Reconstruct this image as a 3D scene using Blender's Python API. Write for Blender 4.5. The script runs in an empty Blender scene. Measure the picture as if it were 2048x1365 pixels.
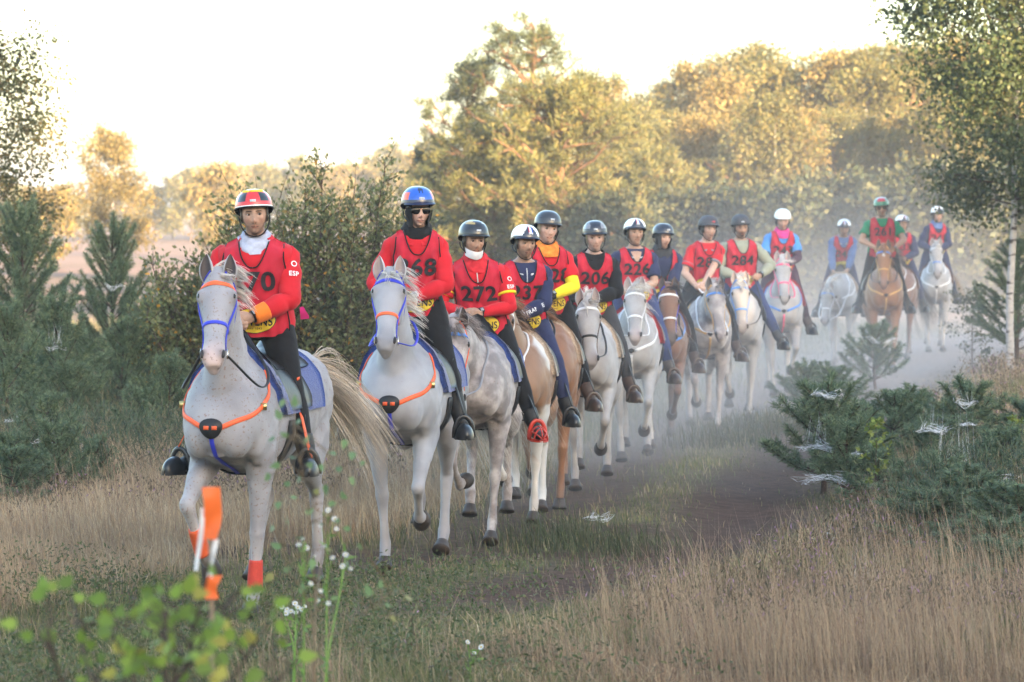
import bpy, bmesh, math, random
import numpy as np
from mathutils import Vector, Matrix
from mathutils.bvhtree import BVHTree

SC = bpy.context.scene
COL = SC.collection
R = math.radians
rng = np.random.default_rng(7)
random.seed(7)

# ------------------------------------------------------------------ camera
CAM_H, FPX, HORIZON = 2.25, 6282.0, 429.0
PITCH = math.atan((682.5 - HORIZON) / FPX)
cd = bpy.data.cameras.new('camera')
cam = bpy.data.objects.new('camera', cd)
COL.objects.link(cam)
cam.location = (0, 0, CAM_H)
cam.rotation_euler = (math.pi / 2 - PITCH, 0, 0)
cd.sensor_width = 36.0
cd.lens = FPX / 2048 * 36.0
cd.clip_start, cd.clip_end = 0.2, 6000
cd.dof.use_dof = True
cd.dof.focus_distance = 20.0
cd.dof.aperture_fstop = 4.5
SC.camera = cam

# ------------------------------------------------------------------ light
SUN_EL, SUN_AZ = R(9.0), R(152.0)      # azimuth measured from +Y towards +X
w = bpy.data.worlds.new('World')
SC.world = w
w.use_nodes = True
nt = w.node_tree
bg = nt.nodes['Background']
sky = nt.nodes.new('ShaderNodeTexSky')
sky.sky_type = 'NISHITA'
sky.sun_disc = False
sky.sun_elevation = SUN_EL
sky.sun_rotation = SUN_AZ
sky.altitude = 30
sky.air_density, sky.dust_density, sky.ozone_density = 1.0, 1.9, 1.2
nt.links.new(sky.outputs[0], bg.inputs[0])
bg.inputs[1].default_value = 0.15
sd = bpy.data.lights.new('sun', 'SUN')
sun = bpy.data.objects.new('sun', sd)
COL.objects.link(sun)
sd.energy = 5.0
sd.angle = R(0.5)
sd.color = (1.0, 0.73, 0.41)
sdir = Vector((math.sin(SUN_AZ) * math.cos(SUN_EL), math.cos(SUN_AZ) * math.cos(SUN_EL), math.sin(SUN_EL)))
sun.rotation_euler = sdir.to_track_quat('Z', 'Y').to_euler()
SC.view_settings.view_transform = 'Standard'
SC.view_settings.look = 'None'
SC.view_settings.gamma = 1.0
SC.view_settings.use_curve_mapping = False
SC.view_settings.exposure = 2.86

# ------------------------------------------------------------------ helpers
def nrm(v):
    v = np.asarray(v, float)
    return v / max(np.linalg.norm(v), 1e-9)

def link(o, parent=None):
    COL.objects.link(o)
    if parent is not None:
        o.parent = parent
    return o

def tag(o, label=None, cat=None, group=None, kind=None):
    if label: o['label'] = label
    if cat: o['category'] = cat
    if group: o['group'] = group
    if kind: o['kind'] = kind
    return o

def empty(name, loc=(0, 0, 0), rz=0.0, s=1.0):
    o = bpy.data.objects.new(name, None)
    o.empty_display_size = 0.2
    o.location = loc
    o.rotation_euler = (0, 0, rz)
    o.scale = (s, s, s)
    return link(o)

def np_mesh(name, V, F, mats=None, midx=None, col=None, smooth=True):
    """V (n,3); F (m,k) ints, or a list of such arrays."""
    me = bpy.data.meshes.new(name)
    V = np.asarray(V, np.float32).reshape(-1, 3)
    Fs = F if isinstance(F, list) else [F]
    Fs = [np.asarray(f, np.int32) for f in Fs if len(f)]
    me.vertices.add(len(V))
    me.vertices.foreach_set('co', V.ravel())
    loops = np.concatenate([f.ravel() for f in Fs])
    tot = np.concatenate([np.full(len(f), f.shape[1], np.int32) for f in Fs])
    st = np.concatenate([[0], np.cumsum(tot)[:-1]]).astype(np.int32)
    me.loops.add(len(loops))
    me.loops.foreach_set('vertex_index', loops)
    me.polygons.add(len(tot))
    me.polygons.foreach_set('loop_start', st)
    if smooth:
        me.polygons.foreach_set('use_smooth', np.ones(len(tot), bool))
    for m in (mats if isinstance(mats, (list, tuple)) else [mats] if mats else []):
        me.materials.append(m)
    if midx is not None:
        me.polygons.foreach_set('material_index', np.asarray(midx, np.int32))
    me.update(calc_edges=True)
    if col is not None:
        set_col(me, col)
    return me

def set_col(me, col):
    c = np.ones((len(me.vertices), 4), np.float32)
    c[:, :3] = col
    a = me.color_attributes.new('Col', 'FLOAT_COLOR', 'POINT')
    a.data.foreach_set('color', c.ravel())

def mobj(name, V, F, mat, parent=None, **k):
    return link(bpy.data.objects.new(name, np_mesh(name, V, F, mat, **k)), parent)

class MB:
    """collects pieces into one mesh"""
    def __init__(s):
        s.V, s.F, s.n, s.C = [], {}, 0, []
        s.M = {}
    def add(s, V, Fs, col=None, m=0):
        V = np.asarray(V, float).reshape(-1, 3)
        for f in (Fs if isinstance(Fs, list) else [Fs]):
            f = np.asarray(f, int)
            if len(f):
                s.F.setdefault(f.shape[1], []).append(f + s.n)
                s.M.setdefault(f.shape[1], []).append(np.full(len(f), m))
        s.V.append(V)
        c = np.ones((len(V), 3))
        if col is not None: c[:] = col
        s.C.append(c)
        s.n += len(V)
        return s
    def data(s):
        return np.concatenate(s.V), [np.concatenate(f) for f in s.F.values()]
    def build(s, name, mat, parent=None, col=False, smooth=True):
        V, F = s.data()
        mi = np.concatenate([np.concatenate(m) for m in s.M.values()])
        return mobj(name, V, F, mat, parent, col=np.concatenate(s.C) if col else None, midx=mi, smooth=smooth)

def crom(P, sub):
    """Catmull-Rom resample of (k,d) points"""
    P = np.asarray(P, float)
    if sub <= 1 or len(P) < 3:
        if len(P) == 2 and sub > 1:
            t = np.linspace(0, 1, sub + 1)[:, None]
            return P[0] * (1 - t) + P[1] * t
        return P
    Q = np.vstack([2 * P[0] - P[1], P, 2 * P[-1] - P[-2]])
    out = []
    t = np.linspace(0, 1, sub, endpoint=False)[:, None]
    for i in range(1, len(Q) - 2):
        a, b, c, d = Q[i - 1], Q[i], Q[i + 1], Q[i + 2]
        out.append(.5 * (2 * b + (c - a) * t + (2 * a - 5 * b + 4 * c - d) * t ** 2 + (-a + 3 * b - 3 * c + d) * t ** 3))
    out.append(P[-1:])
    return np.vstack(out)

def loft(C, S, U, A, Bt, Bb=None, n=20, ex=1.0, cap=True):
    """rings: C + A cos*S + B sin*U (Bt above, Bb below)"""
    C, S, U = (np.asarray(x, float) for x in (C, S, U))
    k = len(C)
    A = np.asarray(A, float); Bt = np.asarray(Bt, float)
    Bb = Bt if Bb is None else np.asarray(Bb, float)
    th = np.arange(n) * 2 * np.pi / n
    c, s = np.cos(th), np.sin(th)
    c = np.sign(c) * np.abs(c) ** ex
    s = np.sign(s) * np.abs(s) ** ex
    B = np.where(s[None, :] >= 0, Bt[:, None], Bb[:, None])
    V = C[:, None] + (A[:, None] * c[None])[..., None] * S[:, None] + (B * s[None])[..., None] * U[:, None]
    V = V.reshape(-1, 3)
    i = np.arange(k - 1)[:, None] * n
    j = np.arange(n)[None]
    j2 = (j + 1) % n
    Q = np.stack([i + j, i + j2, i + n + j2, i + n + j], -1).reshape(-1, 4)
    Fs = [Q]
    if cap:
        V = np.vstack([V, C[0], C[-1]])
        a, b = k * n, k * n + 1
        jj = np.arange(n)
        T = np.vstack([np.stack([np.full(n, a), (jj + 1) % n, jj], -1),
                       np.stack([np.full(n, b), (k - 1) * n + jj, (k - 1) * n + (jj + 1) % n], -1)])
        Fs.append(T)
    return V, Fs

def limb(P, Rd, side=(0, 1, 0), n=12, sub=4, cap=True, ex=1.0, round_end=False):
    """tapered tube through points; Rd = radius or (r_side, r_up) per point"""
    P = np.asarray(P, float)
    Rd = np.asarray([(r, r) if np.isscalar(r) else r for r in Rd], float)
    PP = crom(np.hstack([P, Rd]), sub)
    C, A, B = PP[:, :3], np.maximum(PP[:, 3], 1e-4), np.maximum(PP[:, 4], 1e-4)
    T = np.gradient(C, axis=0)
    T /= np.maximum(np.linalg.norm(T, axis=1, keepdims=True), 1e-9)
    if round_end:
        C = np.vstack([C[0] - T[0] * A[0] * .6, C, C[-1] + T[-1] * A[-1] * .6])
        A = np.concatenate([[A[0] * .55], A, [A[-1] * .55]]); B = np.concatenate([[B[0] * .55], B, [B[-1] * .55]])
        T = np.vstack([T[:1], T, T[-1:]])
    S = np.tile(np.asarray(side, float), (len(C), 1))
    S = S - (S * T).sum(1, keepdims=True) * T
    bad = np.linalg.norm(S, axis=1) < 1e-3
    S[bad] = np.cross(T[bad], [0.3, 0.1, 1.0])
    S /= np.linalg.norm(S, axis=1, keepdims=True)
    U = np.cross(T, S)
    return loft(C, S, U, A, B, n=n, cap=cap, ex=ex)

def ellipsoid(c, r, n=14, m=9, rot=None):
    th = np.linspace(0, np.pi, m)
    C = np.stack([0 * th, 0 * th, np.cos(th) * r[2]], -1)
    s = np.maximum(np.sin(th), 1e-3)
    V, F = loft(C, np.tile([1., 0, 0], (m, 1)), np.tile([0, 1., 0], (m, 1)), s * r[0], s * r[1], n=n)
    F = [f[:, ::-1] for f in F]
    if rot is not None:
        V = V @ np.asarray(rot).T
    return V + np.asarray(c, float), F

def box(c, h, rot=None, bev=0.0):
    h = np.asarray(h, float)
    V = np.array([(x, y, z) for x in (-1, 1) for y in (-1, 1) for z in (-1, 1)], float) * h
    F = np.array([(0, 1, 3, 2), (4, 6, 7, 5), (0, 4, 5, 1), (2, 3, 7, 6), (0, 2, 6, 4), (1, 5, 7, 3)])
    if rot is not None: V = V @ np.asarray(rot).T
    return V + np.asarray(c, float), [F]

def grid_faces(r, c, wrap=False):
    i = np.arange(r - 1)[:, None] * c
    j = np.arange(c if wrap else c - 1)[None]
    j2 = (j + 1) % c
    return np.stack([i + j, i + j2, i + c + j2, i + c + j], -1).reshape(-1, 4)

def remesh(V, F, voxel, smooth=3, dec=None, factor=.5):
    """union of closed shells as one skin, through a voxel remesh"""
    me = np_mesh('tmp', V, F)
    o = link(bpy.data.objects.new('tmp', me))
    m = o.modifiers.new('r', 'REMESH'); m.mode = 'VOXEL'; m.voxel_size = voxel
    if smooth:
        m = o.modifiers.new('s', 'SMOOTH'); m.iterations = smooth; m.factor = factor
    if dec:
        m = o.modifiers.new('d', 'DECIMATE'); m.ratio = dec
    dg = bpy.context.evaluated_depsgraph_get()
    ev = o.evaluated_get(dg)
    r = bpy.data.meshes.new_from_object(ev)
    bpy.data.objects.remove(o)
    bpy.data.meshes.remove(me)
    r.polygons.foreach_set('use_smooth', np.ones(len(r.polygons), bool))
    return r

def thin_out(me, keep, ratio):
    """decimate a mesh except where keep is true"""
    o = link(bpy.data.objects.new('tmp', me))
    g = o.vertex_groups.new(name='g')
    g.add([int(i) for i in np.where(~keep)[0]], 1.0, 'REPLACE')
    m = o.modifiers.new('d', 'DECIMATE'); m.ratio = ratio; m.vertex_group = 'g'; m.vertex_group_factor = 1.0
    r = bpy.data.meshes.new_from_object(o.evaluated_get(bpy.context.evaluated_depsgraph_get()))
    bpy.data.objects.remove(o); bpy.data.meshes.remove(me)
    r.polygons.foreach_set('use_smooth', np.ones(len(r.polygons), bool))
    return r

def verts_of(me):
    a = np.empty(len(me.vertices) * 3, np.float32)
    me.vertices.foreach_get('co', a)
    return a.reshape(-1, 3).astype(float)

def bvh_of(me):
    return BVHTree.FromPolygons([v.co for v in me.vertices], [tuple(p.vertices) for p in me.polygons])

def sstep(a, b, x):
    t = np.clip((np.asarray(x, float) - a) / (b - a), 0, 1)
    return t * t * (3 - 2 * t)

def mix(a, b, t):
    t = np.asarray(t, float)[..., None]
    return np.asarray(a, float) * (1 - t) + np.asarray(b, float) * t

# ------------------------------------------------------------------ materials
MATS = {}
def mat(name, col=(.5, .5, .5), rough=.7, var=.12, scale=25., bump=.15, bscale=None, metal=0., attr=False, spec=.4,
        coat=0., sheen=0., stretch=None, trans=0., hue=None, speck=None, two=None, alpha=None):
    """procedural material; attr: base colour from the Col attribute"""
    if name in MATS: return MATS[name]
    m = bpy.data.materials.new(name)
    m.use_nodes = True
    t = m.node_tree; N, L = t.nodes, t.links
    b = N['Principled BSDF']
    tc = N.new('ShaderNodeTexCoord')
    vec = tc.outputs['Object']
    if stretch:
        mp = N.new('ShaderNodeMapping'); mp.inputs['Scale'].default_value = stretch
        L.new(vec, mp.inputs[0]); vec = mp.outputs[0]
    nz = N.new('ShaderNodeTexNoise'); nz.inputs['Scale'].default_value = scale; nz.inputs['Detail'].default_value = 3
    L.new(vec, nz.inputs['Vector'])
    mr = N.new('ShaderNodeMapRange'); mr.inputs[1].default_value = .25; mr.inputs[2].default_value = .75
    mr.inputs[3].default_value = 1 - var; mr.inputs[4].default_value = 1 + var
    L.new(nz.outputs[0], mr.inputs[0])
    if attr:
        at = N.new('ShaderNodeAttribute'); at.attribute_name = 'Col'; src = at.outputs['Color']
    else:
        rg = N.new('ShaderNodeRGB'); rg.outputs[0].default_value = (*col, 1); src = rg.outputs[0]
    if two:                       # second colour in broad patches
        n2 = N.new('ShaderNodeTexNoise'); n2.inputs['Scale'].default_value = two[1]; n2.inputs['Detail'].default_value = 3
        L.new(vec, n2.inputs['Vector'])
        r2 = N.new('ShaderNodeMapRange'); r2.inputs[1].default_value = two[2]; r2.inputs[2].default_value = two[3]
        L.new(n2.outputs[0], r2.inputs[0])
        mx = N.new('ShaderNodeMix'); mx.data_type = 'RGBA'
        L.new(r2.outputs[0], mx.inputs[0]); L.new(src, mx.inputs[6]); mx.inputs[7].default_value = (*two[0], 1)
        src = mx.outputs[2]
    if speck:                     # small flecks: (colour, scale, size, strength)
        vo = N.new('ShaderNodeTexNoise'); vo.inputs['Scale'].default_value = speck[1]; vo.inputs['Detail'].default_value = 2
        L.new(vec, vo.inputs['Vector'])
        r3 = N.new('ShaderNodeMapRange'); r3.inputs[1].default_value = speck[2]; r3.inputs[2].default_value = speck[2] + .05
        r3.inputs[4].default_value = speck[3]
        L.new(vo.outputs[0], r3.inputs[0])
        mx = N.new('ShaderNodeMix'); mx.data_type = 'RGBA'
        L.new(r3.outputs[0], mx.inputs[0]); L.new(src, mx.inputs[6]); mx.inputs[7].default_value = (*speck[0], 1)
        src = mx.outputs[2]
    mul = N.new('ShaderNodeVectorMath'); mul.operation = 'SCALE'
    L.new(src, mul.inputs[0]); L.new(mr.outputs[0], mul.inputs['Scale'])
    L.new(mul.outputs[0], b.inputs['Base Color'])
    b.inputs['Roughness'].default_value = rough
    b.inputs['Metallic'].default_value = metal
    b.inputs['Specular IOR Level'].default_value = spec
    if coat: b.inputs['Coat Weight'].default_value = coat; b.inputs['Coat Roughness'].default_value = .12
    if sheen: b.inputs['Sheen Weight'].default_value = sheen
    if bump:
        nb = N.new('ShaderNodeTexNoise'); nb.inputs['Scale'].default_value = bscale or scale * 3; nb.inputs['Detail'].default_value = 1.5
        L.new(vec, nb.inputs['Vector'])
        bp = N.new('ShaderNodeBump'); bp.inputs['Strength'].default_value = bump; bp.inputs['Distance'].default_value = .01
        L.new(nb.outputs[0], bp.inputs['Height']); L.new(bp.outputs[0], b.inputs['Normal'])
    if trans:                     # thin leaves let light through
        tr = N.new('ShaderNodeBsdfTranslucent'); L.new(mul.outputs[0], tr.inputs[0])
        ms = N.new('ShaderNodeMixShader'); ms.inputs[0].default_value = trans
        L.new(b.outputs[0], ms.inputs[1]); L.new(tr.outputs[0], ms.inputs[2])
        L.new(ms.outputs[0], N['Material Output'].inputs[0])
    MATS[name] = m
    return m
# ================================================================== terrain
PY = np.array([-40, 8, 13, 16, 18.3, 20.2, 21.7, 26.9, 31.3, 38, 42.7, 49, 54, 62, 75, 100, 160])
PX = np.array([-14, -7, -4.2, -2.6, -1.6, -.7, -.1, .72, 1.45, 2.85, 3.75, 5.2, 6.8, 10.5, 19, 40, 90])
pathx = lambda y: np.interp(y, PY, PX)
def noise2(x, y, s, seed=0):
    """cheap smooth value noise"""
    x = np.asarray(x, float) / s; y = np.asarray(y, float) / s
    xi, yi = np.floor(x).astype(np.int64), np.floor(y).astype(np.int64)
    fx, fy = x - xi, y - yi
    fx, fy = fx * fx * (3 - 2 * fx), fy * fy * (3 - 2 * fy)
    def h(a, b):
        n = (a * 374761393 + b * 668265263 + seed * 974711) & 0x7fffffff
        n = ((n ^ (n >> 13)) * 1274126177) & 0x7fffffff
        return (n & 0xffff) / 65535.0
    return (h(xi, yi) * (1 - fx) + h(xi + 1, yi) * fx) * (1 - fy) + (h(xi, yi + 1) * (1 - fx) + h(xi + 1, yi + 1) * fx) * fy
def fbm(x, y, s, seed=0, o=3):
    return sum(noise2(x, y, s / 2 ** k, seed + k) / 2 ** k for k in range(o)) / sum(1 / 2 ** k for k in range(o))
def gz(x, y):
    u = x - pathx(y)
    near = sstep(75, 58, y) * sstep(8, 16, y)
    bank = .30 * sstep(2.0, 5.0, u) * near * sstep(24, 40, y) + .10 * sstep(2.0, 4.0, u) * near
    left = .08 * sstep(-1.0, -3.0, u) * near
    rut = -.05 * np.exp(-((u) / .5) ** 2) - .06 * np.exp(-((u - 1.5) / .4) ** 2) * sstep(18, 22, y)
    bump = (fbm(x, y, 2.5, 3) - .5) * .10 * near * (1 - .7 * np.exp(-((u - .7) / 1.3) ** 2))
    return bank + left + rut * near + bump
def masks(x, y):
    """0..1: bare earth, green strip, dry grass, heath"""
    u = x - pathx(y)
    wob = (fbm(x, y, 1.2, 11) - .5) * 1.1
    rutA = np.exp(-(np.abs(u + wob * .35) / .62) ** 4) * sstep(17.5, 23.5, y + wob * 4)
    rutB = np.exp(-(np.abs(u - 1.55 - wob * .35) / .66) ** 4) * sstep(17.0, 18.6, y) * sstep(60, 40, y)
    far = np.exp(-(np.abs(u - .8) / 1.9) ** 4) * sstep(33, 42, y)
    patch = sstep(.62, .70, fbm(x, y, .9, 21)) * (np.abs(u - .5) < 2.2) * sstep(30, 22, y) * .9
    bare = np.clip(np.maximum.reduce([rutA * .95, rutB, far, patch]), 0, 1)
    return u, wob, bare

xs = np.unique(np.concatenate([np.linspace(-3000, -120, 14), np.linspace(-120, -14, 24), np.arange(-14, 20, .24), np.linspace(20, 140, 26), np.linspace(140, 3000, 14)]))
ys = np.unique(np.concatenate([np.linspace(-300, 0, 10), np.linspace(0, 12, 10), np.arange(12, 62, .26), np.linspace(62, 130, 40), np.linspace(130, 400, 30), np.linspace(400, 4000, 16)]))
GX, GY = np.meshgrid(xs, ys)
u_, wob_, bare_ = masks(GX, GY)
GZ = gz(GX, GY)
n1 = fbm(GX, GY, .7, 31); n2 = fbm(GX, GY, 3.0, 41)
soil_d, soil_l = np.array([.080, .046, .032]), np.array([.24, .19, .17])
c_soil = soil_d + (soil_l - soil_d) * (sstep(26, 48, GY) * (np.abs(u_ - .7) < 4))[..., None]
c_grass = mix((.11, .095, .05), (.20, .155, .09), np.clip(n2 * 1.4 - .2, 0, 1))
c_dry = mix((.34, .255, .165), (.24, .165, .11), np.clip(n1 * 1.6 - .3, 0, 1))
c_heath = mix((.30, .19, .15), (.20, .14, .09), np.clip(fbm(GX, GY, 14, 51) * 1.8 - .4, 0, 1))
dry = np.clip(sstep(1.9, 2.6, u_) + sstep(-.7, -1.2, u_) * sstep(34, 27, GY), 0, 1)
cg = c_grass * (1 - dry[..., None]) + c_dry * dry[..., None]
hf = sstep(58, 72, GY)[..., None] * (1 - .0 * bare_[..., None])
cg = cg * (1 - hf) + c_heath * hf
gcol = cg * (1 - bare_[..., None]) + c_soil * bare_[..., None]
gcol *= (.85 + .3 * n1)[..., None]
V = np.stack([GX, GY, GZ], -1).reshape(-1, 3)
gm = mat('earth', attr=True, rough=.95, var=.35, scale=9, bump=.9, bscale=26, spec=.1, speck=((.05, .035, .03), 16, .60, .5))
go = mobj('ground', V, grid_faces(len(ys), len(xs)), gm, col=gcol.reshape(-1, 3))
tag(go, kind='structure')
# ================================================================== vegetation
def unit(a):
    return a / np.maximum(np.linalg.norm(a, axis=-1, keepdims=True), 1e-9)

def blades(B, D, L, W, fold=.12, N=None, mid=.45):
    """lens-shaped leaves or needles: one bent quad each"""
    n = len(B)
    D = unit(D)
    N = rng.normal(0, 1, (n, 3)) if N is None else N
    S = unit(np.cross(D, N)); U = np.cross(S, D)
    L = np.broadcast_to(L, (n,))[:, None]; W = np.broadcast_to(W, (n,))[:, None]
    m = B + D * L * mid + U * L * fold
    V = np.stack([B, m + S * W / 2, B + D * L, m - S * W / 2], 1).reshape(-1, 3)
    return V, np.arange(n * 4).reshape(n, 4)

class Foliage:
    def __init__(s): s.V, s.C, s.n = [], [], 0
    def add(s, V, Q, c):
        s.V.append(V); s.C.append(np.repeat(c, 4, 0)); s.n += len(V)
    def mesh(s, name, mt):
        V = np.concatenate(s.V)
        return np_mesh(name, V, np.arange(len(V)).reshape(-1, 4), mt, col=np.concatenate(s.C))

leafm = mat('leaf', attr=True, rough=.55, var=.12, scale=3, bump=0, trans=.35, spec=.35)
needlem = mat('needle', attr=True, rough=.55, var=.12, scale=3, bump=0, trans=.32, spec=.3)
barkm = mat('bark', (.085, .062, .050), rough=.95, var=.35, scale=14, bump=.8, bscale=30, stretch=(1, 1, .3))
pinebark = mat('pine_bark', (.16, .085, .05), rough=.95, var=.4, scale=10, bump=.8, bscale=26, stretch=(1, 1, .4))
birchbark = mat('birch_bark', (.38, .355, .34), rough=.8, var=.15, scale=9, bump=.4, two=((.05, .04, .04), 5.0, .56, .64), stretch=(1, 1, 3))
twigm = mat('twig', (.07, .045, .035), rough=.9, var=.2, scale=20, bump=.2)

def limb_path(a, d, L, curve, k=5, wob=.06):
    """points along a curving branch"""
    t = np.linspace(0, 1, k)[:, None]
    P = a + d * L * t + np.array([0, 0, 1.]) * curve * L * t ** 2
    P[1:] += rng.normal(0, wob * L / k, (k - 1, 3))
    return P

def leaf_cols(n, pal, wts, jit=.25):
    i = rng.choice(len(pal), n, p=np.array(wts) / sum(wts))
    return np.array(pal)[i] * rng.uniform(1 - jit, 1 + jit, (n, 1))

def broad_tree(h, base, rad, limbs, n_leaf, leaf, pal, wts, seed, bark, trunk_r=.09, up=.35, droop=0.0, spray=.22, lean=(0, 0), prof=None, wood_n=6):
    """trunk, limbs, twigs, and leaves gathered round the twigs -> (wood mesh, leaf mesh)"""
    global rng
    rng = np.random.default_rng(seed)
    wood = MB()          # material 0 trunk, 1 branches
    k = 8
    T = np.stack([np.linspace(0, lean[0], k), np.linspace(0, lean[1], k), np.linspace(0, h * .96, k)], -1)
    T[1:, :2] += np.cumsum(rng.normal(0, .018 * h / 4, (k - 1, 2)), 0)
    wood.add(*limb(T, np.linspace(trunk_r, trunk_r * .12, k), n=8, sub=2, cap=False))
    anch, adir = [], []
    prof = prof or (lambda t: math.sin(math.pi * (.12 + .80 * t)) ** .8)
    for i in range(limbs):
        t = (i + rng.uniform(.1, .9)) / limbs
        z = base + (h * .97 - base) * t
        a = np.array([np.interp(z, T[:, 2], T[:, 0]), np.interp(z, T[:, 2], T[:, 1]), z])
        az = i * 2.4 + rng.uniform(-.5, .5)
        el = up + .5 * t + rng.uniform(-.15, .15)
        d = np.array([math.cos(az) * math.cos(el), math.sin(az) * math.cos(el), math.sin(el)])
        L = max(.12 * rad, rad * prof(t) * rng.uniform(.75, 1.15))
        P = limb_path(a, d, L, -droop + rng.uniform(-.1, .1))
        r0 = trunk_r * (.30 - .18 * t)
        wood.add(*limb(P, np.linspace(r0, r0 * .2, len(P)), n=5, sub=1, cap=False), m=1)
        for j in range(int(wood_n)):
            tt = rng.uniform(.25, 1.0)
            q = tt * (len(P) - 1); i0 = min(int(q), len(P) - 2)
            b = P[i0] + (P[i0 + 1] - P[i0]) * (q - i0)
            d2 = unit(d + rng.normal(0, .6, 3) + np.array([0, 0, .1 - droop * .6]))
            L2 = L * rng.uniform(.25, .5) * (1.2 - .5 * tt)
            P2 = limb_path(b, d2, L2, -droop * .8, k=4)
            wood.add(*limb(P2, np.linspace(r0 * .35, r0 * .10, 4), n=3, sub=1, cap=False), m=1)
            anch.append(P2); adir.append(d2)
    A = np.array(anch)
    ii = rng.integers(0, len(A), n_leaf)
    t = rng.uniform(.1, 1.05, n_leaf) * 3
    i0 = np.minimum(t.astype(int), 2)
    B = A[ii, i0] + (A[ii, i0 + 1] - A[ii, i0]) * (t - i0)[:, None] + rng.normal(0, 1, (n_leaf, 3)) * spray * rad * np.array([.30, .30, .22])
    B[:, 2] = np.maximum(B[:, 2], .05)
    D = np.array(adir)[ii] * .6 + rng.normal(0, .7, (n_leaf, 3)) - np.array([0, 0, .25 + droop])
    sz = leaf * rng.uniform(.65, 1.25, n_leaf)
    fo = Foliage()
    clump = leaf_cols(len(A), [(1, 1, 1)], [1], .22)[ii]
    fo.add(*blades(B, D, sz, sz * .72), leaf_cols(n_leaf, pal, wts) * clump)
    return wood, fo

def place(name, label, cat, group, loc, parts, rz=0.0, s=1.0, kind=None):
    o = empty(name, loc, rz, s)
    tag(o, label, cat, group, kind)
    for pn, me in parts:
        link(bpy.data.objects.new(pn, me), o)
    return o

def wood_mesh(mb, name, m):
    V, F = mb.data()
    return np_mesh(name, V, F, [m, twigm], midx=np.concatenate([np.concatenate(q) for q in mb.M.values()]))

def pine_tree(h, rad, base, seed, clumps=34, needle=.22, dens=46, pal=((.040, .058, .028), (.055, .072, .030), (.075, .082, .034)), flat=.55, lean=(0, 0), wn=.035, oblique=.35):
    """scots pine: bare limbs carrying tufted plates of needles"""
    global rng
    rng = np.random.default_rng(seed)
    wood = MB(); k = 8
    T = np.stack([np.linspace(0, lean[0], k), np.linspace(0, lean[1], k), np.linspace(0, h * .97, k)], -1)
    T[1:, :2] += np.cumsum(rng.normal(0, .03, (k - 1, 2)), 0)
    wood.add(*limb(T, np.linspace(.03 * h, .006 * h, k), n=8, sub=2, cap=False))
    cen, cdir = [], []
    for i in range(clumps):
        t = (i + rng.uniform(0, 1)) / clumps
        z = base + (h - base) * t
        a = np.array([np.interp(z, T[:, 2], T[:, 0]), np.interp(z, T[:, 2], T[:, 1]), min(z, h * .96)])
        az = i * 2.4 + rng.uniform(-.6, .6)
        L = rad * (math.sin(math.pi * (.20 + .74 * t)) ** .75) * rng.uniform(.55, 1.15)
        el = oblique * rng.uniform(.2, 1.4) + .35 * t
        d = np.array([math.cos(az) * math.cos(el), math.sin(az) * math.cos(el), math.sin(el)])
        P = limb_path(a, d, L, .12, wob=.10)
        wood.add(*limb(P, np.linspace(.011 * h * (1.1 - t * .7), .002 * h, len(P)), n=5, sub=1, cap=False))
        for j in range(7):
            tt = rng.uniform(.35, 1.02)
            q = tt * (len(P) - 1); i0 = min(int(q), len(P) - 2)
            b = P[i0] + (P[i0 + 1] - P[i0]) * (q - i0) + rng.normal(0, .14 * rad, 3) * np.array([1, 1, flat * .6])
            cen.append(b); cdir.append(unit(d + np.array([0, 0, .9]) + rng.normal(0, .35, 3)))
            if j < 4: wood.add(*limb([P[i0], (P[i0] + b) / 2 + np.array([0, 0, .02]), b], [.004 * h, .003 * h, .0015 * h], n=3, sub=1, cap=False))
    cen, cdir = np.array(cen), np.array(cdir)
    n = len(cen) * dens
    ii = np.repeat(np.arange(len(cen)), dens)
    D = unit(cdir[ii] * .55 + rng.normal(0, .75, (n, 3)))
    B = cen[ii] + D * needle * rng.uniform(.0, .5, (n, 1)) + rng.normal(0, .35 * needle, (n, 3))
    fo = Foliage()
    cl = rng.uniform(.75, 1.25, (len(cen), 1))[ii]
    fo.add(*blades(B, D, needle * rng.uniform(.6, 1.1, n), wn, fold=.05), leaf_cols(n, pal, [1, 1, .8], .2) * cl)
    return wood, fo

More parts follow.
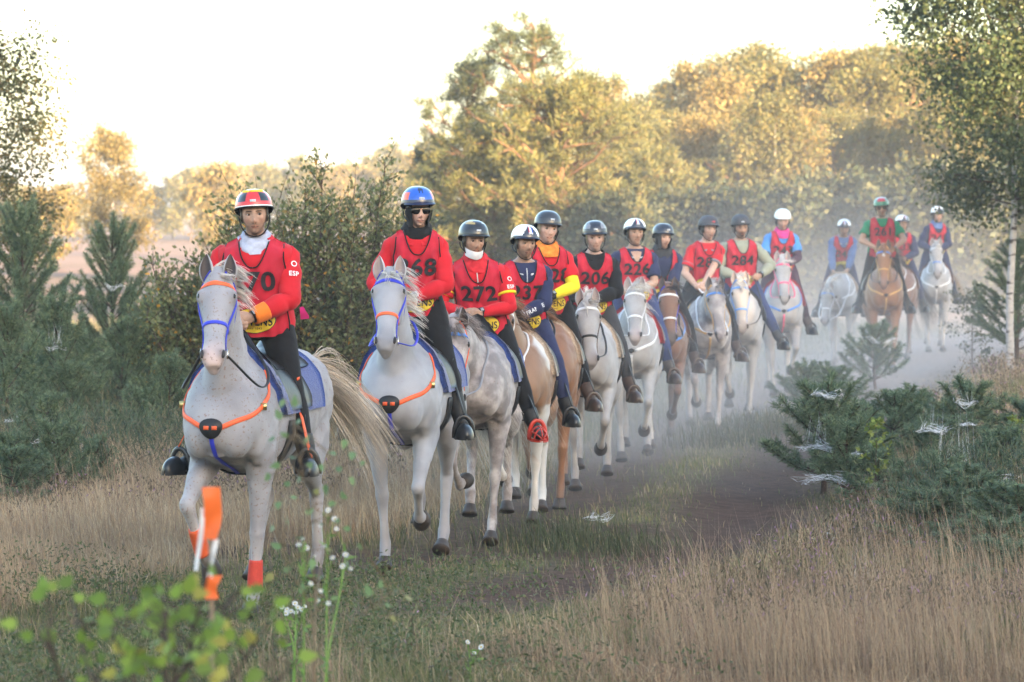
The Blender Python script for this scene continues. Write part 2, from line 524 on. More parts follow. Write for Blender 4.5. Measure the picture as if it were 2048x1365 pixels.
def sapling(h, rad, seed, pal=((.115, .165, .098), (.150, .205, .118), (.215, .255, .140)), dens=1.0, needle=.062):
    """young pine: whorls of upturned shoots bristling with needles"""
    global rng
    rng = np.random.default_rng(seed)
    wood = MB(); shoots = []
    k = 6
    T = np.stack([np.zeros(k), np.zeros(k), np.linspace(0, h, k)], -1); T[1:, :2] += np.cumsum(rng.normal(0, .012, (k - 1, 2)), 0)
    wood.add(*limb(T, np.linspace(.012 + .010 * h, .006, k), n=6, sub=1, cap=False))
    shoots.append((T[-3], T[-1]))
    nw = max(3, int(h / .17))
    for wv in range(nw):
        t = (wv + .5) / nw
        z = h * (.10 + .80 * t)
        a = np.array([np.interp(z, T[:, 2], T[:, 0]), np.interp(z, T[:, 2], T[:, 1]), z])
        nb = rng.integers(4, 7)
        for j in range(nb):
            az = 2 * math.pi * (j + rng.uniform(-.25, .25)) / nb + wv
            el = .35 + .55 * t + rng.uniform(-.15, .2)
            L = rad * (1.15 - .70 * t) * rng.uniform(.7, 1.15)
            d = np.array([math.cos(az) * math.cos(el), math.sin(az) * math.cos(el), math.sin(el)])
            P = limb_path(a, d, L, .35, k=5, wob=.04)
            wood.add(*limb(P, np.linspace(.008, .004, 5), n=4, sub=1, cap=False))
            for s_ in range(1, 4): shoots.append((P[s_], P[s_ + 1]))
            for q in range(2):
                b = P[2 + q]
                d2 = unit(d + rng.normal(0, .5, 3) + np.array([0, 0, .5]))
                shoots.append((b, b + d2 * L * rng.uniform(.25, .45)))
    fo = Foliage()
    for a, b in shoots:
        ln = np.linalg.norm(b - a)
        n = int(max(24, ln * 760 * dens))
        t = rng.uniform(0, 1.05, (n, 1))
        d = unit(b - a)
        D = unit(rng.normal(0, 1, (n, 3)) + d * (.75 + .5 * t))
        fo.add(*blades(a + (b - a) * t, D, needle * rng.uniform(.7, 1.15, n), .0066, fold=.03), leaf_cols(n, pal, [1, 1, .6], .2))
    return wood, fo

# ------------------------------------------------------------------ far wood line beyond the heath
ORD = 'first second third fourth fifth sixth seventh eighth ninth tenth eleventh twelfth thirteenth fourteenth fifteenth sixteenth seventeenth eighteenth nineteenth twentieth'.split()
ORD += ['twenty-' + o for o in ORD[:9]]
KN = ['round green birch', 'slim golden birch', 'green oak', 'golden oak', 'sunlit pine']
def put(px, Y): return (px - 1024) / FPX * Y
def topz(py, Y): return CAM_H - (py - HORIZON) / FPX * Y
GREEN = ((.120, .120, .042), (.150, .140, .048), (.185, .150, .052))
GOLD = ((.20, .150, .052), (.25, .175, .060), (.155, .135, .048))
far_kinds = []
for k_ in range(3):
    wd_, fo_ = broad_tree(7.0, .8, 2.6, 20, 2600, .36, GOLD if k_ else GREEN, [1, 1, 1], 900 + k_, barkm, .12, spray=.5, prof=lambda t: (1 - t) ** .6 * .9 + .25)
    far_kinds.append((wood_mesh(wd_, 'trunk', barkm), fo_.mesh('crown', leafm)))
rr = np.random.default_rng(5)
for i, px in enumerate(np.linspace(-60, 900, 27)):
    Y = rr.uniform(235, 300); py = np.interp(px, [-60, 150, 300, 420, 560, 700, 840, 900], [372, 385, 372, 345, 345, 322, 300, 300]) + rr.uniform(-10, 20)
    h = topz(py, Y); k_ = rr.integers(0, 3)
    place('far_tree', 'hazy tree in the far wood line beyond the heath, %s from the left' % ORD[i], 'tree', 'far wood line', (put(px, Y), Y, 0), (('trunk', far_kinds[k_][0]), ('crown', far_kinds[k_][1])), rr.uniform(0, 6), h / 7.0)
# golden tree standing alone on the heath, and companions
wd_, fo_ = broad_tree(5.4, .7, 1.75, 26, 11000, .115, ((.20, .15, .05), (.16, .135, .05), (.24, .17, .055)), [1, 1, 1], 77, birchbark, .09, spray=.42, prof=lambda t: (1 - t) ** .55 * .85 + .28)
place('birch_tree', 'golden sunlit birch standing alone on the pink heath at the left', 'tree', 'lone trees on the heath', (put(222, 112), 112, 0), (('trunk', wood_mesh(wd_, 'trunk', birchbark)), ('crown', fo_.mesh('crown', leafm))), 0, topz(278, 112) / 5.4)
wd_, fo_ = broad_tree(3.4, .4, 1.5, 18, 3600, .17, GOLD, [1, 1, 1], 78, barkm, .07, spray=.45)
mt_, mc_ = wood_mesh(wd_, 'trunk', barkm), fo_.mesh('crown', leafm)
place('heath_tree', 'low golden tree beside the lone birch on the heath, at the picture edge', 'tree', 'lone trees on the heath', (put(95, 125), 125, 0), (('trunk', mt_), ('crown', mc_)), 1, topz(395, 125) / 3.4)
place('heath_tree', 'broad golden tree on the heath just behind the foremost helmet', 'tree', 'lone trees on the heath', (put(430, 160), 160, 0), (('trunk', mt_), ('crown', mc_)), 3, topz(355, 160) / 3.4)

# ------------------------------------------------------------------ pines behind the field
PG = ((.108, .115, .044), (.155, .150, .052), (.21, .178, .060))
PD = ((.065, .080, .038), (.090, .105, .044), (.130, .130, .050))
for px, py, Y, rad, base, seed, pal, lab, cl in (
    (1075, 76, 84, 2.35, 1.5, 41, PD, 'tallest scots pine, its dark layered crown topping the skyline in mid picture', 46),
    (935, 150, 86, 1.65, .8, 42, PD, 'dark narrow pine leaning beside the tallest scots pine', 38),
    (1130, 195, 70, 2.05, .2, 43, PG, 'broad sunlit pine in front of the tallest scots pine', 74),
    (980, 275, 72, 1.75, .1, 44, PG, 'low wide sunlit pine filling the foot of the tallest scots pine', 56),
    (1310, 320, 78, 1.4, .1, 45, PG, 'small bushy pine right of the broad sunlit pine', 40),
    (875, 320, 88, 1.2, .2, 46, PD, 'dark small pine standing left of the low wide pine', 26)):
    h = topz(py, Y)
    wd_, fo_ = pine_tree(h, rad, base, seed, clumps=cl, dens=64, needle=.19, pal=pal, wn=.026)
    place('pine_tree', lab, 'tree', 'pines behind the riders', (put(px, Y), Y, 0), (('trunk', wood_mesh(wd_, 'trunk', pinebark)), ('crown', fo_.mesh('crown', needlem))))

# ------------------------------------------------------------------ wood on the right
kinds = []
for k_, (pal, bark, sp) in enumerate(((GREEN, birchbark, .42), (GOLD, birchbark, .40), (GREEN, barkm, .5), (GOLD, barkm, .42))):
    wd_, fo_ = broad_tree(7.0, 1.0, 2.0, 28, 13000, .125, pal, [1, 1, 1], 300 + k_, bark, .10, spray=sp, prof=(lambda t: (1 - t) ** .5 * .85 + .25) if k_ % 2 else None)
    kinds.append((wood_mesh(wd_, 'trunk', bark), fo_.mesh('crown', leafm)))
wd_, fo_ = pine_tree(7.0, 2.0, 1.2, 305, clumps=36, dens=64, needle=.20, pal=PG, wn=.028); kinds.append((wood_mesh(wd_, 'trunk', pinebark), fo_.mesh('crown', needlem)))
skyl = [(1215, 178, 112), (1262, 232, 104), (1300, 215, 108), (1345, 172, 115), (1392, 150, 112), (1440, 178, 106), (1492, 126, 116), (1540, 128, 108), (1590, 150, 114), (1640, 140, 106), (1690, 122, 112), (1735, 150, 104), (1780, 122, 110), (1830, 112, 104), (1885, 118, 112), (1950, 100, 108), (2020, 105, 112), (2090, 100, 106), (2160, 110, 112)]
for i, (px, py, Y) in enumerate(skyl):
    k_ = (i * 7 + 3) % 5; h = topz(py, Y)
    place('wood_tree', 'tall %s on the skyline of the wood, %s skyline tree from the left' % (KN[k_], ORD[i]), 'tree', 'skyline trees of the wood', (put(px, Y), Y, 0), (('trunk', kinds[k_][0]), ('crown', kinds[k_][1])), i * 1.7, h / 7.0)
for i, px in enumerate(np.linspace(1235, 2150, 24)):
    Y = rr.uniform(84, 97); py = np.interp(px, [1235, 1400, 1600, 1850, 2150], [300, 265, 240, 235, 230]) + rr.uniform(-35, 45)
    k_ = (i * 3 + 1) % 5; h = topz(py, Y)
    place('wood_tree', 'shorter %s in the middle rank of the wood, %s from the left' % (KN[k_], ORD[i]), 'tree', 'middle trees of the wood', (put(px, Y), Y, 0), (('trunk', kinds[k_][0]), ('crown', kinds[k_][1])), i * 2.1, h / 7.0)
wd_, fo_ = broad_tree(2.6, .1, 1.3, 24, 3600, .15, ((.045, .06, .03), (.06, .07, .034), (.08, .08, .036)), [1, 1, 1], 320, barkm, .04, spray=.5)
sm1 = (wood_mesh(wd_, 'trunk', barkm), fo_.mesh('crown', leafm))
for i, px in enumerate(np.linspace(880, 2150, 24)):
    Y = rr.uniform(68, 80); h = topz(np.interp(px, [880, 1250, 1400, 2150], [455, 440, 405, 380]) + rr.uniform(-20, 30), Y)
    place('undergrowth_bush', 'dim bush along the shaded foot of the wood, %s from the left' % ORD[i], 'bush', 'bushes at the foot of the wood', (put(px, Y), Y, 0), (('stems', sm1[0]), ('foliage', sm1[1])), i * 1.3, h / 2.6)

# ------------------------------------------------------------------ big bush behind the two leaders
def big_bush():
    global rng
    rng = np.random.default_rng(61)
    wood, fo = MB(), Foliage()
    cen = []
    stems = [(0.15, 2.30), (.85, 2.62), (-.1, 2.25), (-.55, 2.30), (.45, 2.42), (1.1, 2.0), (1.35, 1.85), (-.95, 2.0), (-1.2, 1.55), (-1.5, 1.35), (.3, 2.85), (.95, 2.95), (-.35, 2.15), (.65, 2.2), (1.2, 2.3), (-1.35, 1.75), (-.75, 2.2), (.0, 2.55), (1.45, 1.5), (-1.65, 1.2), (-1.05, 1.1), (-.5, 1.2), (0, 1.3), (.5, 1.3), (1.0, 1.2), (-.3, 1.7), (.7, 1.7), (-.8, 1.6), (-1.3, 1.0), (-1.1, 1.4), (-.6, 1.8), (.2, 1.9), (-.2, 1.0), (.8, 1.0), (1.3, 1.1), (-1.55, .8), (.55, 1.9), (-.45, 1.45), (-.95, 1.8), (-.75, 1.0)]
    for x_, h_ in stems:
        for r_ in range(2):
            a = np.array([x_ * .35 + rng.normal(0, .12), rng.normal(0, .25), 0])
            b = np.array([x_ * 1.06 + rng.normal(0, .12), rng.normal(0, .40), h_ * rng.uniform(.93, 1.0) if r_ == 0 else h_ * rng.uniform(.55, .85)])
            m = (a + b) / 2 + np.array([x_ * .16, 0, .15])
            P = crom([a, m, b], 6)
            wood.add(*limb(P, np.linspace(.022, .005, len(P)), n=5, sub=1, cap=False))
            for j in range(30):
                t = rng.uniform(.08, 1)
                q = t * (len(P) - 1); i0 = min(int(q), len(P) - 2)
                p = P[i0] + (P[i0 + 1] - P[i0]) * (q - i0)
                d = unit(np.array([rng.normal(0, .8), rng.normal(0, .8), rng.uniform(.0, 1.2)]))
                L = rng.uniform(.22, .62) * (1.15 - .75 * t)
                P2 = limb_path(p, d, L, .15, k=4)
                wood.add(*limb(P2, np.linspace(.006, .002, 4), n=3, sub=1, cap=False))
                cen.append(P2)
            cen.append(np.array([P[-4], P[-3], P[-2], P[-1]]))
    for q in range(1100):          # outer twigs rounding the bush off
        az, el_ = rng.uniform(0, 2 * np.pi), math.asin(rng.uniform(-.15, 1)); rr_ = rng.uniform(.55, 1.0)
        p = np.array([.02 + 1.62 * rr_ * math.cos(az) * math.cos(el_) ** .6, .75 * rr_ * math.sin(az) * math.cos(el_), .75 + 1.85 * rr_ * math.sin(el_) * rng.uniform(.86, 1.06)])
        if p[0] < -.75: p[2] *= .80
        d = unit(np.array([math.cos(az) * .6, math.sin(az) * .5, .8]) + rng.normal(0, .4, 3))
        P2 = limb_path(p - d * .15, d, rng.uniform(.2, .42), .1, k=4)
        wood.add(*limb(P2, np.linspace(.005, .002, 4), n=3, sub=1, cap=False)); cen.append(P2)
    A = np.array(cen); n = 54000
    ii = rng.integers(0, len(A), n); t = rng.uniform(.0, 1.05, n) * 3; i0 = np.minimum(t.astype(int), 2)
    B = A[ii, i0] + (A[ii, i0 + 1] - A[ii, i0]) * (t - i0)[:, None] + rng.normal(0, .05, (n, 3))
    B[:, 2] = np.maximum(B[:, 2], .05)
    D = unit(A[ii, 3] - A[ii, 0]) * .7 + rng.normal(0, .6, (n, 3)) + np.array([0, 0, .1])
    sz = .058 * rng.uniform(.6, 1.25, n)
    pal = ((.115, .140, .058), (.150, .170, .072), (.200, .200, .090), (.24, .17, .06), (.50, .25, .04))
    fo.add(*blades(B, D, sz, sz * .58), leaf_cols(n, pal, [1, 1.1, .7, .14, .06], .25))
    return wood, fo
wd_, fo_ = big_bush()
place('leafy_bush', 'large leafy bush with scattered orange autumn leaves behind the two leading riders', 'bush', None, (put(598, 32.5), 32.5, .05), (('stems', wood_mesh(wd_, 'stems', twigm)), ('foliage', fo_.mesh('foliage', leafm))))

# ------------------------------------------------------------------ birches at both edges
wd_, fo_ = broad_tree(7.4, 2.15, 1.50, 60, 50000, .072, ((.052, .075, .032), (.070, .094, .040), (.098, .108, .046)), [1, 1, .6], 401, birchbark, .060, up=.30, droop=.14, spray=.46, lean=(.1, 0), prof=lambda t: .62 + .5 * math.sin(math.pi * min(1, t * 1.2)))
place('birch_tree', 'large near birch with white trunk and hanging green leaves at the right edge', 'tree', 'birches at the edge of the ride', (put(2022, 43), 43, gz(put(2022, 43), 43)), (('trunk', wood_mesh(wd_, 'trunk', birchbark)), ('crown', fo_.mesh('crown', leafm))))
wd_, fo_ = broad_tree(4.6, .7, 1.55, 34, 16000, .062, ((.075, .085, .032), (.105, .100, .036), (.16, .115, .04)), [1, 1, .7], 402, birchbark, .055, up=.5, droop=.10, spray=.34)
place('birch_tree', 'thin birch with sparse yellowing leaves reaching in at the left edge', 'tree', 'birches at the edge of the ride', (put(-25, 44), 44, 0), (('trunk', wood_mesh(wd_, 'trunk', birchbark)), ('crown', fo_.mesh('crown', leafm))))
wd_, fo_ = broad_tree(.95, .1, .5, 16, 1100, .045, ((.06, .08, .035), (.08, .095, .04), (.12, .10, .045)), [1, 1, .4], 403, twigm, .012, up=.6, spray=.3)
place('leafy_shrub', 'small leafy shrub below the large birch at the end of the heather bank', 'shrub', None, (put(1945, 46), 46, gz(put(1945, 46), 46)), (('stems', wood_mesh(wd_, 'stems', twigm)), ('foliage', fo_.mesh('foliage', leafm))))

# ------------------------------------------------------------------ young pines
SAP = [(.9, .42, 501), (1.4, .50, 502), (.7, .40, 503), (2.1, .70, 504), (1.1, .46, 505), (.55, .30, 506)]
sapm = []
for h, r_, sdd in SAP:
    wd_, fo_ = sapling(h, r_, sdd)
    sapm.append((h, wood_mesh(wd_, 'trunk', twigm), fo_.mesh('needles', needlem)))
LEFTP = [   # px, top py, Y, kind, label
 (222, 452, 37, 3, 'tall dark young pine in front of the pink heath, its leader against the golden birch'),
 (45, 418, 35, 3, 'tall dark young pine at the left edge below the thin birch'),
 (128, 598, 30, 1, 'young pine with a web slung between two upright shoots'),
 (12, 612, 28.5, 1, 'young pine at the left edge standing before the tall dark one'),
 (240, 640, 32, 1, 'young pine left of the big leafy bush, under the tall leader'),
 (92, 792, 25.2, 0, 'small pale green pine in front on the left with a web on its needles'),
 (330, 715, 29.5, 4, 'low spreading pine just left of the foremost horse'),
 (190, 880, 24.2, 5, 'smallest pine sprout at the edge of the dry grass on the left'),
 (20, 880, 23.6, 2, 'low pine at the left edge beside the dry grass'),
 (275, 790, 28, 2, 'low dark pine between the small pale pine and the foremost horse'),
 (150, 730, 29, 4, 'mid height pine behind the small pale pine'),
 (310, 600, 36, 1, 'dark pine half covered by the left end of the leafy bush'),
 (60, 690, 31, 4, 'dense pine behind the left edge pines'),
 (395, 760, 31, 2, 'low pine under the leafy bush, seen past the foremost horse'),
 (660, 800, 30, 2, 'low pine seen between the first and second horse'),
 (25, 905, 22.6, 4, 'pale green pine lowest at the left edge of the dry grass'),
 (120, 860, 23.6, 2, 'pale pine in front of the small pine with a web'),
 (560, 840, 28.5, 5, 'pine sprout behind the tail of the foremost horse'),
]
RIGHTP = [
 (1752, 652, 41, 0, 'neat single pine on the crest of the heather bank below the 261 rider'),
 (1648, 770, 25.5, 0, 'rounded young pine beside the bare rut with webs around it'),
 (1705, 860, 24.6, 2, 'dark low pine leaning against the rounded one by the rut'),
 (1790, 785, 28, 0, 'slim pine shoot in the middle of the right hand thicket'),
 (1828, 782, 29, 0, 'pine with bristling tip left of the twin-tipped pine'),
 (1940, 768, 27, 0, 'twin-tipped pine carrying a white web at the right'),
 (1995, 860, 22.8, 4, 'large near pine at the right with a long web curtain'),
 (1880, 930, 22.0, 2, 'bright green pine below the long web curtain'),
 (1985, 1020, 20.2, 2, 'fresh green pine low at the right edge'),
 (1985, 1110, 18.8, 2, 'green pine low at the right, above the nearest sprig'),
 (1962, 965, 20.6, 2, 'upright pine standing clear of the grass low at the right'),
 (2032, 995, 19.4, 4, 'wide pine cut by the right edge above the nearest sprig'),
 (1868, 1005, 20.4, 0, 'slender pine in the brown grass left of the upright low one'),
 (2046, 1130, 17.6, 2, 'nearest pine sprig cut by the right edge'),
 (1610, 736, 36, 2, 'tiny pine tip standing on the bank near the track'),
 (1670, 735, 35, 0, 'thin paired pine shoots at the left end of the bank'),
 (2035, 480, 44, 3, 'dark pine in front of the white birch trunk'),
 (1860, 860, 25.5, 2, 'low pine behind the long web curtain'),
 (1760, 900, 24.0, 5, 'pine sprout under the yellow green birch seedling'),
 (1950, 900, 24.6, 2, 'dark pine behind the large near pine on the right'),
 (2040, 800, 28, 4, 'pine at the right edge behind the twin-tipped one'),
 (1700, 830, 27.5, 2, 'dark pine behind the rounded pine by the rut'),
 (1900, 850, 26.5, 4, 'dense dark pine at the heart of the right hand thicket'),
 (1830, 960, 23.2, 2, 'low dense pine below the wide white web'),
 (1940, 1040, 21.0, 4, 'spreading pine low beside the bright green one'),
 (1750, 1000, 23.0, 5, 'small sprout at the foot of the rounded pine'),
 (1900, 1060, 19.6, 5, 'pine sprout rising from the brown grass at the lower right'),
]
for lst, grp in ((LEFTP, 'young pines left of the ride'), (RIGHTP, 'young pines right of the ride')):
    for i, (px, py, Y, k_, lab) in enumerate(lst):
        x = put(px, Y); g = float(gz(x, Y)); h = topz(py, Y) - g
        sc = max(.45, h / sapm[k_][0])
        o = place('young_pine', lab, 'pine', grp, (x, Y, g - .02), (('trunk', sapm[k_][1]), ('needles', sapm[k_][2])), i * 2.3, sc)
        w_ = (min(sc, 1.35) if sc > 1 else max(sc, .85)) * (1.30 if lst is RIGHTP else 1.0); o.scale = (w_, w_, sc)
# seedlings of birch, bright yellow green
wd_, fo_ = broad_tree(.85, .12, .20, 12, 150, .055, ((.20, .24, .05), (.16, .21, .05), (.26, .26, .06)), [1, 1, .6], 411, twigm, .008, up=.7, spray=.25)
s1 = (wood_mesh(wd_, 'stem', twigm), fo_.mesh('leaves', leafm))
for i, (px, py, Y, lab) in enumerate(((1752, 842, 23.5, 'yellow green birch seedling among the right hand pines'), (2034, 835, 23.8, 'yellow green birch seedling cut by the right edge'), (1775, 1000, 21.6, 'sparse birch seedling low in the right hand thicket'))):
    x = put(px, Y); g = float(gz(x, Y))
    place('birch_seedling', lab, 'seedling', 'birch seedlings', (x, Y, g), (('stem', s1[0]), ('leaves', s1[1])), i * 1.9, (topz(py, Y) - g) / .85)
# ================================================================== grass, heather, herbs
def grass_object(name, X, Y, Hh, Wd, C, lean=.35, wind=(-.12, 0)):
    n = len(X)
    Z = gz(X, Y) - .01
    az = rng.uniform(0, 2 * np.pi, n)
    ln = np.abs(rng.normal(0, lean, n))
    dx, dy = np.cos(az) * ln + wind[0], np.sin(az) * ln + wind[1]
    fa = rng.uniform(0, np.pi, n)
    sx, sy = np.cos(fa), np.sin(fa)
    P0 = np.stack([X, Y, Z], -1)
    P1 = P0 + np.stack([dx * Hh * .35, dy * Hh * .35, Hh * .6], -1)
    P2 = P0 + np.stack([dx * Hh, dy * Hh, Hh * (1 - .25 * ln)], -1)
    S = np.stack([sx, sy, 0 * sx], -1) * Wd[:, None] / 2
    V = np.stack([P0 - S, P0 + S, P1 + S * .75, P1 - S * .75, P2], 1).reshape(-1, 3)
    b = np.arange(n)[:, None] * 5
    T = np.concatenate([b + np.array([[0, 1, 2]]), b + np.array([[0, 2, 3]]), b + np.array([[3, 2, 4]])])
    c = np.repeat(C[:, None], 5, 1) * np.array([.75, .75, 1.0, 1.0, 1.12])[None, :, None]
    o = mobj(name, V, T, mat('grass_blade', attr=True, rough=.6, var=.1, scale=2, bump=0, trans=.25, spec=.25), col=c.reshape(-1, 3), smooth=False)
    return tag(o, kind='stuff')

def spots(n, y0, y1, pw=1.35):
    """points in the field of view, denser near the camera"""
    t = rng.uniform(0, 1, n)
    a, b = y0 ** (1 - pw), y1 ** (1 - pw)
    Y = (a + (b - a) * t) ** (1 / (1 - pw))
    X = rng.uniform(-1.12, 1.12, n) * (1024 / FPX) * Y + rng.normal(0, .1, n)
    return X, Y
rng = np.random.default_rng(81)
X, Y = spots(260000, 12.6, 60)
u, wob, bare = masks(X, Y)
keep = rng.uniform(0, 1, len(X)) > bare * .985
X, Y, u = X[keep], Y[keep], u[keep]
n = len(X)
cl = fbm(X, Y, .55, 71); cl2 = fbm(X, Y, 2.2, 72)
dryL = sstep(-.55, -1.0, u + (cl2 - .5)) * sstep(31, 25, Y + (cl2 - .5) * 6) * sstep(15.5, 17.5, Y + (cl - .5) * 3)
dryR = sstep(2.25, 2.9, u + (cl2 - .5) * 1.0)
fore = sstep(17.8, 16.0, Y + (cl2 - .5) * 3) * sstep(.6, -.6, X + (cl2 - .5) * 1.5)
wild = sstep(-1.2, -2.5, u) * sstep(25, 30, Y)
dry = np.clip(np.maximum(dryL, dryR) * (1 - fore), 0, 1)
straw = np.array([(.46, .34, .21), (.40, .285, .18), (.32, .22, .14), (.44, .35, .24)])[rng.integers(0, 4, n)]
brown = np.array([(.31, .215, .135), (.37, .265, .165), (.25, .165, .105), (.18, .115, .08)])[rng.integers(0, 4, n)]
green = np.array([(.12, .135, .055), (.15, .155, .065), (.21, .18, .085), (.10, .11, .05)])[rng.integers(0, 4, n)]
dkgr = np.array([(.09, .11, .055), (.12, .13, .065), (.22, .18, .10), (.075, .085, .05)])[rng.integers(0, 4, n)]
pick = rng.uniform(0, 1, n)
C = np.where((pick < dry)[:, None], np.where((rng.uniform(0, 1, n) < dryR * .75)[:, None], brown, straw), np.where((rng.uniform(0, 1, n) < np.maximum(wild, .0))[:, None], dkgr, green))
gp = (sstep(.58, .70, fbm(X, Y, 1.7, 77)) * dryR > rng.uniform(0, 1, n) * 1.3)
C[gp] = green[gp] * 1.1
some = (rng.uniform(0, 1, n) < .18) & (pick >= dry)
C[some] = straw[some] * .8
cl3 = fbm(X, Y, 1.3, 73)
patchy = sstep(.52, .66, cl3) * dryR
C = C * (1 - .25 * patchy[:, None])
C = C * 1.2 * (.55 + .85 * cl)[:, None] * rng.uniform(.85, 1.15, (n, 1))
Hh = np.where(pick < dry, np.where(dryR > .5, .12 + .17 * cl2, .15 + .20 * cl), np.where(wild > .5, .28 + .25 * cl, .09 + .14 * cl)) * rng.uniform(.55, 1.25, n)
Hh *= (.55 + .75 * fbm(X, Y, .9, 75))
Hh *= 1 - .45 * np.exp(-((u - .8) / .9) ** 2)
Hh *= 1 - .35 * sstep(36, 50, Y)
Hh *= 1 - .62 * np.exp(-((u - 1.7) / .85) ** 2) * sstep(16.5, 18, Y)
Wd = .0040 * np.maximum(1, Y / 19) * rng.uniform(.7, 1.4, n)
grass_object('grass', X, Y, Hh, Wd, C, lean=.58)
# tall thin flowering stalks of the dry grasses
X, Y = spots(34000, 13.5, 40, 1.7)
u, wob, bare = masks(X, Y)
cl = fbm(X, Y, .8, 91)
k = ((u > 2.7) | ((u < -.8) & (Y < 27) & (Y > 16.5))) & (rng.uniform(0, 1, len(X)) < sstep(.35, .6, cl))
X, Y = X[k], Y[k]
n = len(X)
Hh = rng.uniform(.30, .58, n); C = np.array([(.46, .335, .215), (.37, .26, .17), (.28, .185, .13)])[rng.integers(0, 3, n)]
grass_object('grass_stalks', X, Y, Hh, np.full(n, .0030) * np.maximum(1, Y / 19), C, lean=.30)
# heather: low twiggy tufts with dull pink bells
X, Y = spots(9000, 15.5, 46, 1.3)
u, wob, bare = masks(X, Y)
cl = fbm(X, Y, 1.1, 101)
k = (((u > 2.3) & (cl > .47)) | ((u < -1.6) & (Y > 21) & (Y < 30) & (cl > .56)))
X, Y = X[k], Y[k]
n = len(X); m = 14
BX = np.repeat(X, m) + rng.normal(0, .05, n * m); BY = np.repeat(Y, m) + rng.normal(0, .05, n * m)
B = np.stack([BX, BY, gz(BX, BY) + rng.uniform(.02, .26, n * m)], -1)
fo = Foliage()
fo.add(*blades(B, rng.normal(0, .5, (n * m, 3)) + np.array([0, 0, .9]), .035 * rng.uniform(.6, 1.4, n * m), .010 * np.repeat(np.maximum(1, Y / 20), m)), leaf_cols(n * m, ((.13, .10, .06), (.18, .125, .085), (.34, .20, .28), (.10, .085, .05)), [1, 1, .28, .8]))
o = link(bpy.data.objects.new('heather', fo.mesh('heather', leafm))); tag(o, kind='stuff')
# broad-leaved ground herbs in the near left
X, Y = spots(5200, 12.8, 19.5, 1.2)
k = (X < rng.normal(.2, .5, len(X))) & (fbm(X, Y, .7, 111) > .42)
X, Y = X[k], Y[k]; n = len(X); m = 9
BX = np.repeat(X, m) + rng.normal(0, .05, n * m); BY = np.repeat(Y, m) + rng.normal(0, .05, n * m)
B = np.stack([BX, BY, gz(BX, BY) + rng.uniform(.01, .20, n * m)], -1)
fo = Foliage()
fo.add(*blades(B, rng.normal(0, .8, (n * m, 3)) + np.array([0, 0, .3]), .034 * rng.uniform(.5, 1.4, n * m), .014), leaf_cols(n * m, ((.085, .11, .045), (.11, .135, .055), (.15, .16, .07), (.20, .16, .10)), [1, 1, .7, .4]))
o = link(bpy.data.objects.new('ground_herbs', fo.mesh('ground_herbs', leafm))); tag(o, kind='stuff')
# twiggy dark undergrowth below the pines, both sides
X, Y = spots(9000, 20, 44, 1.2)
u, wob, bare = masks(X, Y)
k = ((u < -2.2) & (Y > 24)) | ((u > 3.0) & (Y > 20) & (Y < 32) & (fbm(X, Y, 1.5, 121) > .5))
X, Y = X[k], Y[k]; n = len(X); m = 16
BX = np.repeat(X, m) + rng.normal(0, .09, n * m); BY = np.repeat(Y, m) + rng.normal(0, .09, n * m)
hz_ = np.repeat(.25 + .5 * fbm(X, Y, 1.4, 131), m)
B = np.stack([BX, BY, gz(BX, BY) + rng.uniform(.0, 1, n * m) * hz_], -1)
fo = Foliage()
fo.add(*blades(B, rng.normal(0, .5, (n * m, 3)) + np.array([0, 0, .8]), .09 * rng.uniform(.5, 1.4, n * m), .007 * np.repeat(np.maximum(1, Y / 24), m)), leaf_cols(n * m, ((.065, .090, .050), (.085, .110, .060), (.17, .145, .085), (.05, .062, .04)), [1, 1, .7, .6]))
o = link(bpy.data.objects.new('undergrowth', fo.mesh('undergrowth', leafm))); tag(o, kind='stuff')
# ================================================================== horses
HEAD_T = np.array([0, .12, .25, .40, .55, .70, .85, .95, 1.0])
HEAD_F = np.array([.070, .088, .092, .080, .062, .052, .052, .044, .016])
HEAD_J = np.array([-.095, -.135, -.155, -.140, -.085, -.064, -.060, -.060, -.030])
HEAD_W = np.array([.078, .098, .108, .090, .066, .057, .066, .062, .034])
HEAD_L = .60

COATS = {   # body, leg, muzzle, mane
    'fleabitten': ((.43, .405, .41), (.40, .37, .37), (.36, .28, .275), (.62, .57, .53)),
    'pale':       ((.45, .445, .465), (.41, .39, .40), (.15, .145, .155), (.62, .60, .56)),
    'rose':       ((.31, .27, .26), (.29, .25, .24), (.18, .15, .15), (.26, .22, .21)),
    'roan':       ((.36, .32, .315), (.38, .34, .335), (.22, .19, .20), (.32, .28, .27)),
    'pinto':      ((.30, .17, .10), (.70, .66, .62), (.30, .22, .20), (.26, .15, .09)),
    'chestnut':   ((.27, .125, .06), (.27, .13, .07), (.20, .12, .10), (.25, .12, .06)),
    'bay':        ((.21, .10, .058), (.09, .055, .045), (.08, .06, .055), (.04, .03, .028)),
    'white':      ((.50, .48, .475), (.45, .43, .42), (.24, .20, .21), (.62, .58, .54)),
}

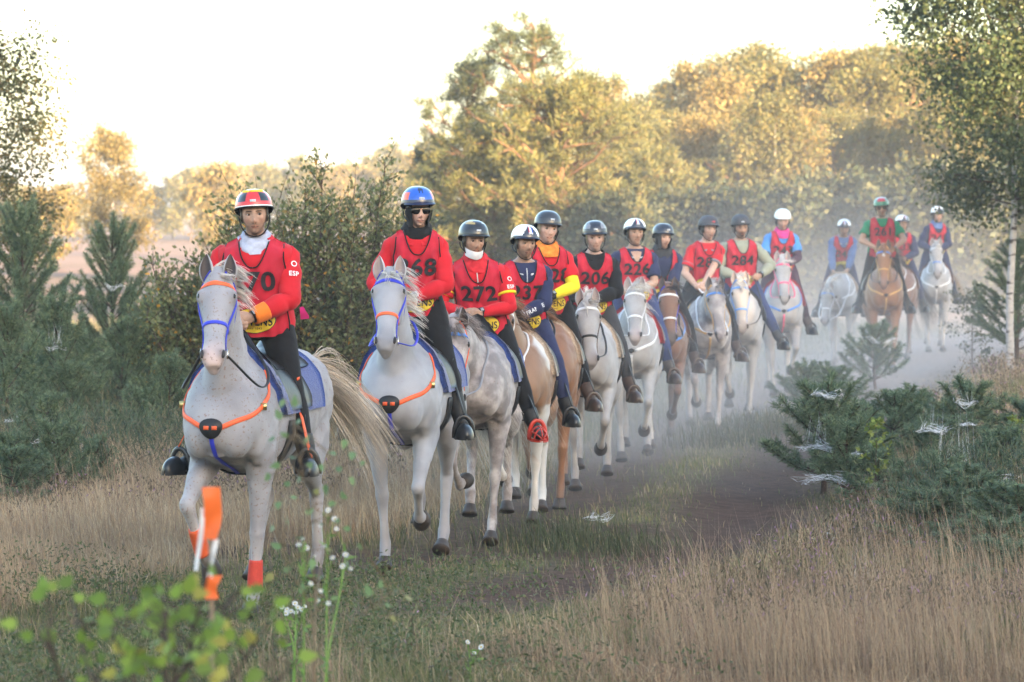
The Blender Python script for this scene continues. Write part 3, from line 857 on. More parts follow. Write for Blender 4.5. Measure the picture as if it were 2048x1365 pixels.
def coat_mat(kind):
    if kind == 'fleabitten':
        return mat('coat_fleabitten', attr=True, rough=.62, var=.13, scale=7, bump=.12, bscale=160, sheen=.15,
                   two=((.25, .235, .25), 4.0, .40, .68), speck=((.23, .14, .12), 62, .615, .75))
    if kind == 'pale':
        return mat('coat_pale', attr=True, rough=.6, var=.12, scale=5, bump=.1, bscale=160, sheen=.15,
                   two=((.24, .235, .25), 3.6, .40, .68), speck=((.30, .25, .25), 60, .68, .5))
    if kind in ('rose', 'roan'):
        return mat('coat_' + kind, attr=True, rough=.62, var=.20, scale=9, bump=.12, bscale=160, sheen=.15,
                   two=((.42, .38, .37), 9, .42, .66), speck=((.20, .13, .11), 70, .64, .6))
    if kind == 'white':
        return mat('coat_white', attr=True, rough=.6, var=.12, scale=6, bump=.1, bscale=160, sheen=.15,
                   two=((.27, .25, .245), 4.2, .40, .70))
    return mat('coat_' + kind, attr=True, rough=.48, var=.16, scale=6, bump=.1, bscale=160, sheen=.1)

def leg_front(sy, pose, dx=0.0):
    a, k, p = (R(v) for v in pose)
    d = lambda t: np.array([math.sin(t), 0, -math.cos(t)])
    E = np.array([.42, sy * .165, .93])
    up = np.array([.44 - .06 * math.sin(a), sy * .18, 1.17])
    K = E + .425 * d(a)
    F = K + .32 * d(a - k)
    P = F + .115 * d(a - k + p)
    K[1] = sy * (.135 + .035 * max(0, math.sin(a))); F[1] = sy * .12; P[1] = sy * .115
    kn, fe = nrm(K - E), nrm(F - K)
    pts = [up, E, E + (K - E) * .45, K - kn * .055, K, K + fe * .05, K + (F - K) * .5, F - fe * .035, F, P + .2 * (F - P), P]
    rad = [(.085, .15), (.088, .115), (.062, .072), (.044, .047), (.047, .051), (.039, .042), (.029, .036), (.033, .042), (.039, .049), (.036, .041), (.042, .046)]
    return limb(pts, rad, n=16, sub=4), K, F, P, nrm(P - F)

def leg_hind(sy, pose):
    w_, f_, p = (R(v) for v in pose)
    d = lambda t: np.array([math.sin(t), 0, -math.cos(t)])
    Hp = np.array([-.62, sy * .13, 1.20])
    St = Hp + .33 * d(R(32) + w_ * .9)
    St[1] = sy * .17
    g = -R(40) + w_ - f_ * .5
    Hk = St + .455 * d(g)
    c = w_ * .9 + f_ * .5 + R(3)
    Fe = Hk + .385 * d(c)
    P = Fe + .115 * d(c + p)
    Hk[1] = sy * .125; Fe[1] = sy * .12; P[1] = sy * .12
    gd, cdn = nrm(Hk - St), nrm(Fe - Hk)
    pts = [Hp, Hp + (St - Hp) * .6 + np.array([-.05, 0, 0]), St + gd * .06, St + (Hk - St) * .55, Hk - gd * .06, Hk + np.array([-.012, 0, 0]), Hk + cdn * .07,
           Hk + (Fe - Hk) * .55, Fe - cdn * .035, Fe, P + .2 * (Fe - P), P]
    rad = [(.12, .22), (.125, .22), (.10, .14), (.064, .080), (.043, .056), (.047, .060), (.042, .052), (.034, .042), (.037, .045), (.043, .052), (.038, .043), (.044, .048)]
    return limb(pts, rad, n=16, sub=4), Hk, Fe, P, nrm(P - Fe)

def hoof(F, P, dr):
    """wedge of horn below the pastern"""
    fw = np.array([1., 0, 0]); fw = nrm(fw - (fw @ dr) * dr)
    sd = np.cross(dr, fw); sd = nrm(sd)
    C = [P - dr * .012, P + dr * .012, P + dr * .05 + fw * .012, P + dr * .072 + fw * .018]
    return loft(C, [sd] * 4, [fw] * 4, [.041, .047, .056, .060], [.046, .054, .064, .068], n=16), P + dr * .08

def strap(pts, wd, th, bvh=None, off=.004, sub=6, closed=False, lift=0.0):
    """flat ribbon laid over the body"""
    P = crom(np.asarray(pts, float), sub)
    Nn = np.zeros_like(P)
    for i, p in enumerate(P):
        if bvh is not None:
            loc, n, _, dist = bvh.find_nearest(Vector(p))
            n = np.array(n); P[i] = np.array(loc) + n * off
            Nn[i] = n
        else:
            Nn[i] = (0, 0, 1)
    if bvh is not None:                      # iron out bumps
        for _ in range(2):
            P[1:-1] = .25 * P[:-2] + .5 * P[1:-1] + .25 * P[2:]
            Nn[1:-1] = .25 * Nn[:-2] + .5 * Nn[1:-1] + .25 * Nn[2:]
    T = np.gradient(P, axis=0); T /= np.maximum(np.linalg.norm(T, axis=1, keepdims=True), 1e-9)
    S = np.cross(T, Nn); S /= np.maximum(np.linalg.norm(S, axis=1, keepdims=True), 1e-9)
    U = np.cross(S, T)
    k = len(P)
    return loft(P, S, U, np.full(k, wd / 2), np.full(k, th / 2), n=8, ex=.35)

def strands(name, roots, dirs, lens, mt, parent, wd=.006, grav=.35, seg=6, curl=.03, col=None, spread=.25, taper=.2):
    """hair as tapering ribbons; grav pulls the tips down"""
    n = len(roots)
    roots = np.asarray(roots, float); dirs = np.asarray(dirs, float)
    nl_ = max(6, n // 13)                      # locks: neighbouring hairs share a direction and gather at the tip
    lockc = roots[rng.integers(0, n, nl_)]
    lk = ((roots[:, None] - lockc[None]) ** 2).sum(-1).argmin(1)
    dirs = dirs + rng.normal(0, spread, (nl_, 3))[lk] + rng.normal(0, spread * .28, (n, 3)); dirs /= np.linalg.norm(dirs, axis=1, keepdims=True)
    lens = np.asarray(lens, float) * rng.uniform(.75, 1.15, nl_)[lk] * rng.uniform(.8, 1.05, n)
    t = np.linspace(0, 1, seg + 1)
    ph = rng.uniform(0, 6.28, (nl_, 2))[lk] + rng.normal(0, .3, (n, 2))
    P = roots[:, None] + (dirs * lens[:, None])[:, None] * t[None, :, None]
    P += ((lockc[lk] - roots)[:, None] * .75) * t[None, :, None]
    P[..., 2] -= (grav * lens)[:, None] * t[None] ** 2
    cv = np.cross(dirs, [0, 0, 1.]); cv /= np.maximum(np.linalg.norm(cv, axis=1, keepdims=True), 1e-6)
    P += cv[:, None] * (np.sin(t[None] * 5 + ph[:, :1]) * t[None] * curl * lens[:, None] * 3)[..., None]
    T = np.gradient(P, axis=1); T /= np.maximum(np.linalg.norm(T, axis=2, keepdims=True), 1e-9)
    rv = rng.normal(0, 1, (n, 1, 3)); W = np.cross(T, rv); W /= np.maximum(np.linalg.norm(W, axis=2, keepdims=True), 1e-9)
    wv = wd * (1 - (1 - taper) * t ** 1.5)[None, :, None] * rng.uniform(.6, 1.3, (n, 1, 1))
    V = np.stack([P - W * wv / 2, P + W * wv / 2], 2).reshape(-1, 3)
    b = (np.arange(n) * (seg + 1) * 2)[:, None] + (np.arange(seg) * 2)[None]
    Q = np.stack([b, b + 1, b + 3, b + 2], -1).reshape(-1, 4)
    c = None
    if col is not None:
        c = np.repeat(np.asarray(col)[None] * (rng.uniform(.70, 1.15, (nl_, 1))[lk] * rng.uniform(.85, 1.1, (n, 1))), (seg + 1) * 2, 0)
    return mobj(name, V, Q, mt, parent, col=c)

def make_horse(cfg, loc, heading, s):
    """Empty at the ground under the saddle; local +X is forward, +Y the horse's left"""
    ck = cfg.get('coat', 'white')
    cb, cl, cm, cmane = COATS[ck]
    vox = cfg.get('vox', .016)
    root = empty('horse', loc, heading, s)
    # ---- torso
    X = np.array([-1.00, -.95, -.86, -.72, -.52, -.30, -.08, .14, .32, .48, .62, .73, .80, .835])
    Z = np.array([1.20, 1.20, 1.205, 1.20, 1.185, 1.165, 1.145, 1.135, 1.145, 1.165, 1.165, 1.15, 1.13, 1.12])
    Bt = np.array([.04, .17, .265, .318, .325, .315, .315, .335, .375, .36, .28, .19, .115, .05])
    Bb = np.array([.04, .17, .22, .250, .250, .272, .298, .308, .300, .275, .235, .180, .110, .05])
    A = np.array([.04, .14, .215, .268, .276, .272, .284, .290, .272, .252, .232, .192, .130, .05])
    k = len(X)
    TT = crom(np.stack([X, Z, Bt, Bb, A], -1), 3)
    k = len(TT)
    Cc = np.stack([TT[:, 0], np.zeros(k), TT[:, 1]], -1)
    mb = MB()
    mb.add(*loft(Cc, [[0, 1, 0]] * k, [[0, 0, 1]] * k, TT[:, 4], TT[:, 2], TT[:, 3], n=28, ex=.92))
    # ---- neck and head
    na, nl = R(cfg.get('neck', 52)), cfg.get('nlen', .74)
    ny, hy, hp = R(cfg.get('nyaw', 0)), R(cfg.get('hyaw', 0)), R(cfg.get('hpitch', 58))
    nb = np.array([.48, 0, 1.25])
    poll = nb + nl * np.array([math.cos(na) * math.cos(ny), math.cos(na) * math.sin(ny), math.sin(na)])
    h = np.array([math.cos(hp) * math.cos(hy), math.cos(hp) * math.sin(hy), -math.sin(hp)])
    sd = np.array([-math.sin(hy), math.cos(hy), 0])
    f = np.cross(h, sd)
    HC = poll + f * -.02
    nd = nrm(poll - nb)
    arch = np.cross(nd, [0, 1., 0]) * -1
    arch = arch if arch[2] > 0 else -arch
    pts = [nb - nd * .16 + np.array([.02, 0, -.06]), nb + nd * .08, nb + nd * nl * .38 + arch * .012, nb + nd * nl * .68 + arch * .022, poll - nd * .03 - f * .03, poll + h * .10 - f * .035]
    rad = [(.19, .33), (.155, .27), (.108, .195), (.086, .155), (.076, .128), (.07, .11)]
    mb.add(*limb(pts, rad, n=22, sub=5))
    neckC = crom(np.hstack([np.array(pts), np.array(rad)]), 5)
    ht = np.linspace(0, 1, 25)
    ip = lambda a: np.interp(ht, HEAD_T, a)
    HF, HJ, HW = (np.convolve(np.pad(ip(a), 1, 'edge'), [.25, .5, .25], 'valid') for a in (HEAD_F, HEAD_J, HEAD_W))
    mid = (HF + HJ) / 2
    hc = HC + ht[:, None] * HEAD_L * h + mid[:, None] * f
    mb.add(*loft(hc, [sd] * 25, [f] * 25, HW, (HF - HJ) / 2, n=26, ex=.82))
    hp_ = lambda t, y, ff: HC + t * HEAD_L * h + y * sd + ff * f
    RH = np.stack([sd, f, h], 1)             # columns: side, forward, along
    for sy in (1, -1):
        mb.add(*ellipsoid(hp_(.33, sy * .058, -.085), (.036, .085, .10), rot=RH))      # cheek
        mb.add(*ellipsoid(hp_(.235, sy * .082, .040), (.034, .040, .050), rot=RH))     # brow over the eye
        mb.add(*ellipsoid(hp_(.885, sy * .044, .022), (.026, .032, .045), rot=RH))     # nostril flare
        mb.add(*ellipsoid(hp_(.50, sy * .045, .020), (.022, .030, .12), rot=RH))       # cheekbone crest
        mb.add(*ellipsoid((.70, sy * .100, 1.10), (.116, .098, .150)))                 # breast
        mb.add(*ellipsoid((.50, sy * .172, 1.14), (.155, .090, .25)))                  # shoulder
        mb.add(*ellipsoid((-.70, sy * .14, 1.22), (.235, .135, .25)))                  # rump
    mb.add(*ellipsoid(hp_(.955, 0, -.052), (.038, .026, .045), rot=RH))                # chin
    legs = {}
    for nm, sy, fn, df in (('fl', 1, leg_front, (4, 4, 32)), ('fr', -1, leg_front, (4, 4, 32)), ('hl', 1, leg_hind, (0, 0, 30)), ('hr', -1, leg_hind, (0, 0, 30))):
        (V, Fq), J1, J2, P, dr = fn(sy, cfg.get(nm, df))
        mb.add(V, Fq)
        legs[nm] = (J1, J2, P, dr)
    hoofs = {n_: hoof(l[1], l[2], l[3]) for n_, l in legs.items()}
    low = min(v[0][0][:, 2].min() for v in hoofs.values())
    dz = -low + cfg.get('lift', 0.0)
    V, Fq = mb.data()
    me = remesh(V, Fq, vox, smooth=4 if vox < .017 else 3)
    P = verts_of(me)
    # ---- coat colours by place on the body
    # slight unevenness of muscle under the skin
    wv_ = (np.sin(P[:, 0] * 31 + P[:, 2] * 17) * np.sin(P[:, 2] * 27 - P[:, 1] * 19 + 1) + np.sin(P[:, 0] * 53 + P[:, 1] * 41 + 2) * np.sin(P[:, 2] * 47 + 3) * .6)
    nv_ = np.empty(len(P) * 3, np.float32); me.vertices.foreach_get('normal', nv_)
    amp_ = .0042 * (P[:, 2] > .75) * (P[:, 0] < .62)
    P = P + nv_.reshape(-1, 3) * (wv_ * amp_)[:, None]
    me.vertices.foreach_set('co', P.astype(np.float32).ravel()); me.update()
    c = np.tile(np.array(cb, float) * (np.array([.74, .755, .79]) if ck in ('fleabitten', 'pale', 'white', 'roan', 'rose') else np.array([.82, .82, .84])), (len(P), 1))
    for nm, (J1, J2, Pp, dr) in legs.items():
        seg_a, seg_b = J1, Pp
        ab = seg_b - seg_a
        tt = np.clip(((P - seg_a) @ ab) / (ab @ ab), -.25, 1.1)
        dist = np.linalg.norm(P - (seg_a + tt[:, None] * ab), axis=1)
        wgt = sstep(.13, .09, dist) * sstep(-.25, .10, tt)
        lc = cfg.get('socks', {}).get(nm, cl)
        c = mix(c, np.broadcast_to(lc, c.shape), wgt) if False else c * (1 - wgt[:, None]) + np.array(lc) * wgt[:, None]
        mud = sstep(.35, 1.0, tt) * sstep(.13, .09, dist) * max(.55, cfg.get('mud', .35))
        c = c * (1 - mud[:, None]) + np.array((.15, .105, .085)) * mud[:, None]
        if ck in ('fleabitten', 'pale', 'rose', 'roan', 'white'):      # grey knees and hocks
            kn = np.exp(-((np.linalg.norm(P - (J1 + (J2 - J1) * .12), axis=1)) / .085) ** 2) * cfg.get('knees', .45)
            c = c * (1 - kn[:, None]) + np.array((.22, .19, .19)) * kn[:, None]
    q = P - HC
    qt, qy, qf = (q @ h) / HEAD_L, q @ sd, q @ f
    onh = (qt > -.05) & (np.abs(qy) < .16) & (qf > -.2) & (qf < .14)
    mz = sstep(.70, .90, qt) * onh
    c = c * (1 - mz[:, None]) + np.array(cfg.get('muzzle', cm)) * mz[:, None]
    for sy in (1, -1):
        e = hp_(.247, sy * .093, .052)
        de = np.linalg.norm(P - e, axis=1)
        wv = np.exp(-(de / .036) ** 2) * .75
        c = c * (1 - wv[:, None]) + np.array((.10, .085, .085)) * wv[:, None]
        nn = hp_(.895, sy * .056, .040)
        wv = np.exp(-(np.linalg.norm(P - nn, axis=1) / .026) ** 2) * .92
        c = c * (1 - wv[:, None]) + np.array((.035, .028, .03)) * wv[:, None]
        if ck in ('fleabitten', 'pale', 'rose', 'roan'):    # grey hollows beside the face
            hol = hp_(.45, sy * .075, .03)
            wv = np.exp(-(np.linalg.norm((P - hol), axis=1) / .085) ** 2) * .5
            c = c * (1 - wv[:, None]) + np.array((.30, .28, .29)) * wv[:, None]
    if cfg.get('blaze'):
        wv = onh * sstep(cfg['blaze'], cfg['blaze'] * .6, np.abs(qy)) * sstep(.02, .05, qf) * sstep(.1, .16, qt) * sstep(.95, .8, qt)
        c = c * (1 - wv[:, None]) + np.array((.60, .57, .55)) * wv[:, None]
    if cfg.get('star'):
        wv = onh * sstep(1.0, .6, np.sqrt((qy / .028) ** 2 + ((qt - .2) / .07) ** 2)) * sstep(.02, .05, qf)
        c = c * (1 - wv[:, None]) + np.array((.60, .57, .55)) * wv[:, None]
    if ck == 'pinto':
        fld = np.sin(P[:, 0] * 6 + 1) + np.sin(P[:, 2] * 7 + 2 + P[:, 1] * 5) + .8 * np.sin(P[:, 1] * 11 + P[:, 0] * 9)
        wv = sstep(-.75, -.6, fld) * sstep(.62, .50, P[:, 0])
        c = c * (1 - wv[:, None]) + np.array((.55, .53, .51)) * wv[:, None]
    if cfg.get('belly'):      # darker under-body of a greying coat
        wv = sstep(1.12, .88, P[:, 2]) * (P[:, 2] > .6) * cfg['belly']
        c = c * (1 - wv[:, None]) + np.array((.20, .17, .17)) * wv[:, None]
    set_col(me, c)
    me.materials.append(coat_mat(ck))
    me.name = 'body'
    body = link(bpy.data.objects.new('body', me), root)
    bvh = bvh_of(me)
    kids = [body]
    add = lambda o: (kids.append(o), o)[1]
    # ---- hooves
    hm = mat('hoof_horn', (.055, .042, .036), rough=.6, var=.35, scale=14)
    for nm, ((V, Fq), _) in hoofs.items():
        add(mobj('hoof', V, Fq, hm, root))
    # ---- eyes, nostrils, ears
    em = mat('eye_dark', (.012, .009, .008), rough=.16, var=0, bump=0, spec=.35)
    nm_ = mat('nostril', (.022, .016, .016), rough=.5, var=.1, bump=0)
    for sy in (1, -1):
        V, Fq = ellipsoid(hp_(.245, sy * .0930, .050), (.0165, .023, .027), rot=RH)
        add(mobj('eye', V, Fq, em, root))
        rot = RH @ np.array(Matrix.Rotation(R(-25 * sy), 3, 'Z'))
        V, Fq = ellipsoid(hp_(.900, sy * .0580, .040), (.0115, .015, .028), rot=rot)
        add(mobj('nostril', V, Fq, nm_, root))
    ear_m = mat('coat_ear', attr=True, rough=.8, var=.1, scale=30)
    fw = cfg.get('ears', 12)
    for sy in (1, -1):
        b0 = hp_(.045, sy * .056, .022)
        upv = nrm(np.array([0, 0, 1.]) * .75 - h * .35 + f * .12 + sd * sy * .20)
        sv = nrm(np.cross(upv, f)) * 1.0
        fv = np.cross(sv, upv); fv = fv if fv @ f > 0 else -fv
        fv = nrm(fv + sd * sy * .25)
        sv = nrm(np.cross(upv, fv))
        m_, n_ = 12, 13
        V, cc = [], []
        for lay, (off, rr) in enumerate(((0, 1.0), (.006, .80))):
            for i in range(m_):
                t = i / (m_ - 1)
                wd = (.036 * (math.sin(math.pi * (t * .80 + .20)) ** .75) * (1.0 + .15 * math.sin(t * 3)) + .001) * rr
                for j in range(n_):
                    a = R(-120 + 240 * j / (n_ - 1))
                    pt = b0 + upv * (.165 * t) + wd * (math.sin(a) * sv) - fv * (wd * .70 * math.cos(a) - off) + fv * .012 * math.sin(t * 3) + sd * (-sy) * .02 * t * t
                    V.append(pt)
                    cc.append(np.array(cb) * .92 if lay == 0 else np.array((.10, .085, .085)) if ck not in ('white', 'pale') else np.array((.36, .30, .29)))
        Q = grid_faces(m_, n_)
        Q2 = Q[:, ::-1] + m_ * n_
        e = []
        idx = lambda l, i, j: l * m_ * n_ + i * n_ + j
        for i in range(m_ - 1):
            e.append((idx(0, i, 0), idx(0, i + 1, 0), idx(1, i + 1, 0), idx(1, i, 0)))
            e.append((idx(0, i + 1, n_ - 1), idx(0, i, n_ - 1), idx(1, i, n_ - 1), idx(1, i + 1, n_ - 1)))
        add(mobj('ear', V, np.vstack([Q, Q2, np.array(e)]), ear_m, root, col=cc))
    # ---- mane, forelock, tail
    hair = mat('horse_hair', attr=True, rough=.55, var=.12, scale=40, bump=0, sheen=.2)
    mw = cfg.get('wind', (.5, .6, .35))
    nmane = cfg.get('nmane', 560)
    ti = rng.uniform(cfg.get('mane_from', .06), .97, nmane)
    crest = []
    for t in ti:
        i = t * (len(neckC) - 7) + 4
        i0 = int(i); fr_ = i - i0
        cpt = neckC[i0] * (1 - fr_) + neckC[min(i0 + 1, len(neckC) - 1)] * fr_
        Tn = nrm(neckC[min(i0 + 1, len(neckC) - 1), :3] - neckC[i0 - 1, :3])
        Un = np.cross(Tn, [0, 1., 0]) * -1
        Un = Un if (Un[2] > 0 or Un[0] < 0) else -Un
        Un = Un if Un @ arch > 0 else -Un
        crest.append(cpt[:3] + Un * (cpt[4] * .96) + np.array([0, rng.normal(0, .012), 0]))
    crest = np.array(crest)
    md = np.array(cfg.get('mane_dir', (-.45, .75, .35)))
    add(strands('mane', crest, np.tile(md, (nmane, 1)), np.full(nmane, cfg.get('mane_len', .20)), hair, root, wd=.0046, grav=.55, col=cmane, spread=.24))
    fl = np.array([hp_(rng.uniform(.0, .06), rng.normal(0, .022), .085) for _ in range(60)])
    fd = np.array(h) * .6 + f * .35 + sd * cfg.get('fore_side', .5)
    add(strands('forelock', fl, np.tile(fd, (60, 1)), np.full(60, cfg.get('fore_len', .14)), hair, root, wd=.006, grav=.15, col=cmane, spread=.35, seg=5))
    nt_ = cfg.get('ntail', 620)
    tr_ = np.array([-.985, 0, 1.36]) + rng.normal(0, 1, (nt_, 3)) * np.array([.015, .022, .03])
    tv = np.array(cfg.get('tail_dir', (-.75, .15, .25)))
    add(strands('tail', tr_, np.tile(tv, (nt_, 1)), np.full(nt_, cfg.get('tail_len', .80)), hair, root, wd=.0046, grav=cfg.get('tail_grav', .85), col=cfg.get('tail_col', cmane), spread=cfg.get('tail_spread', .13), seg=9, curl=.035))
    # ---- tack
    tk = cfg.get('tack', {})
    webm = lambda nm, cc: mat('web_' + nm, cc, rough=.5, var=.06, scale=90, bump=.1)
    WEB = {'blue': (.035, .05, .55), 'orange': (.85, .13, .04), 'brown': (.09, .045, .03), 'black': (.02, .02, .022), 'white': (.72, .72, .74),
           'pink': (.85, .10, .22), 'cyan': (.06, .22, .62), 'tan': (.55, .33, .12), 'grey': (.25, .25, .27)}
    wm = lambda k_: webm(k_, WEB[k_])
    def hring(t, lo, hi, n=11):              # points round the face at t, angles from the front (0) to each side
        j = np.interp(t, HEAD_T, HEAD_J); fF = np.interp(t, HEAD_T, HEAD_F); ww = np.interp(t, HEAD_T, HEAD_W)
        out = []
        for a in np.linspace(lo, hi, n):
            a = R(a)
            out.append(HC + t * HEAD_L * h + sd * ww * 1.08 * math.sin(a) + f * ((fF + j) / 2 + (fF - j) / 2 * 1.08 * math.cos(a)))
        return out
    tB, tN, tS = .14, .56, .78
    if tk.get('brow'):
        add(mobj('browband', *strap(hring(tB, -80, 80), .026, .006, bvh), wm(tk['brow']), root))
    if tk.get('nose'):
        add(mobj('noseband', *strap(hring(tN, -110, 110), .022, .006, bvh), wm(tk['nose']), root))
    if tk.get('cheek'):
        for sy in (1, -1):
            pl = [hp_(-.02, sy * .03, .06), hp_(.06, sy * .095, .0), hring(tB, 78 * sy, 79 * sy, 2)[0], hp_(.34, sy * .11, .0), hring(tN, 75 * sy, 76 * sy, 2)[0], hp_(tS, sy * .066, -.022)]
            add(mobj('cheekpiece', *strap(pl, .020, .006, bvh), wm(tk['cheek']), root))
            pl = [hp_(.06, sy * .095, -.02), hp_(.22, sy * .10, -.10), hp_(.36, sy * .06, -.165), hp_(.40, 0, -.18)]
            add(mobj('throatlatch', *strap(pl, .015, .005, bvh), wm(tk['cheek']), root))
    metal = mat('bit_metal', (.62, .60, .58), rough=.25, metal=1., var=.05, bump=0)
    if tk.get('cheek') and cfg.get('detail'):
        for sy in (1, -1):
            c0 = hp_(tS + .03, sy * .073, -.030)
            a = np.linspace(0, 2 * np.pi, 17)
            ring = c0 + np.outer(np.cos(a), h) * .030 + np.outer(np.sin(a), f) * .022
            add(mobj('bit', *limb(ring, [.0035] * 17, side=tuple(sd), n=6, sub=1), metal, root))
    if tk.get('breast'):
        bc = tk['breast']
        for sy in (1, -1):
            pl = [(.40, sy * .17, 1.44), (.52, sy * .23, 1.30), (.68, sy * .17, 1.20), (.82, sy * .04, 1.13)]
            o = add(mobj('breastplate_strap', *strap(pl, .028, .007, bvh, off=.006, sub=8), wm(bc), root))
            if cfg.get('detail'):
                loc, n_, _, _ = bvh.find_nearest(Vector((.60, sy * .21, 1.24)))
                V, Fq = box(np.array(loc) + np.array(n_) * .012, (.006, .017, .02))
                add(mobj('buckle', V, Fq, mat('brass', (.65, .48, .2), rough=.3, metal=1., var=.05, bump=0), root))
        loc, n_, _, _ = bvh.find_nearest(Vector((.95, 0, 1.13)))
        n_ = np.array(n_); uu = nrm(np.array([0, 0, 1.]) - n_ * n_[2]); ss = np.cross(uu, n_)
        cpt = np.array(loc) + n_ * .012
        a = np.linspace(0, 2 * np.pi, 24, endpoint=False)
        rr = .052 * (1 - .30 * np.sin(a) * (np.sin(a) < 0) * -1 * 0) * (1 + .25 * np.cos(3 * (a - np.pi / 2) + np.pi) * .5)
        sz_ = 1.0 if cfg.get('detail') else .42
        shield = sz_ * np.array([.065 * np.cos(a) * (1 + .25 * np.sin(a)), .058 * np.sin(a)]).T
        ringp = cpt + shield[:, :1] * ss + shield[:, 1:] * uu
        V = np.vstack([ringp - n_ * .008, ringp + n_ * .004, cpt + n_ * .012])
        Q = np.stack([np.arange(24), (np.arange(24) + 1) % 24, 24 + (np.arange(24) + 1) % 24, 24 + np.arange(24)], -1)
        Tt = np.stack([24 + np.arange(24), 24 + (np.arange(24) + 1) % 24, np.full(24, 48)], -1)
        o = add(mobj('breast_shield', V, [Q, Tt], wm('black'), root))
        if cfg.get('detail'):
            for sy in (1, -1):
                V, Fq = box(cpt + n_ * .014 + ss * sy * .024 + uu * .005, (.014, .011, .005), rot=np.stack([ss, uu, n_], 1))
                o2 = mobj('shield_patch', V, Fq, wm('orange'), o); kids.append(o2)
        add(mobj('breastplate_tail', *strap([cpt - n_ * .02 - uu * .04, (.78, 0, .98), (.60, 0, .84), (.34, 0, .78)], .026, .006, bvh, off=.006), wm(tk.get('tail', bc)), root))
    # saddle pad draped over the back
    def drape(name, x0, x1, a0, a1, off, nx, na, mt, edge=None, bump=None):
        V = []
        for i in range(nx):
            u = i / (nx - 1)
            for j in range(na):
                v = j / (na - 1)
                aa = a0 + (a1 - a0) * v
                x = x0 + (x1 - x0) * u
                if edge: x, aa = edge(x, aa, u, v)
                ar = R(aa)
                dirv = Vector((0, math.sin(ar), math.cos(ar)))
                ax = Vector((x, 0, 1.17))
                hit = bvh.ray_cast(ax + dirv * 1.2, -dirv)
                rad_ = (hit[0] - ax).length if hit[0] is not None else .3
                rad_ = min(rad_, .42)
                V.append((ax + dirv * rad_, dirv))
        A_ = np.array([list(p) for p, d in V]).reshape(nx, na, 3)
        Dv = np.array([list(d) for p, d in V]).reshape(nx, na, 3)
        for _ in range(2):
            A_[1:-1, 1:-1] = .4 * A_[1:-1, 1:-1] + .15 * (A_[:-2, 1:-1] + A_[2:, 1:-1] + A_[1:-1, :-2] + A_[1:-1, 2:])
        o_ = off if bump is None else off + bump(np.linspace(0, 1, nx)[:, None], np.linspace(0, 1, na)[None])[..., None]
        top = (A_ + Dv * o_).reshape(-1, 3); bot = (A_ - Dv * .004).reshape(-1, 3)
        Q = grid_faces(nx, na); nV = nx * na
        per = [i * na for i in range(nx)] + [(nx - 1) * na + j for j in range(1, na)] + [i * na + na - 1 for i in range(nx - 2, -1, -1)] + [j for j in range(na - 2, 0, -1)]
        per = np.array(per); pn = np.roll(per, -1)
        Sq = np.stack([per, pn, pn + nV, per + nV], -1)
        return mobj(name, np.vstack([top, bot]), np.vstack([Q[:, ::-1], Q + nV, Sq]), mt, root)
    pc = cfg.get('pad', 'fleece_tan')
    PAD = {'blue': mat('pad_blue', (.020, .050, .22), rough=.9, var=.25, scale=60, bump=.7, bscale=120, sheen=.4),
           'fleece_tan': mat('pad_fleece', (.46, .37, .30), rough=1, var=.3, scale=70, bump=.8, bscale=110),
           'black': mat('pad_black', (.03, .03, .035), rough=.9, var=.2, scale=60, bump=.4),
           'red': mat('pad_red', (.30, .02, .03), rough=.9, var=.2, scale=60, bump=.4),
           'brown': mat('pad_brown', (.12, .055, .04), rough=.9, var=.2, scale=60, bump=.4)}
    def pedge(x, aa, u, v):
        side = abs(2 * v - 1)
        return x - .10 * side ** 2 * (u > .5) * u + .05 * side * (u < .5), aa
    add(drape('saddle_pad', -.52, .44, -88, 88, .026, 16, 25, PAD[pc], pedge, bump=lambda u, v: .012 * (np.abs(u - .97) < .06) + 0 * v))
    sdm = mat('saddle_leather', cfg.get('saddle_col', (.025, .022, .022)), rough=.38, var=.25, scale=18, bump=.2)
    def sb(u, v):
        top = np.exp(-((v - .5) / .16) ** 2)
        return top * (.035 + .085 * sstep(.78, 1.0, u) + .075 * sstep(.28, .0, u))
    add(drape('saddle', -.38, .30, -40, 40, .040, 14, 19, sdm, bump=sb))
    for sy in (1, -1):
        add(drape('saddle_flap', -.14, .34, 32 * sy, 84 * sy, .036, 8, 10, sdm, lambda x, aa, u, v: (x + .06 * math.sin(v * 3.1) * (u - .3), aa)))
    gp = [(.22, .30 * math.sin(a), 1.13 - .38 * math.cos(a)) for a in np.linspace(-1.6, 1.6, 9)]
    add(mobj('girth', *strap(gp, .085, .014, bvh, off=.008, sub=4), wm('black'), root))
    lb = cfg.get('leg_wraps')
    if lb:
        for nm, cc in lb.items():
            J1, J2, Pp, dr = legs[nm]
            ax = nrm(J2 - J1)
            V, Fq = limb([J2 - ax * .165, J2 - ax * .12, J2 - ax * .04, J2 + ax * .005], [(.039, .046), (.041, .049), (.044, .054), (.047, .058)], n=16, sub=3)
            add(mobj('leg_boot', V, Fq, mat('neoprene_' + str(cc), cc, rough=.65, var=.12, scale=50, bump=.25), root))
    for o in kids:
        if o.parent is root:
            o.location.z += dz
    info = dict(root=root, dz=dz, bvh=bvh, bit={sy: hp_(tS + .05, sy * .074, -.035) + np.array([0, 0, dz]) for sy in (1, -1)},
                crest=crest, HC=HC, wm=wm, metal=metal, kids=kids, hp=hp_)
    return info
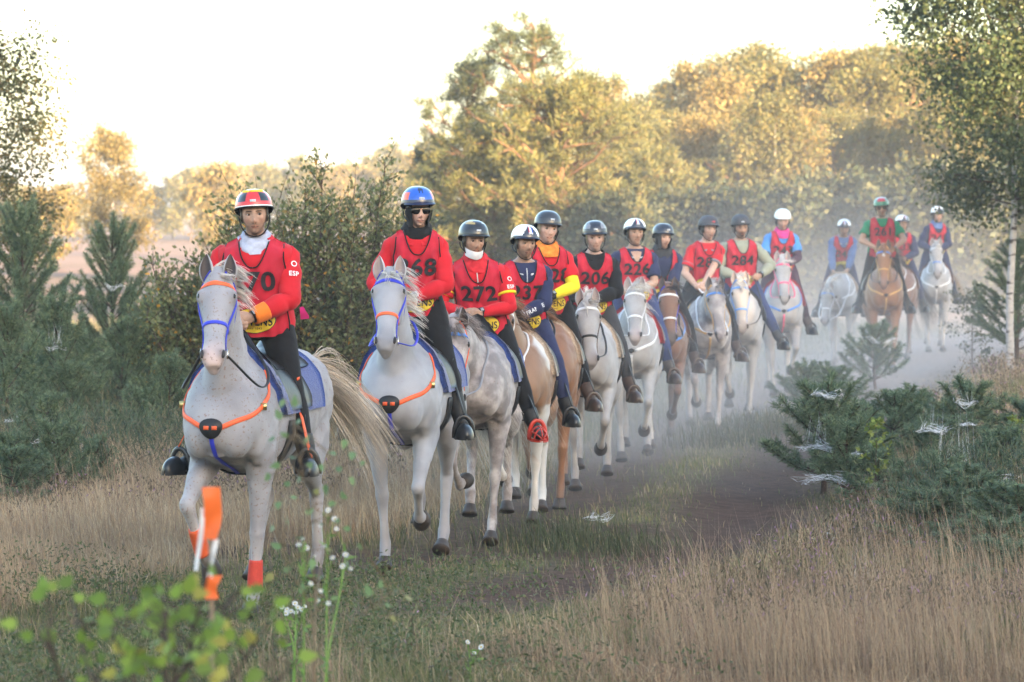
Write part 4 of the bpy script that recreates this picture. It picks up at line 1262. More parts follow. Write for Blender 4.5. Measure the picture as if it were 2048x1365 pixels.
# ================================================================== writing
TEXT = {}
def make_texts(items):
    """flat lettering as triangles, all strings in one pass; items: (string, shear, weight)"""
    obs = []
    for s_, sh, wt in items:
        cu = bpy.data.curves.new('tmp', 'FONT')
        cu.body = s_; cu.size = 1.0; cu.align_x = 'CENTER'; cu.align_y = 'CENTER'
        cu.shear = sh; cu.offset = wt; cu.resolution_u = 4
        cu.space_character = 1.08
        obs.append(link(bpy.data.objects.new('tmp', cu)))
    dg = bpy.context.evaluated_depsgraph_get()
    for it, o in zip(items, obs):
        me = bpy.data.meshes.new_from_object(o.evaluated_get(dg))
        bm = bmesh.new(); bm.from_mesh(me)
        bmesh.ops.triangulate(bm, faces=bm.faces)
        for _ in range(2):
            ed = [e for e in bm.edges if e.calc_length() > .22]
            if ed:
                bmesh.ops.subdivide_edges(bm, edges=ed, cuts=1)
                bmesh.ops.triangulate(bm, faces=bm.faces)
        V = np.array([v.co[:2] for v in bm.verts]) if bm.verts else np.zeros((0, 2))
        F = np.array([[v.index for v in f.verts] for f in bm.faces])
        bm.free(); bpy.data.meshes.remove(me)
        hgt = V[:, 1].max() - V[:, 1].min()
        V = V - (V.max(0) + V.min(0)) / 2
        TEXT[it] = (V / hgt, F)
    for o in obs:
        c = o.data; bpy.data.objects.remove(o); bpy.data.curves.remove(c)

# ================================================================== riders
TD = np.array([-.09, -.03, .03, .10, .17, .24, .30, .35, .39, .42, .445, .47, .50, .56])
TA = np.array([.165, .172, .165, .152, .152, .162, .172, .178, .178, .165, .130, .085, .060, .054])
TB = np.array([.110, .122, .122, .112, .110, .118, .124, .122, .112, .098, .080, .066, .060, .058])

def ik(a, b, l1, l2, pole):
    a, b = np.asarray(a, float), np.asarray(b, float)
    d = b - a; L = np.linalg.norm(d)
    L2 = min(L, (l1 + l2) * .998)
    u = d / L
    x = (l1 ** 2 - l2 ** 2 + L2 ** 2) / (2 * L2)
    y = math.sqrt(max(l1 ** 2 - x * x, 0))
    p = np.asarray(pole, float); p = nrm(p - (p @ u) * u)
    return a + u * x + p * y, a + u * L2

def head_mesh(feat):
    """face and skull as one grid; x forward, y left, z up; eyes at z=.004"""
    m_, n_ = 64, 72
    th = np.linspace(0.0, np.pi, m_)[:, None]; ph = np.linspace(-np.pi, np.pi, n_, endpoint=False)[None]
    x = np.sin(th) * np.cos(ph); y = np.sin(th) * np.sin(ph); z = np.cos(th) + 0 * ph
    rx = np.where(x > 0, .094, .100)
    X = rx * np.sign(x) * np.abs(x) ** .92; Y = .0745 * np.sign(y) * np.abs(y) ** .95; Z = .118 * z
    jaw = feat.get('jaw', 1.0)
    low = sstep(.0, -.118, Z)
    Y = Y * (1 - low * (.27 / jaw) * 1.0) * (1 - .03 * sstep(.03, .1, Z))
    X = np.where(X > 0, X * (1 - .05 * low) + low * .006, X * (1 - .35 * low))
    Z = np.where((X < .02), Z + low * .035 * sstep(.02, -.08, X), Z)
    fr = sstep(.0, .045, X)
    G = lambda cy, cz, sy, sz: np.exp(-((Y - cy) / sy) ** 2 - ((Z - cz) / sz) ** 2) * fr
    G2 = lambda cy, cz, sy, sz: G(cy, cz, sy, sz) + G(-cy, cz, sy, sz)
    nl = feat.get('nose', 1.0)
    D = .0
    D = D + nl * (.021 * G(0, -.036, .0115, .012) + .013 * G(0, -.018, .0095, .018) + .007 * G(0, .004, .010, .016))
    D = D + .006 * G2(.013, -.041, .007, .008)
    D = D + .0065 * G2(.026, .021, .019, .0075) + .004 * G(0, .024, .018, .008)
    D = D - .0125 * G2(.031, .003, .0155, .0105)
    D = D + .005 * G2(.045, -.022, .016, .018)
    D = D - .004 * G2(.040, -.058, .016, .018)
    D = D + .0065 * G(0, -.064, .020, .0055) + .007 * G(0, -.0745, .017, .0055) - .0055 * G(0, -.0692, .024, .0021)
    D = D - .003 * G(0, -.055, .0035, .006) - .0035 * G(0, -.083, .016, .005)
    D = D + .010 * G(0, -.101, .018, .012)
    if feat.get('open'):
        D = D - .010 * G(0, -.070, .013, .005)
    X = X + D
    V = np.stack([X, Y, Z], -1)
    # colours
    sk = np.array(feat['skin'])
    c = np.tile(sk, (m_, n_, 1))
    def tint(wv, col_):
        nonlocal c
        wv = np.clip(wv, 0, 1)[..., None]; c = c * (1 - wv) + np.array(col_) * wv
    tint(.35 * G2(.042, -.030, .02, .016), sk * np.array([1.12, .80, .78]))
    tint(.4 * G(0, -.038, .012, .010), sk * np.array([1.10, .80, .78]))
    tint(.95 * G2(.0075, -.0475, .0042, .0030), sk * .22)
    tint(.55 * G2(.031, .006, .017, .010), sk * .55)  # shade of the eye sockets painted into the skin colour
    st = feat.get('stubble', 0)
    if st:
        wv = sstep(-.035, -.07, Z) * fr * (1 - .9 * G(0, -.070, .022, .008)) + .6 * G(0, -.056, .022, .005)
        tint(st * wv, feat.get('beard', (.07, .055, .05)))
    mu = feat.get('moustache')
    if mu:
        tint(.9 * G(0, -.056, .024, .0055), mu); tint(.85 * G(0, -.098, .020, .016), mu); tint(.6 * G2(.024, -.072, .007, .02), mu)
    V = V.reshape(-1, 3)
    i = np.arange(m_ - 1)[:, None] * n_; j = np.arange(n_)[None]; j2 = (j + 1) % n_
    Q = np.stack([i + j, i + n_ + j, i + n_ + j2, i + j2], -1).reshape(-1, 4)
    return V, Q, c.reshape(-1, 3)

# helmet colour plans: function of azimuth a (deg, 0 = front), height t (0 rim .. 1 crown) -> key
def plan_plain(a, t): return 0
def plan_red(a, t):
    b = abs(a)
    if t < .07: return 3
    if t > .80 and b < 75: return 2
    if 24 < b < 62 and .20 < t < .62 - (b - 24) * .003: return 1
    if b < 70 and t < .82: return 0
    if b < 130 and t < .35: return 0
    return 3
def plan_blue(a, t):
    b = abs(a)
    if t < .12: return 1
    if b < 9 + 18 * (t - .4) and .42 < t < .9 and not (b < 5 and t < .58): return 1
    if 48 < b < 85 and .16 < t < .50: return 2
    return 0
def plan_gold(a, t):
    if 15 < a < 75 and .5 < t < .62 + .002 * a: return 2
    if -70 < a < -30 and .55 < t < .66: return 1
    if 30 < a < 60 and .72 < t < .80: return 2
    return 0
def plan_french(a, t):
    b = abs(a)
    if t < .10: return 1
    half = 9 + 34 * max(0, 1 - t * 1.25) ** 1.2
    if t > .20 and t < .97 and b < 90:
        y = b * (1.02 - t)
        if b < 9.5:
            return 2 if a < -3.2 else 4 if a > 3.2 else 3
    if b < half and t < .9: return 1
    return 0
def plan_vents(a, t):
    b = abs(a)
    if 52 < b < 85 and .22 < t < .60 and int((t + b * .003) * 22) % 3 == 0: return 1
    if b < 14 and .62 < t < .85 and int(t * 26) % 3 == 0: return 1
    return 0
def plan_grey(a, t):
    b = abs(a)
    if 30 < b < 68 and .22 < t < .66 - abs(b - 48) * .012: return 1
    return 0
def plan_white(a, t):
    b = abs(a)
    if (8 < b < 13 or 30 < b < 35) and .50 < t < .72: return 1
    if t < .05: return 1
    return 0
def plan_green(a, t):
    if abs(a) < 42 and .28 < t < .78: return 2
    if t > .62: return 1
    return 0
HELMETS = {
    'red': (plan_red, [(.62, .03, .03), (.02, .02, .022), (.80, .60, .04), (.75, .75, .77)]),
    'blue': (plan_blue, [(.02, .10, .50), (.015, .02, .06), (.75, .12, .03)]),
    'gold': (plan_gold, [(.018, .018, .02), (.25, .25, .27), (.42, .30, .10)]),
    'french': (plan_french, [(.78, .78, .80), (.018, .022, .045), (.02, .10, .55), (.78, .78, .80), (.55, .03, .04)]),
    'vents': (plan_vents, [(.035, .036, .042), (.008, .008, .009)]),
    'grey': (plan_grey, [(.022, .024, .035), (.22, .22, .24)]),
    'navy': (plan_plain, [(.018, .020, .035)]),
    'charcoal': (plan_plain, [(.055, .055, .065)]),
    'slate': (plan_plain, [(.048, .050, .060)]),
    'white': (plan_white, [(.76, .78, .80), (.12, .13, .15)]),
    'green': (plan_green, [(.05, .22, .12), (.72, .72, .72), (.62, .04, .06)]),
}

def cloth(name, col, **k):
    d = dict(rough=.85, var=.12, scale=11, bump=.75, bscale=13, sheen=.08, spec=.12); d.update(k)
    return mat('cloth_' + name, col, **d)
CL = {'red': (.53, .020, .030), 'vest': (.47, .017, .038), 'navy': (.030, .036, .085), 'black': (.016, .016, .018), 'lycra_black': (.014, .014, .016),
      'yellow': (.78, .60, .03), 'lightblue': (.07, .25, .62), 'green': (.015, .22, .10), 'khaki': (.30, .31, .24), 'grey': (.22, .22, .25),
      'white': (.74, .74, .76), 'pink': (.62, .03, .22), 'scarf_grey': (.40, .42, .52), 'orange': (.80, .20, .03), 'charcoal': (.05, .05, .055), 'denim': (.04, .055, .14),
      'steel': (.10, .16, .33), 'plum': (.06, .03, .05), 'teal': (.09, .12, .24)}

def make_rider(cfg, hinfo, loc, heading, s, label):
    root = empty('person', loc, heading, s)
    tag(root, label, 'person', 'riders in the endurance race')
    det = cfg.get('detail', 0)
    rise = cfg.get('rise', 0.0)
    dz = hinfo['dz']
    ln, tw = R(cfg.get('lean', 9)), R(cfg.get('twist', 8))
    F0 = np.array([math.cos(tw), math.sin(tw), 0]); Ls = np.array([-math.sin(tw), math.cos(tw), 0]); Zu = np.array([0, 0, 1.])
    D = math.cos(ln) * Zu + math.sin(ln) * F0
    Ff = math.cos(ln) * F0 - math.sin(ln) * Zu
    P0 = np.array([-.08, 0, 1.60 + rise + dz])
    roll = R(cfg.get('roll', 0))
    tp = lambda d, l, f: P0 + d * D + l * Ls + f * Ff + np.array([0, 0, 0]) + Ls * math.tan(roll) * d
    bulk = cfg.get('bulk', 1.0) * 1.06
    TAb, TBb = TA * np.where(TD < .44, bulk, 1), TB * np.where(TD < .44, bulk, 1)
    Af = lambda d: np.interp(d, TD, TAb); Bf = lambda d: np.interp(d, TD, TBb)
    M = {}
    skinc = np.array(cfg['face']['skin'])
    sk = mat('skin', attr=True, rough=.50, var=.16, scale=48, bump=.25, bscale=260, spec=.4)
    cm = lambda k_: cloth(k_, CL[k_])
    # ---- skeleton
    sh, el, wr, hip, kn, an = {}, {}, {}, {}, {}, {}
    hands = cfg.get('hands', {1: (.36, .07, 1.70), -1: (.36, -.07, 1.69)})
    for sy in (1, -1):
        sh[sy] = tp(.365, sy * .155 * bulk, -.005)
        hd = np.array(hands[sy]) + np.array([0, 0, dz + rise * .5])
        pole = np.array(cfg.get('pole', (-.30, 1.0, -.50))) * np.array([1, sy, 1])
        el[sy], wr[sy] = ik(sh[sy], hd, .275, .255, pole)
        hip[sy] = tp(-.02, sy * .095, 0)
        ft = np.array(cfg.get('foot', (.10, .37, .86))) + np.array([0, 0, dz])
        if 'foot_' + ('l' if sy > 0 else 'r') in cfg: ft = np.array(cfg['foot_' + ('l' if sy > 0 else 'r')]) + np.array([0, 0, dz])
        ft = ft * np.array([1, sy, 1])
        kn[sy], an[sy] = ik(hip[sy], ft, .43, .42, np.array([1, .55 * sy, .15]))
    # ---- torso rings
    td = np.linspace(-.09, .50, 26)
    tC = np.array([tp(d, 0, 0) for d in td])
    ring = lambda pad, lo=-.09, hi=.50: (lambda dd: loft(np.array([tp(d, 0, 0) for d in dd]), [Ls] * len(dd), [Ff] * len(dd), Af(dd) + pad, Bf(dd) + pad, n=28, ex=.9))(np.linspace(lo, hi, 24))
    # ---- head frame
    hy, hpt, hr = R(cfg.get('hyaw', 20)), R(cfg.get('hpitch', 0)), R(cfg.get('hroll', 0))
    HR = np.array(Matrix.Rotation(hy, 3, 'Z') @ Matrix.Rotation(hpt, 3, 'Y') @ Matrix.Rotation(hr, 3, 'X'))
    hc = tp(.612, 0, .026)
    hcor = lambda p: hc + HR @ np.asarray(p, float)
    # ---- body: one skin from crown to feet
    mb = MB()
    mb.add(*ring(-.012))
    hV, hQ, hCol = head_mesh(cfg['face'])
    hW = hc + hV @ HR.T
    mb.add(hW, hQ)
    mb.add(*limb([tp(.40, 0, -.005), tp(.47, 0, .0), tp(.53, 0, .006), hcor((-.015, 0, -.06)), hcor((-.01, 0, -.02))], [(.075, .065), (.058, .056), (.054, .055), (.054, .058), (.05, .05)], side=Ls, n=18))
    for sy in (1, -1):
        V, Fq = ellipsoid((-.012, sy * .0735, -.012), (.018, .010, .032))
        mb.add(hc + V @ HR.T, Fq)
        mb.add(*limb([tp(.36, sy * .10, 0), sh[sy], sh[sy] + (el[sy] - sh[sy]) * .35, el[sy], el[sy] + (wr[sy] - el[sy]) * .3, wr[sy]], [.056, .053, .05, .042, .043, (.026, .030)], n=12))
        ank = an[sy]
        mb.add(*limb([hip[sy] + D * .03, hip[sy] + (kn[sy] - hip[sy]) * .4, kn[sy], kn[sy] + (ank - kn[sy]) * .35, ank], [.092, .080, .056, .056, .036], n=14))
        toe = nrm(np.array([.9, .30 * sy, -.05]))
        mb.add(*limb([ank - toe * .05 - Zu * .03, ank + toe * .05 - Zu * .035, ank + toe * .17 - Zu * .055], [(.034, .04), (.038, .035), (.036, .02)], n=10))
        # hand closed on the rein
        wd_ = nrm(wr[sy] - el[sy])
        cl_ = cfg.get('handdir', {}).get(sy)
        hdv = nrm(wd_ * .6 + (np.array(cl_) if cl_ is not None else np.array([.55, -.45 * sy, -.15])) * .6)
        th_ = nrm(Zu - hdv * hdv[2])
        pn = np.cross(hdv, th_) * sy            # palm looks inwards
        pn = pn if pn[1] * sy < 0 or abs(pn[1]) < .15 else -pn
        K = wr[sy] + hdv * .085
        mb.add(*limb([wr[sy] - hdv * .03, wr[sy] + hdv * .01, wr[sy] + hdv * .05, K], [(.027, .024), (.030, .020), (.041, .017), (.040, .014)], side=th_, n=14))
        for i in range(4):
            r0 = (.0098, .0100, .0096, .0084)[i]; lsc = (.94, 1.0, .95, .78)[i]
            p = K + th_ * (.030 - .0205 * i) - hdv * (.004 * abs(i - 1))
            q = [p - hdv * .02, p]
            for an_, sl in ((42, .043), (112, .027), (165, .022)):
                a = R(an_ + cfg.get('curl', 0) + 4 * i)
                p = p + (math.cos(a) * hdv + math.sin(a) * pn) * sl * lsc
                q.append(p)
            mb.add(*limb(q, [r0, r0, r0 * .95, r0 * .88, r0 * .72], side=th_, n=8, sub=3, round_end=True))
        p = wr[sy] + hdv * .022 + th_ * .026 + pn * .006
        q = [p, p + hdv * .032 + th_ * .016 + pn * .008, p + hdv * .058 + th_ * .014 + pn * .016, p + hdv * .080 + th_ * .006 + pn * .020]
        mb.add(*limb(q, [.0125, .0115, .0105, .008], side=th_, n=8, sub=3, round_end=True))
        M['hand', sy] = (K + pn * .03, hdv, th_, pn)
    V, Fq = mb.data()
    me = remesh(V, Fq, .0060 if det >= 2 else .0085 if det else .012, smooth=1, dec=None if det else .45)
    if det:
        Pq = verts_of(me)
        lq = (Pq - hc) @ HR
        kp = (np.abs(lq[:, 2]) < .125) & (lq[:, 0] > -.01) & (np.abs(lq[:, 1]) < .085)
        for sy in (1, -1): kp |= np.linalg.norm(Pq - M['hand', sy][0], axis=1) < .11
        me = thin_out(me, kp, .16)
    Pv = verts_of(me)
    c = np.tile(skinc, (len(Pv), 1))
    loc_ = (Pv - hc) @ HR
    near = np.where((np.abs(loc_[:, 2]) < .125) & (np.abs(loc_[:, 1]) < .085) & (loc_[:, 0] > -.02))[0]
    if len(near):
        for ch in np.array_split(near, max(1, len(near) // 1500)):
            dd = ((loc_[ch][:, None] - hV[None, ::1]) ** 2).sum(-1)
            c[ch] = hCol[dd.argmin(1)]
    set_col(me, c); me.materials.append(sk); me.name = 'body'
    link(bpy.data.objects.new('body', me), root)
    # ---- eyes
    ewm = mat('eye_white_shaded', (.38, .35, .34), rough=.15, var=.02, bump=0)  # whites darkened to stand in for the helmet's shadow over the eyes
    irm = mat('eye_iris', (.05, .03, .02), rough=.08, var=.05, bump=0)
    gz_ = R(cfg.get('gaze', 0))
    if not cfg.get('shades'):
        for sy in (1, -1):
            e0 = np.array([.0735, sy * .0312, .0025])
            V, Fq = ellipsoid(e0, (.0125, .0135, .0088))
            eo = mobj('eye', hc + V @ HR.T, Fq, ewm, root)
            gd = np.array([math.cos(gz_), math.sin(gz_), 0])
            V, Fq = ellipsoid(e0 + gd * .0088, (.0052, .0070, .0072))
            mobj('iris', hc + V @ HR.T, Fq, irm, eo)
            lidp = [e0 + np.array([.004, -.0145, .000]), e0 + np.array([.0105, -.007, .0065]), e0 + np.array([.0118, 0, .0078]), e0 + np.array([.0105, .007, .0062]), e0 + np.array([.004, .0145, .0])]
            V, Fq = limb(lidp, [.0024] * 5, n=6, sub=3)
            mobj('eyelid', hc + V @ HR.T, Fq, mat('eyelid', tuple(skinc * .45), rough=.6, var=.05, bump=0), eo)
    else:
        V = []
        lens = mat('sunglass_lens', (.010, .009, .011), rough=.22, var=0, bump=0, spec=.35)
        mbg = MB()
        for sy in (1, -1):
            for f_, off in ((0, 0),):
                q = []
                for i in range(4):
                    for j in range(8):
                        u, v = j / 7 - .5, i / 3 - .52
                        q.append((.102 - .16 * (abs(.034 + u * .056)) ** 2 * 6 - .02 * abs(v), sy * (.034 + u * .058), -.001 + v * .048 * (1 - .25 * (u > .3))))
                mbg.add(hc + np.array(q) @ HR.T, grid_faces(4, 8))
        go = mbg.build('sunglasses', lens, root)
        fm = mat('sunglass_frame', (.015, .014, .015), rough=.25, var=0, bump=0)
        fp = [hcor(p) for p in ((-.01, -.083, .02), (.07, -.076, .021), (.093, -.050, .023), (.104, -.008, .020), (.104, .008, .020), (.093, .050, .023), (.07, .076, .021), (-.01, .083, .02))]
        mobj('glasses_frame', *limb(fp, [.0042] * 8, n=6, sub=4), fm, go)
    hb = BVHTree.FromPolygons([tuple(v) for v in hV], [tuple(int(i) for i in q) for q in hQ])
    def fx(y, z, off=0.0):
        hit = hb.ray_cast(Vector((.3, y, z)), Vector((-1, 0, 0)))
        return np.array([(hit[0].x if hit[0] is not None else .07) + off, y, z])
    on_face = lambda pts, rad, n=8: (lambda V, F_: (hc + V @ HR.T, F_))(*limb(pts, rad, side=(0, 1, 0), n=n, sub=3))
    lipm = mat('lips_%d' % int(skinc[0] * 100), tuple(skinc * np.array([.84, .56, .56])), rough=.45, var=.08, bump=.05)
    mw_ = .024 * cfg['face'].get('mouth', 1)
    ys = np.linspace(-1, 1, 7)
    gap = .0022 if cfg['face'].get('open') else .0008
    ul = [fx(y * mw_, -.0652 + .0012 * (1 - abs(abs(y) - .25) * 2) - .0012 * y * y + gap * (1 - y * y), -.001) for y in ys]
    lo = [fx(y * mw_ * .92, -.0738 + .002 * y * y - gap * (1 - y * y), -.001) for y in ys]
    pl = [(.0010, .0010)] + [(.0030, .0018)] * 5 + [(.0012, .0012)]
    mo = mobj('upper_lip', *on_face(ul, pl), lipm, root)
    mobj('lower_lip', *on_face(lo, [(r * 1.2, q * 1.2) for r, q in pl]), lipm, root)
    mobj('mouth_line', *on_face([fx(y * mw_ * 1.04, -.0695 + .0008 * y * y, .0012) for y in ys], [(.0007, .0007)] + [(.0014 + gap, .0014 + gap * 1.2)] * 5 + [(.0007, .0007)]), mat('mouth_dark', (.05, .018, .016), rough=.6, var=.05, bump=0), mo)
    bwm = mat('eyebrow_%d' % int(sum(cfg['face'].get('brow', (.05, .035, .025))) * 100), cfg['face'].get('brow', (.05, .035, .025)), rough=.8, var=.2, scale=200)
    if not cfg.get('shades'):
        for sy in (1, -1):
            bp_ = [fx(sy * y_, z_, .0012) for y_, z_ in ((.012, .0195), (.020, .0210), (.029, .0220), (.039, .0215), (.047, .0170))]
            mobj('eyebrow', *on_face(bp_, [(.0020, .0016), (.0030, .0018), (.0032, .0018), (.0026, .0016), (.0010, .0010)]), bwm, root)
    # ---- hair at the nape, and a bun or sideburns
    hcl = cfg.get('hair', (.05, .032, .02))
    hm_ = mat('rider_hair_%02d' % int(sum(hcl) * 100), hcl, rough=.6, var=.25, scale=60, bump=.4, stretch=(1, 1, .2))
    a = np.linspace(R(62), R(298), 26)
    hV2 = []
    for k_, z_ in enumerate(np.linspace(.055, cfg.get('hairline', -.045), 6)):
        for a_ in a:
            rr = 1.045 if k_ < 5 else .97
            hV2.append(hcor((.098 * rr * math.cos(a_) - .003, .079 * rr * math.sin(a_), z_)))
    if not cfg.get('hood'):
        mobj('hair', hV2, grid_faces(6, 26), hm_, root)
    # ---- clothes: shirt, sleeves
    shirt = cfg.get('shirt', 'red')
    mb = MB(); mb.add(*ring(.008, -.075, .462))
    V, Fq = mb.data()
    me = np_mesh('shirt', V, Fq, cm(shirt)); link(bpy.data.objects.new('shirt', me), root)
    for sy in (1, -1):
        up = cfg.get('sleeve', shirt)
        sl = cfg.get('sleeve_len', 1.0)
        S0, E0, W0 = sh[sy], el[sy], wr[sy]
        inw = tp(.360, sy * .07, -.004)
        fine = lambda a_, b_, t: a_ + (b_ - a_) * t
        fold = lambda r, i: r * (1 + .085 * math.sin(i * 2.3 + sy) + .05 * math.sin(i * 5.1))
        if sl >= 1:
            pts = [inw, S0 + (Zu * .004), fine(S0, E0, .2), fine(S0, E0, .4), fine(S0, E0, .6), fine(S0, E0, .8), E0, fine(E0, W0, .15), fine(E0, W0, .3), fine(E0, W0, .5), fine(E0, W0, .75), fine(E0, W0, .93)]
            rad = [.045, .060, .066, .067, .066, .064, .062, .064, .061, .055, .048, .042]
        else:
            tt = sl
            pts = [inw, S0 + (Zu * .004), fine(S0, E0, .3 * tt), fine(S0, E0, .7 * tt), fine(S0, E0, tt)]
            rad = [.045, .060, .067, .070, .072]
        rad = [fold(r * cfg.get('slim', 1.0), i) for i, r in enumerate(rad)]
        so = mobj('sleeve', *limb(pts, rad, n=18, sub=4), cm(up), root)
        M['sleeve', sy] = so
        if sl < 1 and cfg.get('undersleeve'):
            us = cfg['undersleeve']
            k0 = .80 * sl
            pts = [fine(S0, E0, k0), fine(S0, E0, .9), E0, fine(E0, W0, .3), fine(E0, W0, .6), fine(E0, W0, .95)]
            mobj('undersleeve', *limb(pts, [.058, .056, .053, .051, .044, .036], n=16, sub=4), cm(us), root)
        if cfg.get('cuff') and sl >= 1:
            mobj('cuff', *limb([fine(E0, W0, .62), fine(E0, W0, .80), fine(E0, W0, .97)], [.056, .054, .050], n=16, sub=4), cm(cfg['cuff']), root)
        if sl < 1 and cfg.get('sleeve_band'):
            mobj('sleeve_band', *limb([fine(S0, E0, sl - .16), fine(S0, E0, sl - .02), fine(S0, E0, sl + .005)], [.0735 * cfg.get('slim', 1)] * 3, n=18, sub=3), cm(cfg['sleeve_band']), root)
    # ---- breeches, boots, stirrups
    bm_ = cm(cfg.get('breeches', 'black'))
    mb = MB()
    mb.add(*ring(.006, -.115, .04))
    for sy in (1, -1):
        fine = lambda a_, b_, t: a_ + (b_ - a_) * t
        mb.add(*limb([hip[sy] + D * .05 - Ls * sy * .02, fine(hip[sy], kn[sy], .2), fine(hip[sy], kn[sy], .5), fine(hip[sy], kn[sy], .85), kn[sy], fine(kn[sy], an[sy], .15), fine(kn[sy], an[sy], .35), fine(kn[sy], an[sy], .7), fine(kn[sy], an[sy], .98)],
                      [.108, .106, .093, .074, .070, .066, .067, .052, .046], n=18, sub=3))
    V, Fq = mb.data()
    me = remesh(V, Fq, .012 if det else .016, smooth=2, dec=.35); me.name = 'breeches'; me.materials.append(bm_)
    link(bpy.data.objects.new('breeches', me), root)
    btm = mat('boot_' + cfg.get('boot', 'black'), {'black': (.018, .017, .018), 'brown': (.07, .04, .03), 'dusty': (.09, .075, .07), 'grey': (.05, .05, .055)}[cfg.get('boot', 'black')], rough=.5, var=.2, scale=14, bump=.15)
    for sy in (1, -1):
        toe = nrm(np.array([.92, .28 * sy, -.02])); side = np.cross(Zu, toe); side = nrm(side); upb = np.cross(toe, side)
        A0 = an[sy]
        mb = MB()
        mb.add(*limb([A0 - toe * .055 - Zu * .025, A0 - toe * .03 - Zu * .038, A0 + toe * .06 - Zu * .042, A0 + toe * .13 - Zu * .055, A0 + toe * .185 - Zu * .06], [(.030, .036), (.040, .046), (.044, .044), (.048, .034), (.034, .024)], side=side, n=14))
        top = cfg.get('chaps', .30)
        fine = lambda t: kn[sy] + (A0 - kn[sy]) * t
        mb.add(*limb([fine(1 - top), fine(1 - top * .5), fine(1.0), A0 - Zu * .05 + toe * .01], [.060 if top > .5 else .057, .057, .047, .046], n=16))
        mb.build('boot', btm, root)
        # stirrup belongs to the saddle
        HRt = hinfo['root']
        C0 = A0 + toe * .115 - Zu * .088
        scol = {'black': (.016, .016, .018), 'red': (.45, .035, .02), 'brown': (.06, .04, .032)}[cfg.get('stirrup', 'black')]
        sm_ = mat('stirrup_' + cfg.get('stirrup', 'black'), scol, rough=.32, var=.12, bump=.05, coat=.3)
        V, Fq = box(C0, (.055, .062, .007), rot=np.stack([toe, side, upb], 1))
        st_o = mobj('stirrup', V, Fq, sm_, HRt)
        arch = [C0 + side * .062 * math.cos(t) * (1 + .12 * math.sin(t)) + upb * (.140 * math.sin(t)) - toe * .005 for t in np.linspace(0, math.pi, 15)]
        mobj('stirrup_arch', *limb(arch, [(.008, .016)] * 15, side=toe, n=8, sub=1), sm_, st_o)
        cg = []
        m1, n1 = 8, 15
        for i in range(m1):
            u = i / (m1 - 1) * math.pi / 2
            for j in range(n1):
                t = j / (n1 - 1) * math.pi
                cg.append(C0 + side * (.064 * math.cos(t) * math.cos(u * .96)) + upb * (.104 * math.sin(t) * math.cos(u * .80) - .004) + toe * (.035 + .115 * math.sin(u)))
        Q = grid_faces(m1, n1)
        if cfg.get('cage', 'hood') == 'cage':
            cgA = np.array(cg).reshape(m1, n1, 3)
            mbb = MB()
            for j in (0, 3, 7, 11, 14): mbb.add(*limb(cgA[:, j], [.0055] * m1, n=6, sub=1))
            for i in (0, 3): mbb.add(*limb(cgA[i], [.006] * n1, n=6, sub=1))
            mbb.build('toe_cage', sm_, st_o)
        else:
            mobj('toe_cage', cg, Q, sm_, st_o)
        lp = [np.array([.06, sy * .285, 1.38 + dz]), kn[sy] * np.array([.6, 1, 1]) * np.array([1, 1.0, 1]) + np.array([.03, sy * .035, -.03]), C0 + upb * .15 + Ls * sy * .004]
        P_ = crom(lp, 6); kk = len(P_)
        T_ = np.gradient(P_, axis=0); T_ /= np.linalg.norm(T_, axis=1, keepdims=True)
        Nn = np.tile([.35, sy * .9, .1], (kk, 1)); S_ = np.cross(T_, Nn); S_ /= np.linalg.norm(S_, axis=1, keepdims=True)
        mobj('stirrup_leather', *loft(P_, S_, np.cross(S_, T_), np.full(kk, .013), np.full(kk, .0035), n=8, ex=.4), hinfo['wm'](cfg.get('leathers', 'black')), HRt)
        if cfg.get('leathers') == 'orange' and sy == 1:
            tl = [C0 + upb * .15, C0 + upb * .10 - toe * .06 + side * .02, C0 + upb * .04 - toe * .26 + side * .05]
            P_ = crom(tl, 6); kk = len(P_); T_ = np.gradient(P_, axis=0); T_ /= np.linalg.norm(T_, axis=1, keepdims=True)
            S_ = np.cross(T_, np.tile(side, (kk, 1))); S_ /= np.linalg.norm(S_, axis=1, keepdims=True)
            mobj('strap_end', *loft(P_, S_, np.cross(S_, T_), np.full(kk, .013), np.full(kk, .0035), n=8, ex=.4), hinfo['wm']('orange'), st_o)
    # ---- vest (tabard) over the shirt
    vp = .024
    AL = R(cfg.get('wrap', 61))
    nsc = cfg.get('scoop', (.090, .325))
    def surf(d, al, f_sign=1, off=vp):
        Aa = Af(d) if d < .30 else max(.178 * bulk, 0) * 1.0
        s_ = math.sin(al) * (Aa + off * .6)
        An = Af(d) + off
        q = max(0., 1 - (s_ / An) ** 2)
        fo = (Bf(d) + off) * math.sqrt(q) * (1 if abs(al) <= math.pi / 2 else -1)
        wr_ = .0045 * math.sin(d * 38 + al * 7 + P0[0] * 9) + .0042 * math.sin(al * 17 + d * 12 + 1.3) + .003 * math.sin(d * 61 - al * 13)
        hem = sstep(.06, -.10, d) * .016
        return tp(d, s_, f_sign * (fo + (wr_ + hem) * (q > .05)))
    def ridge(s_abs):
        dd = np.linspace(.36, .47, 60)
        aa = Af(dd) + vp
        ok = np.where(aa >= s_abs)[0]
        return dd[ok[-1]] if len(ok) else .36
    als = np.linspace(-AL, AL, 57 if det else 43)
    hem_d = cfg.get('hem', -.085)
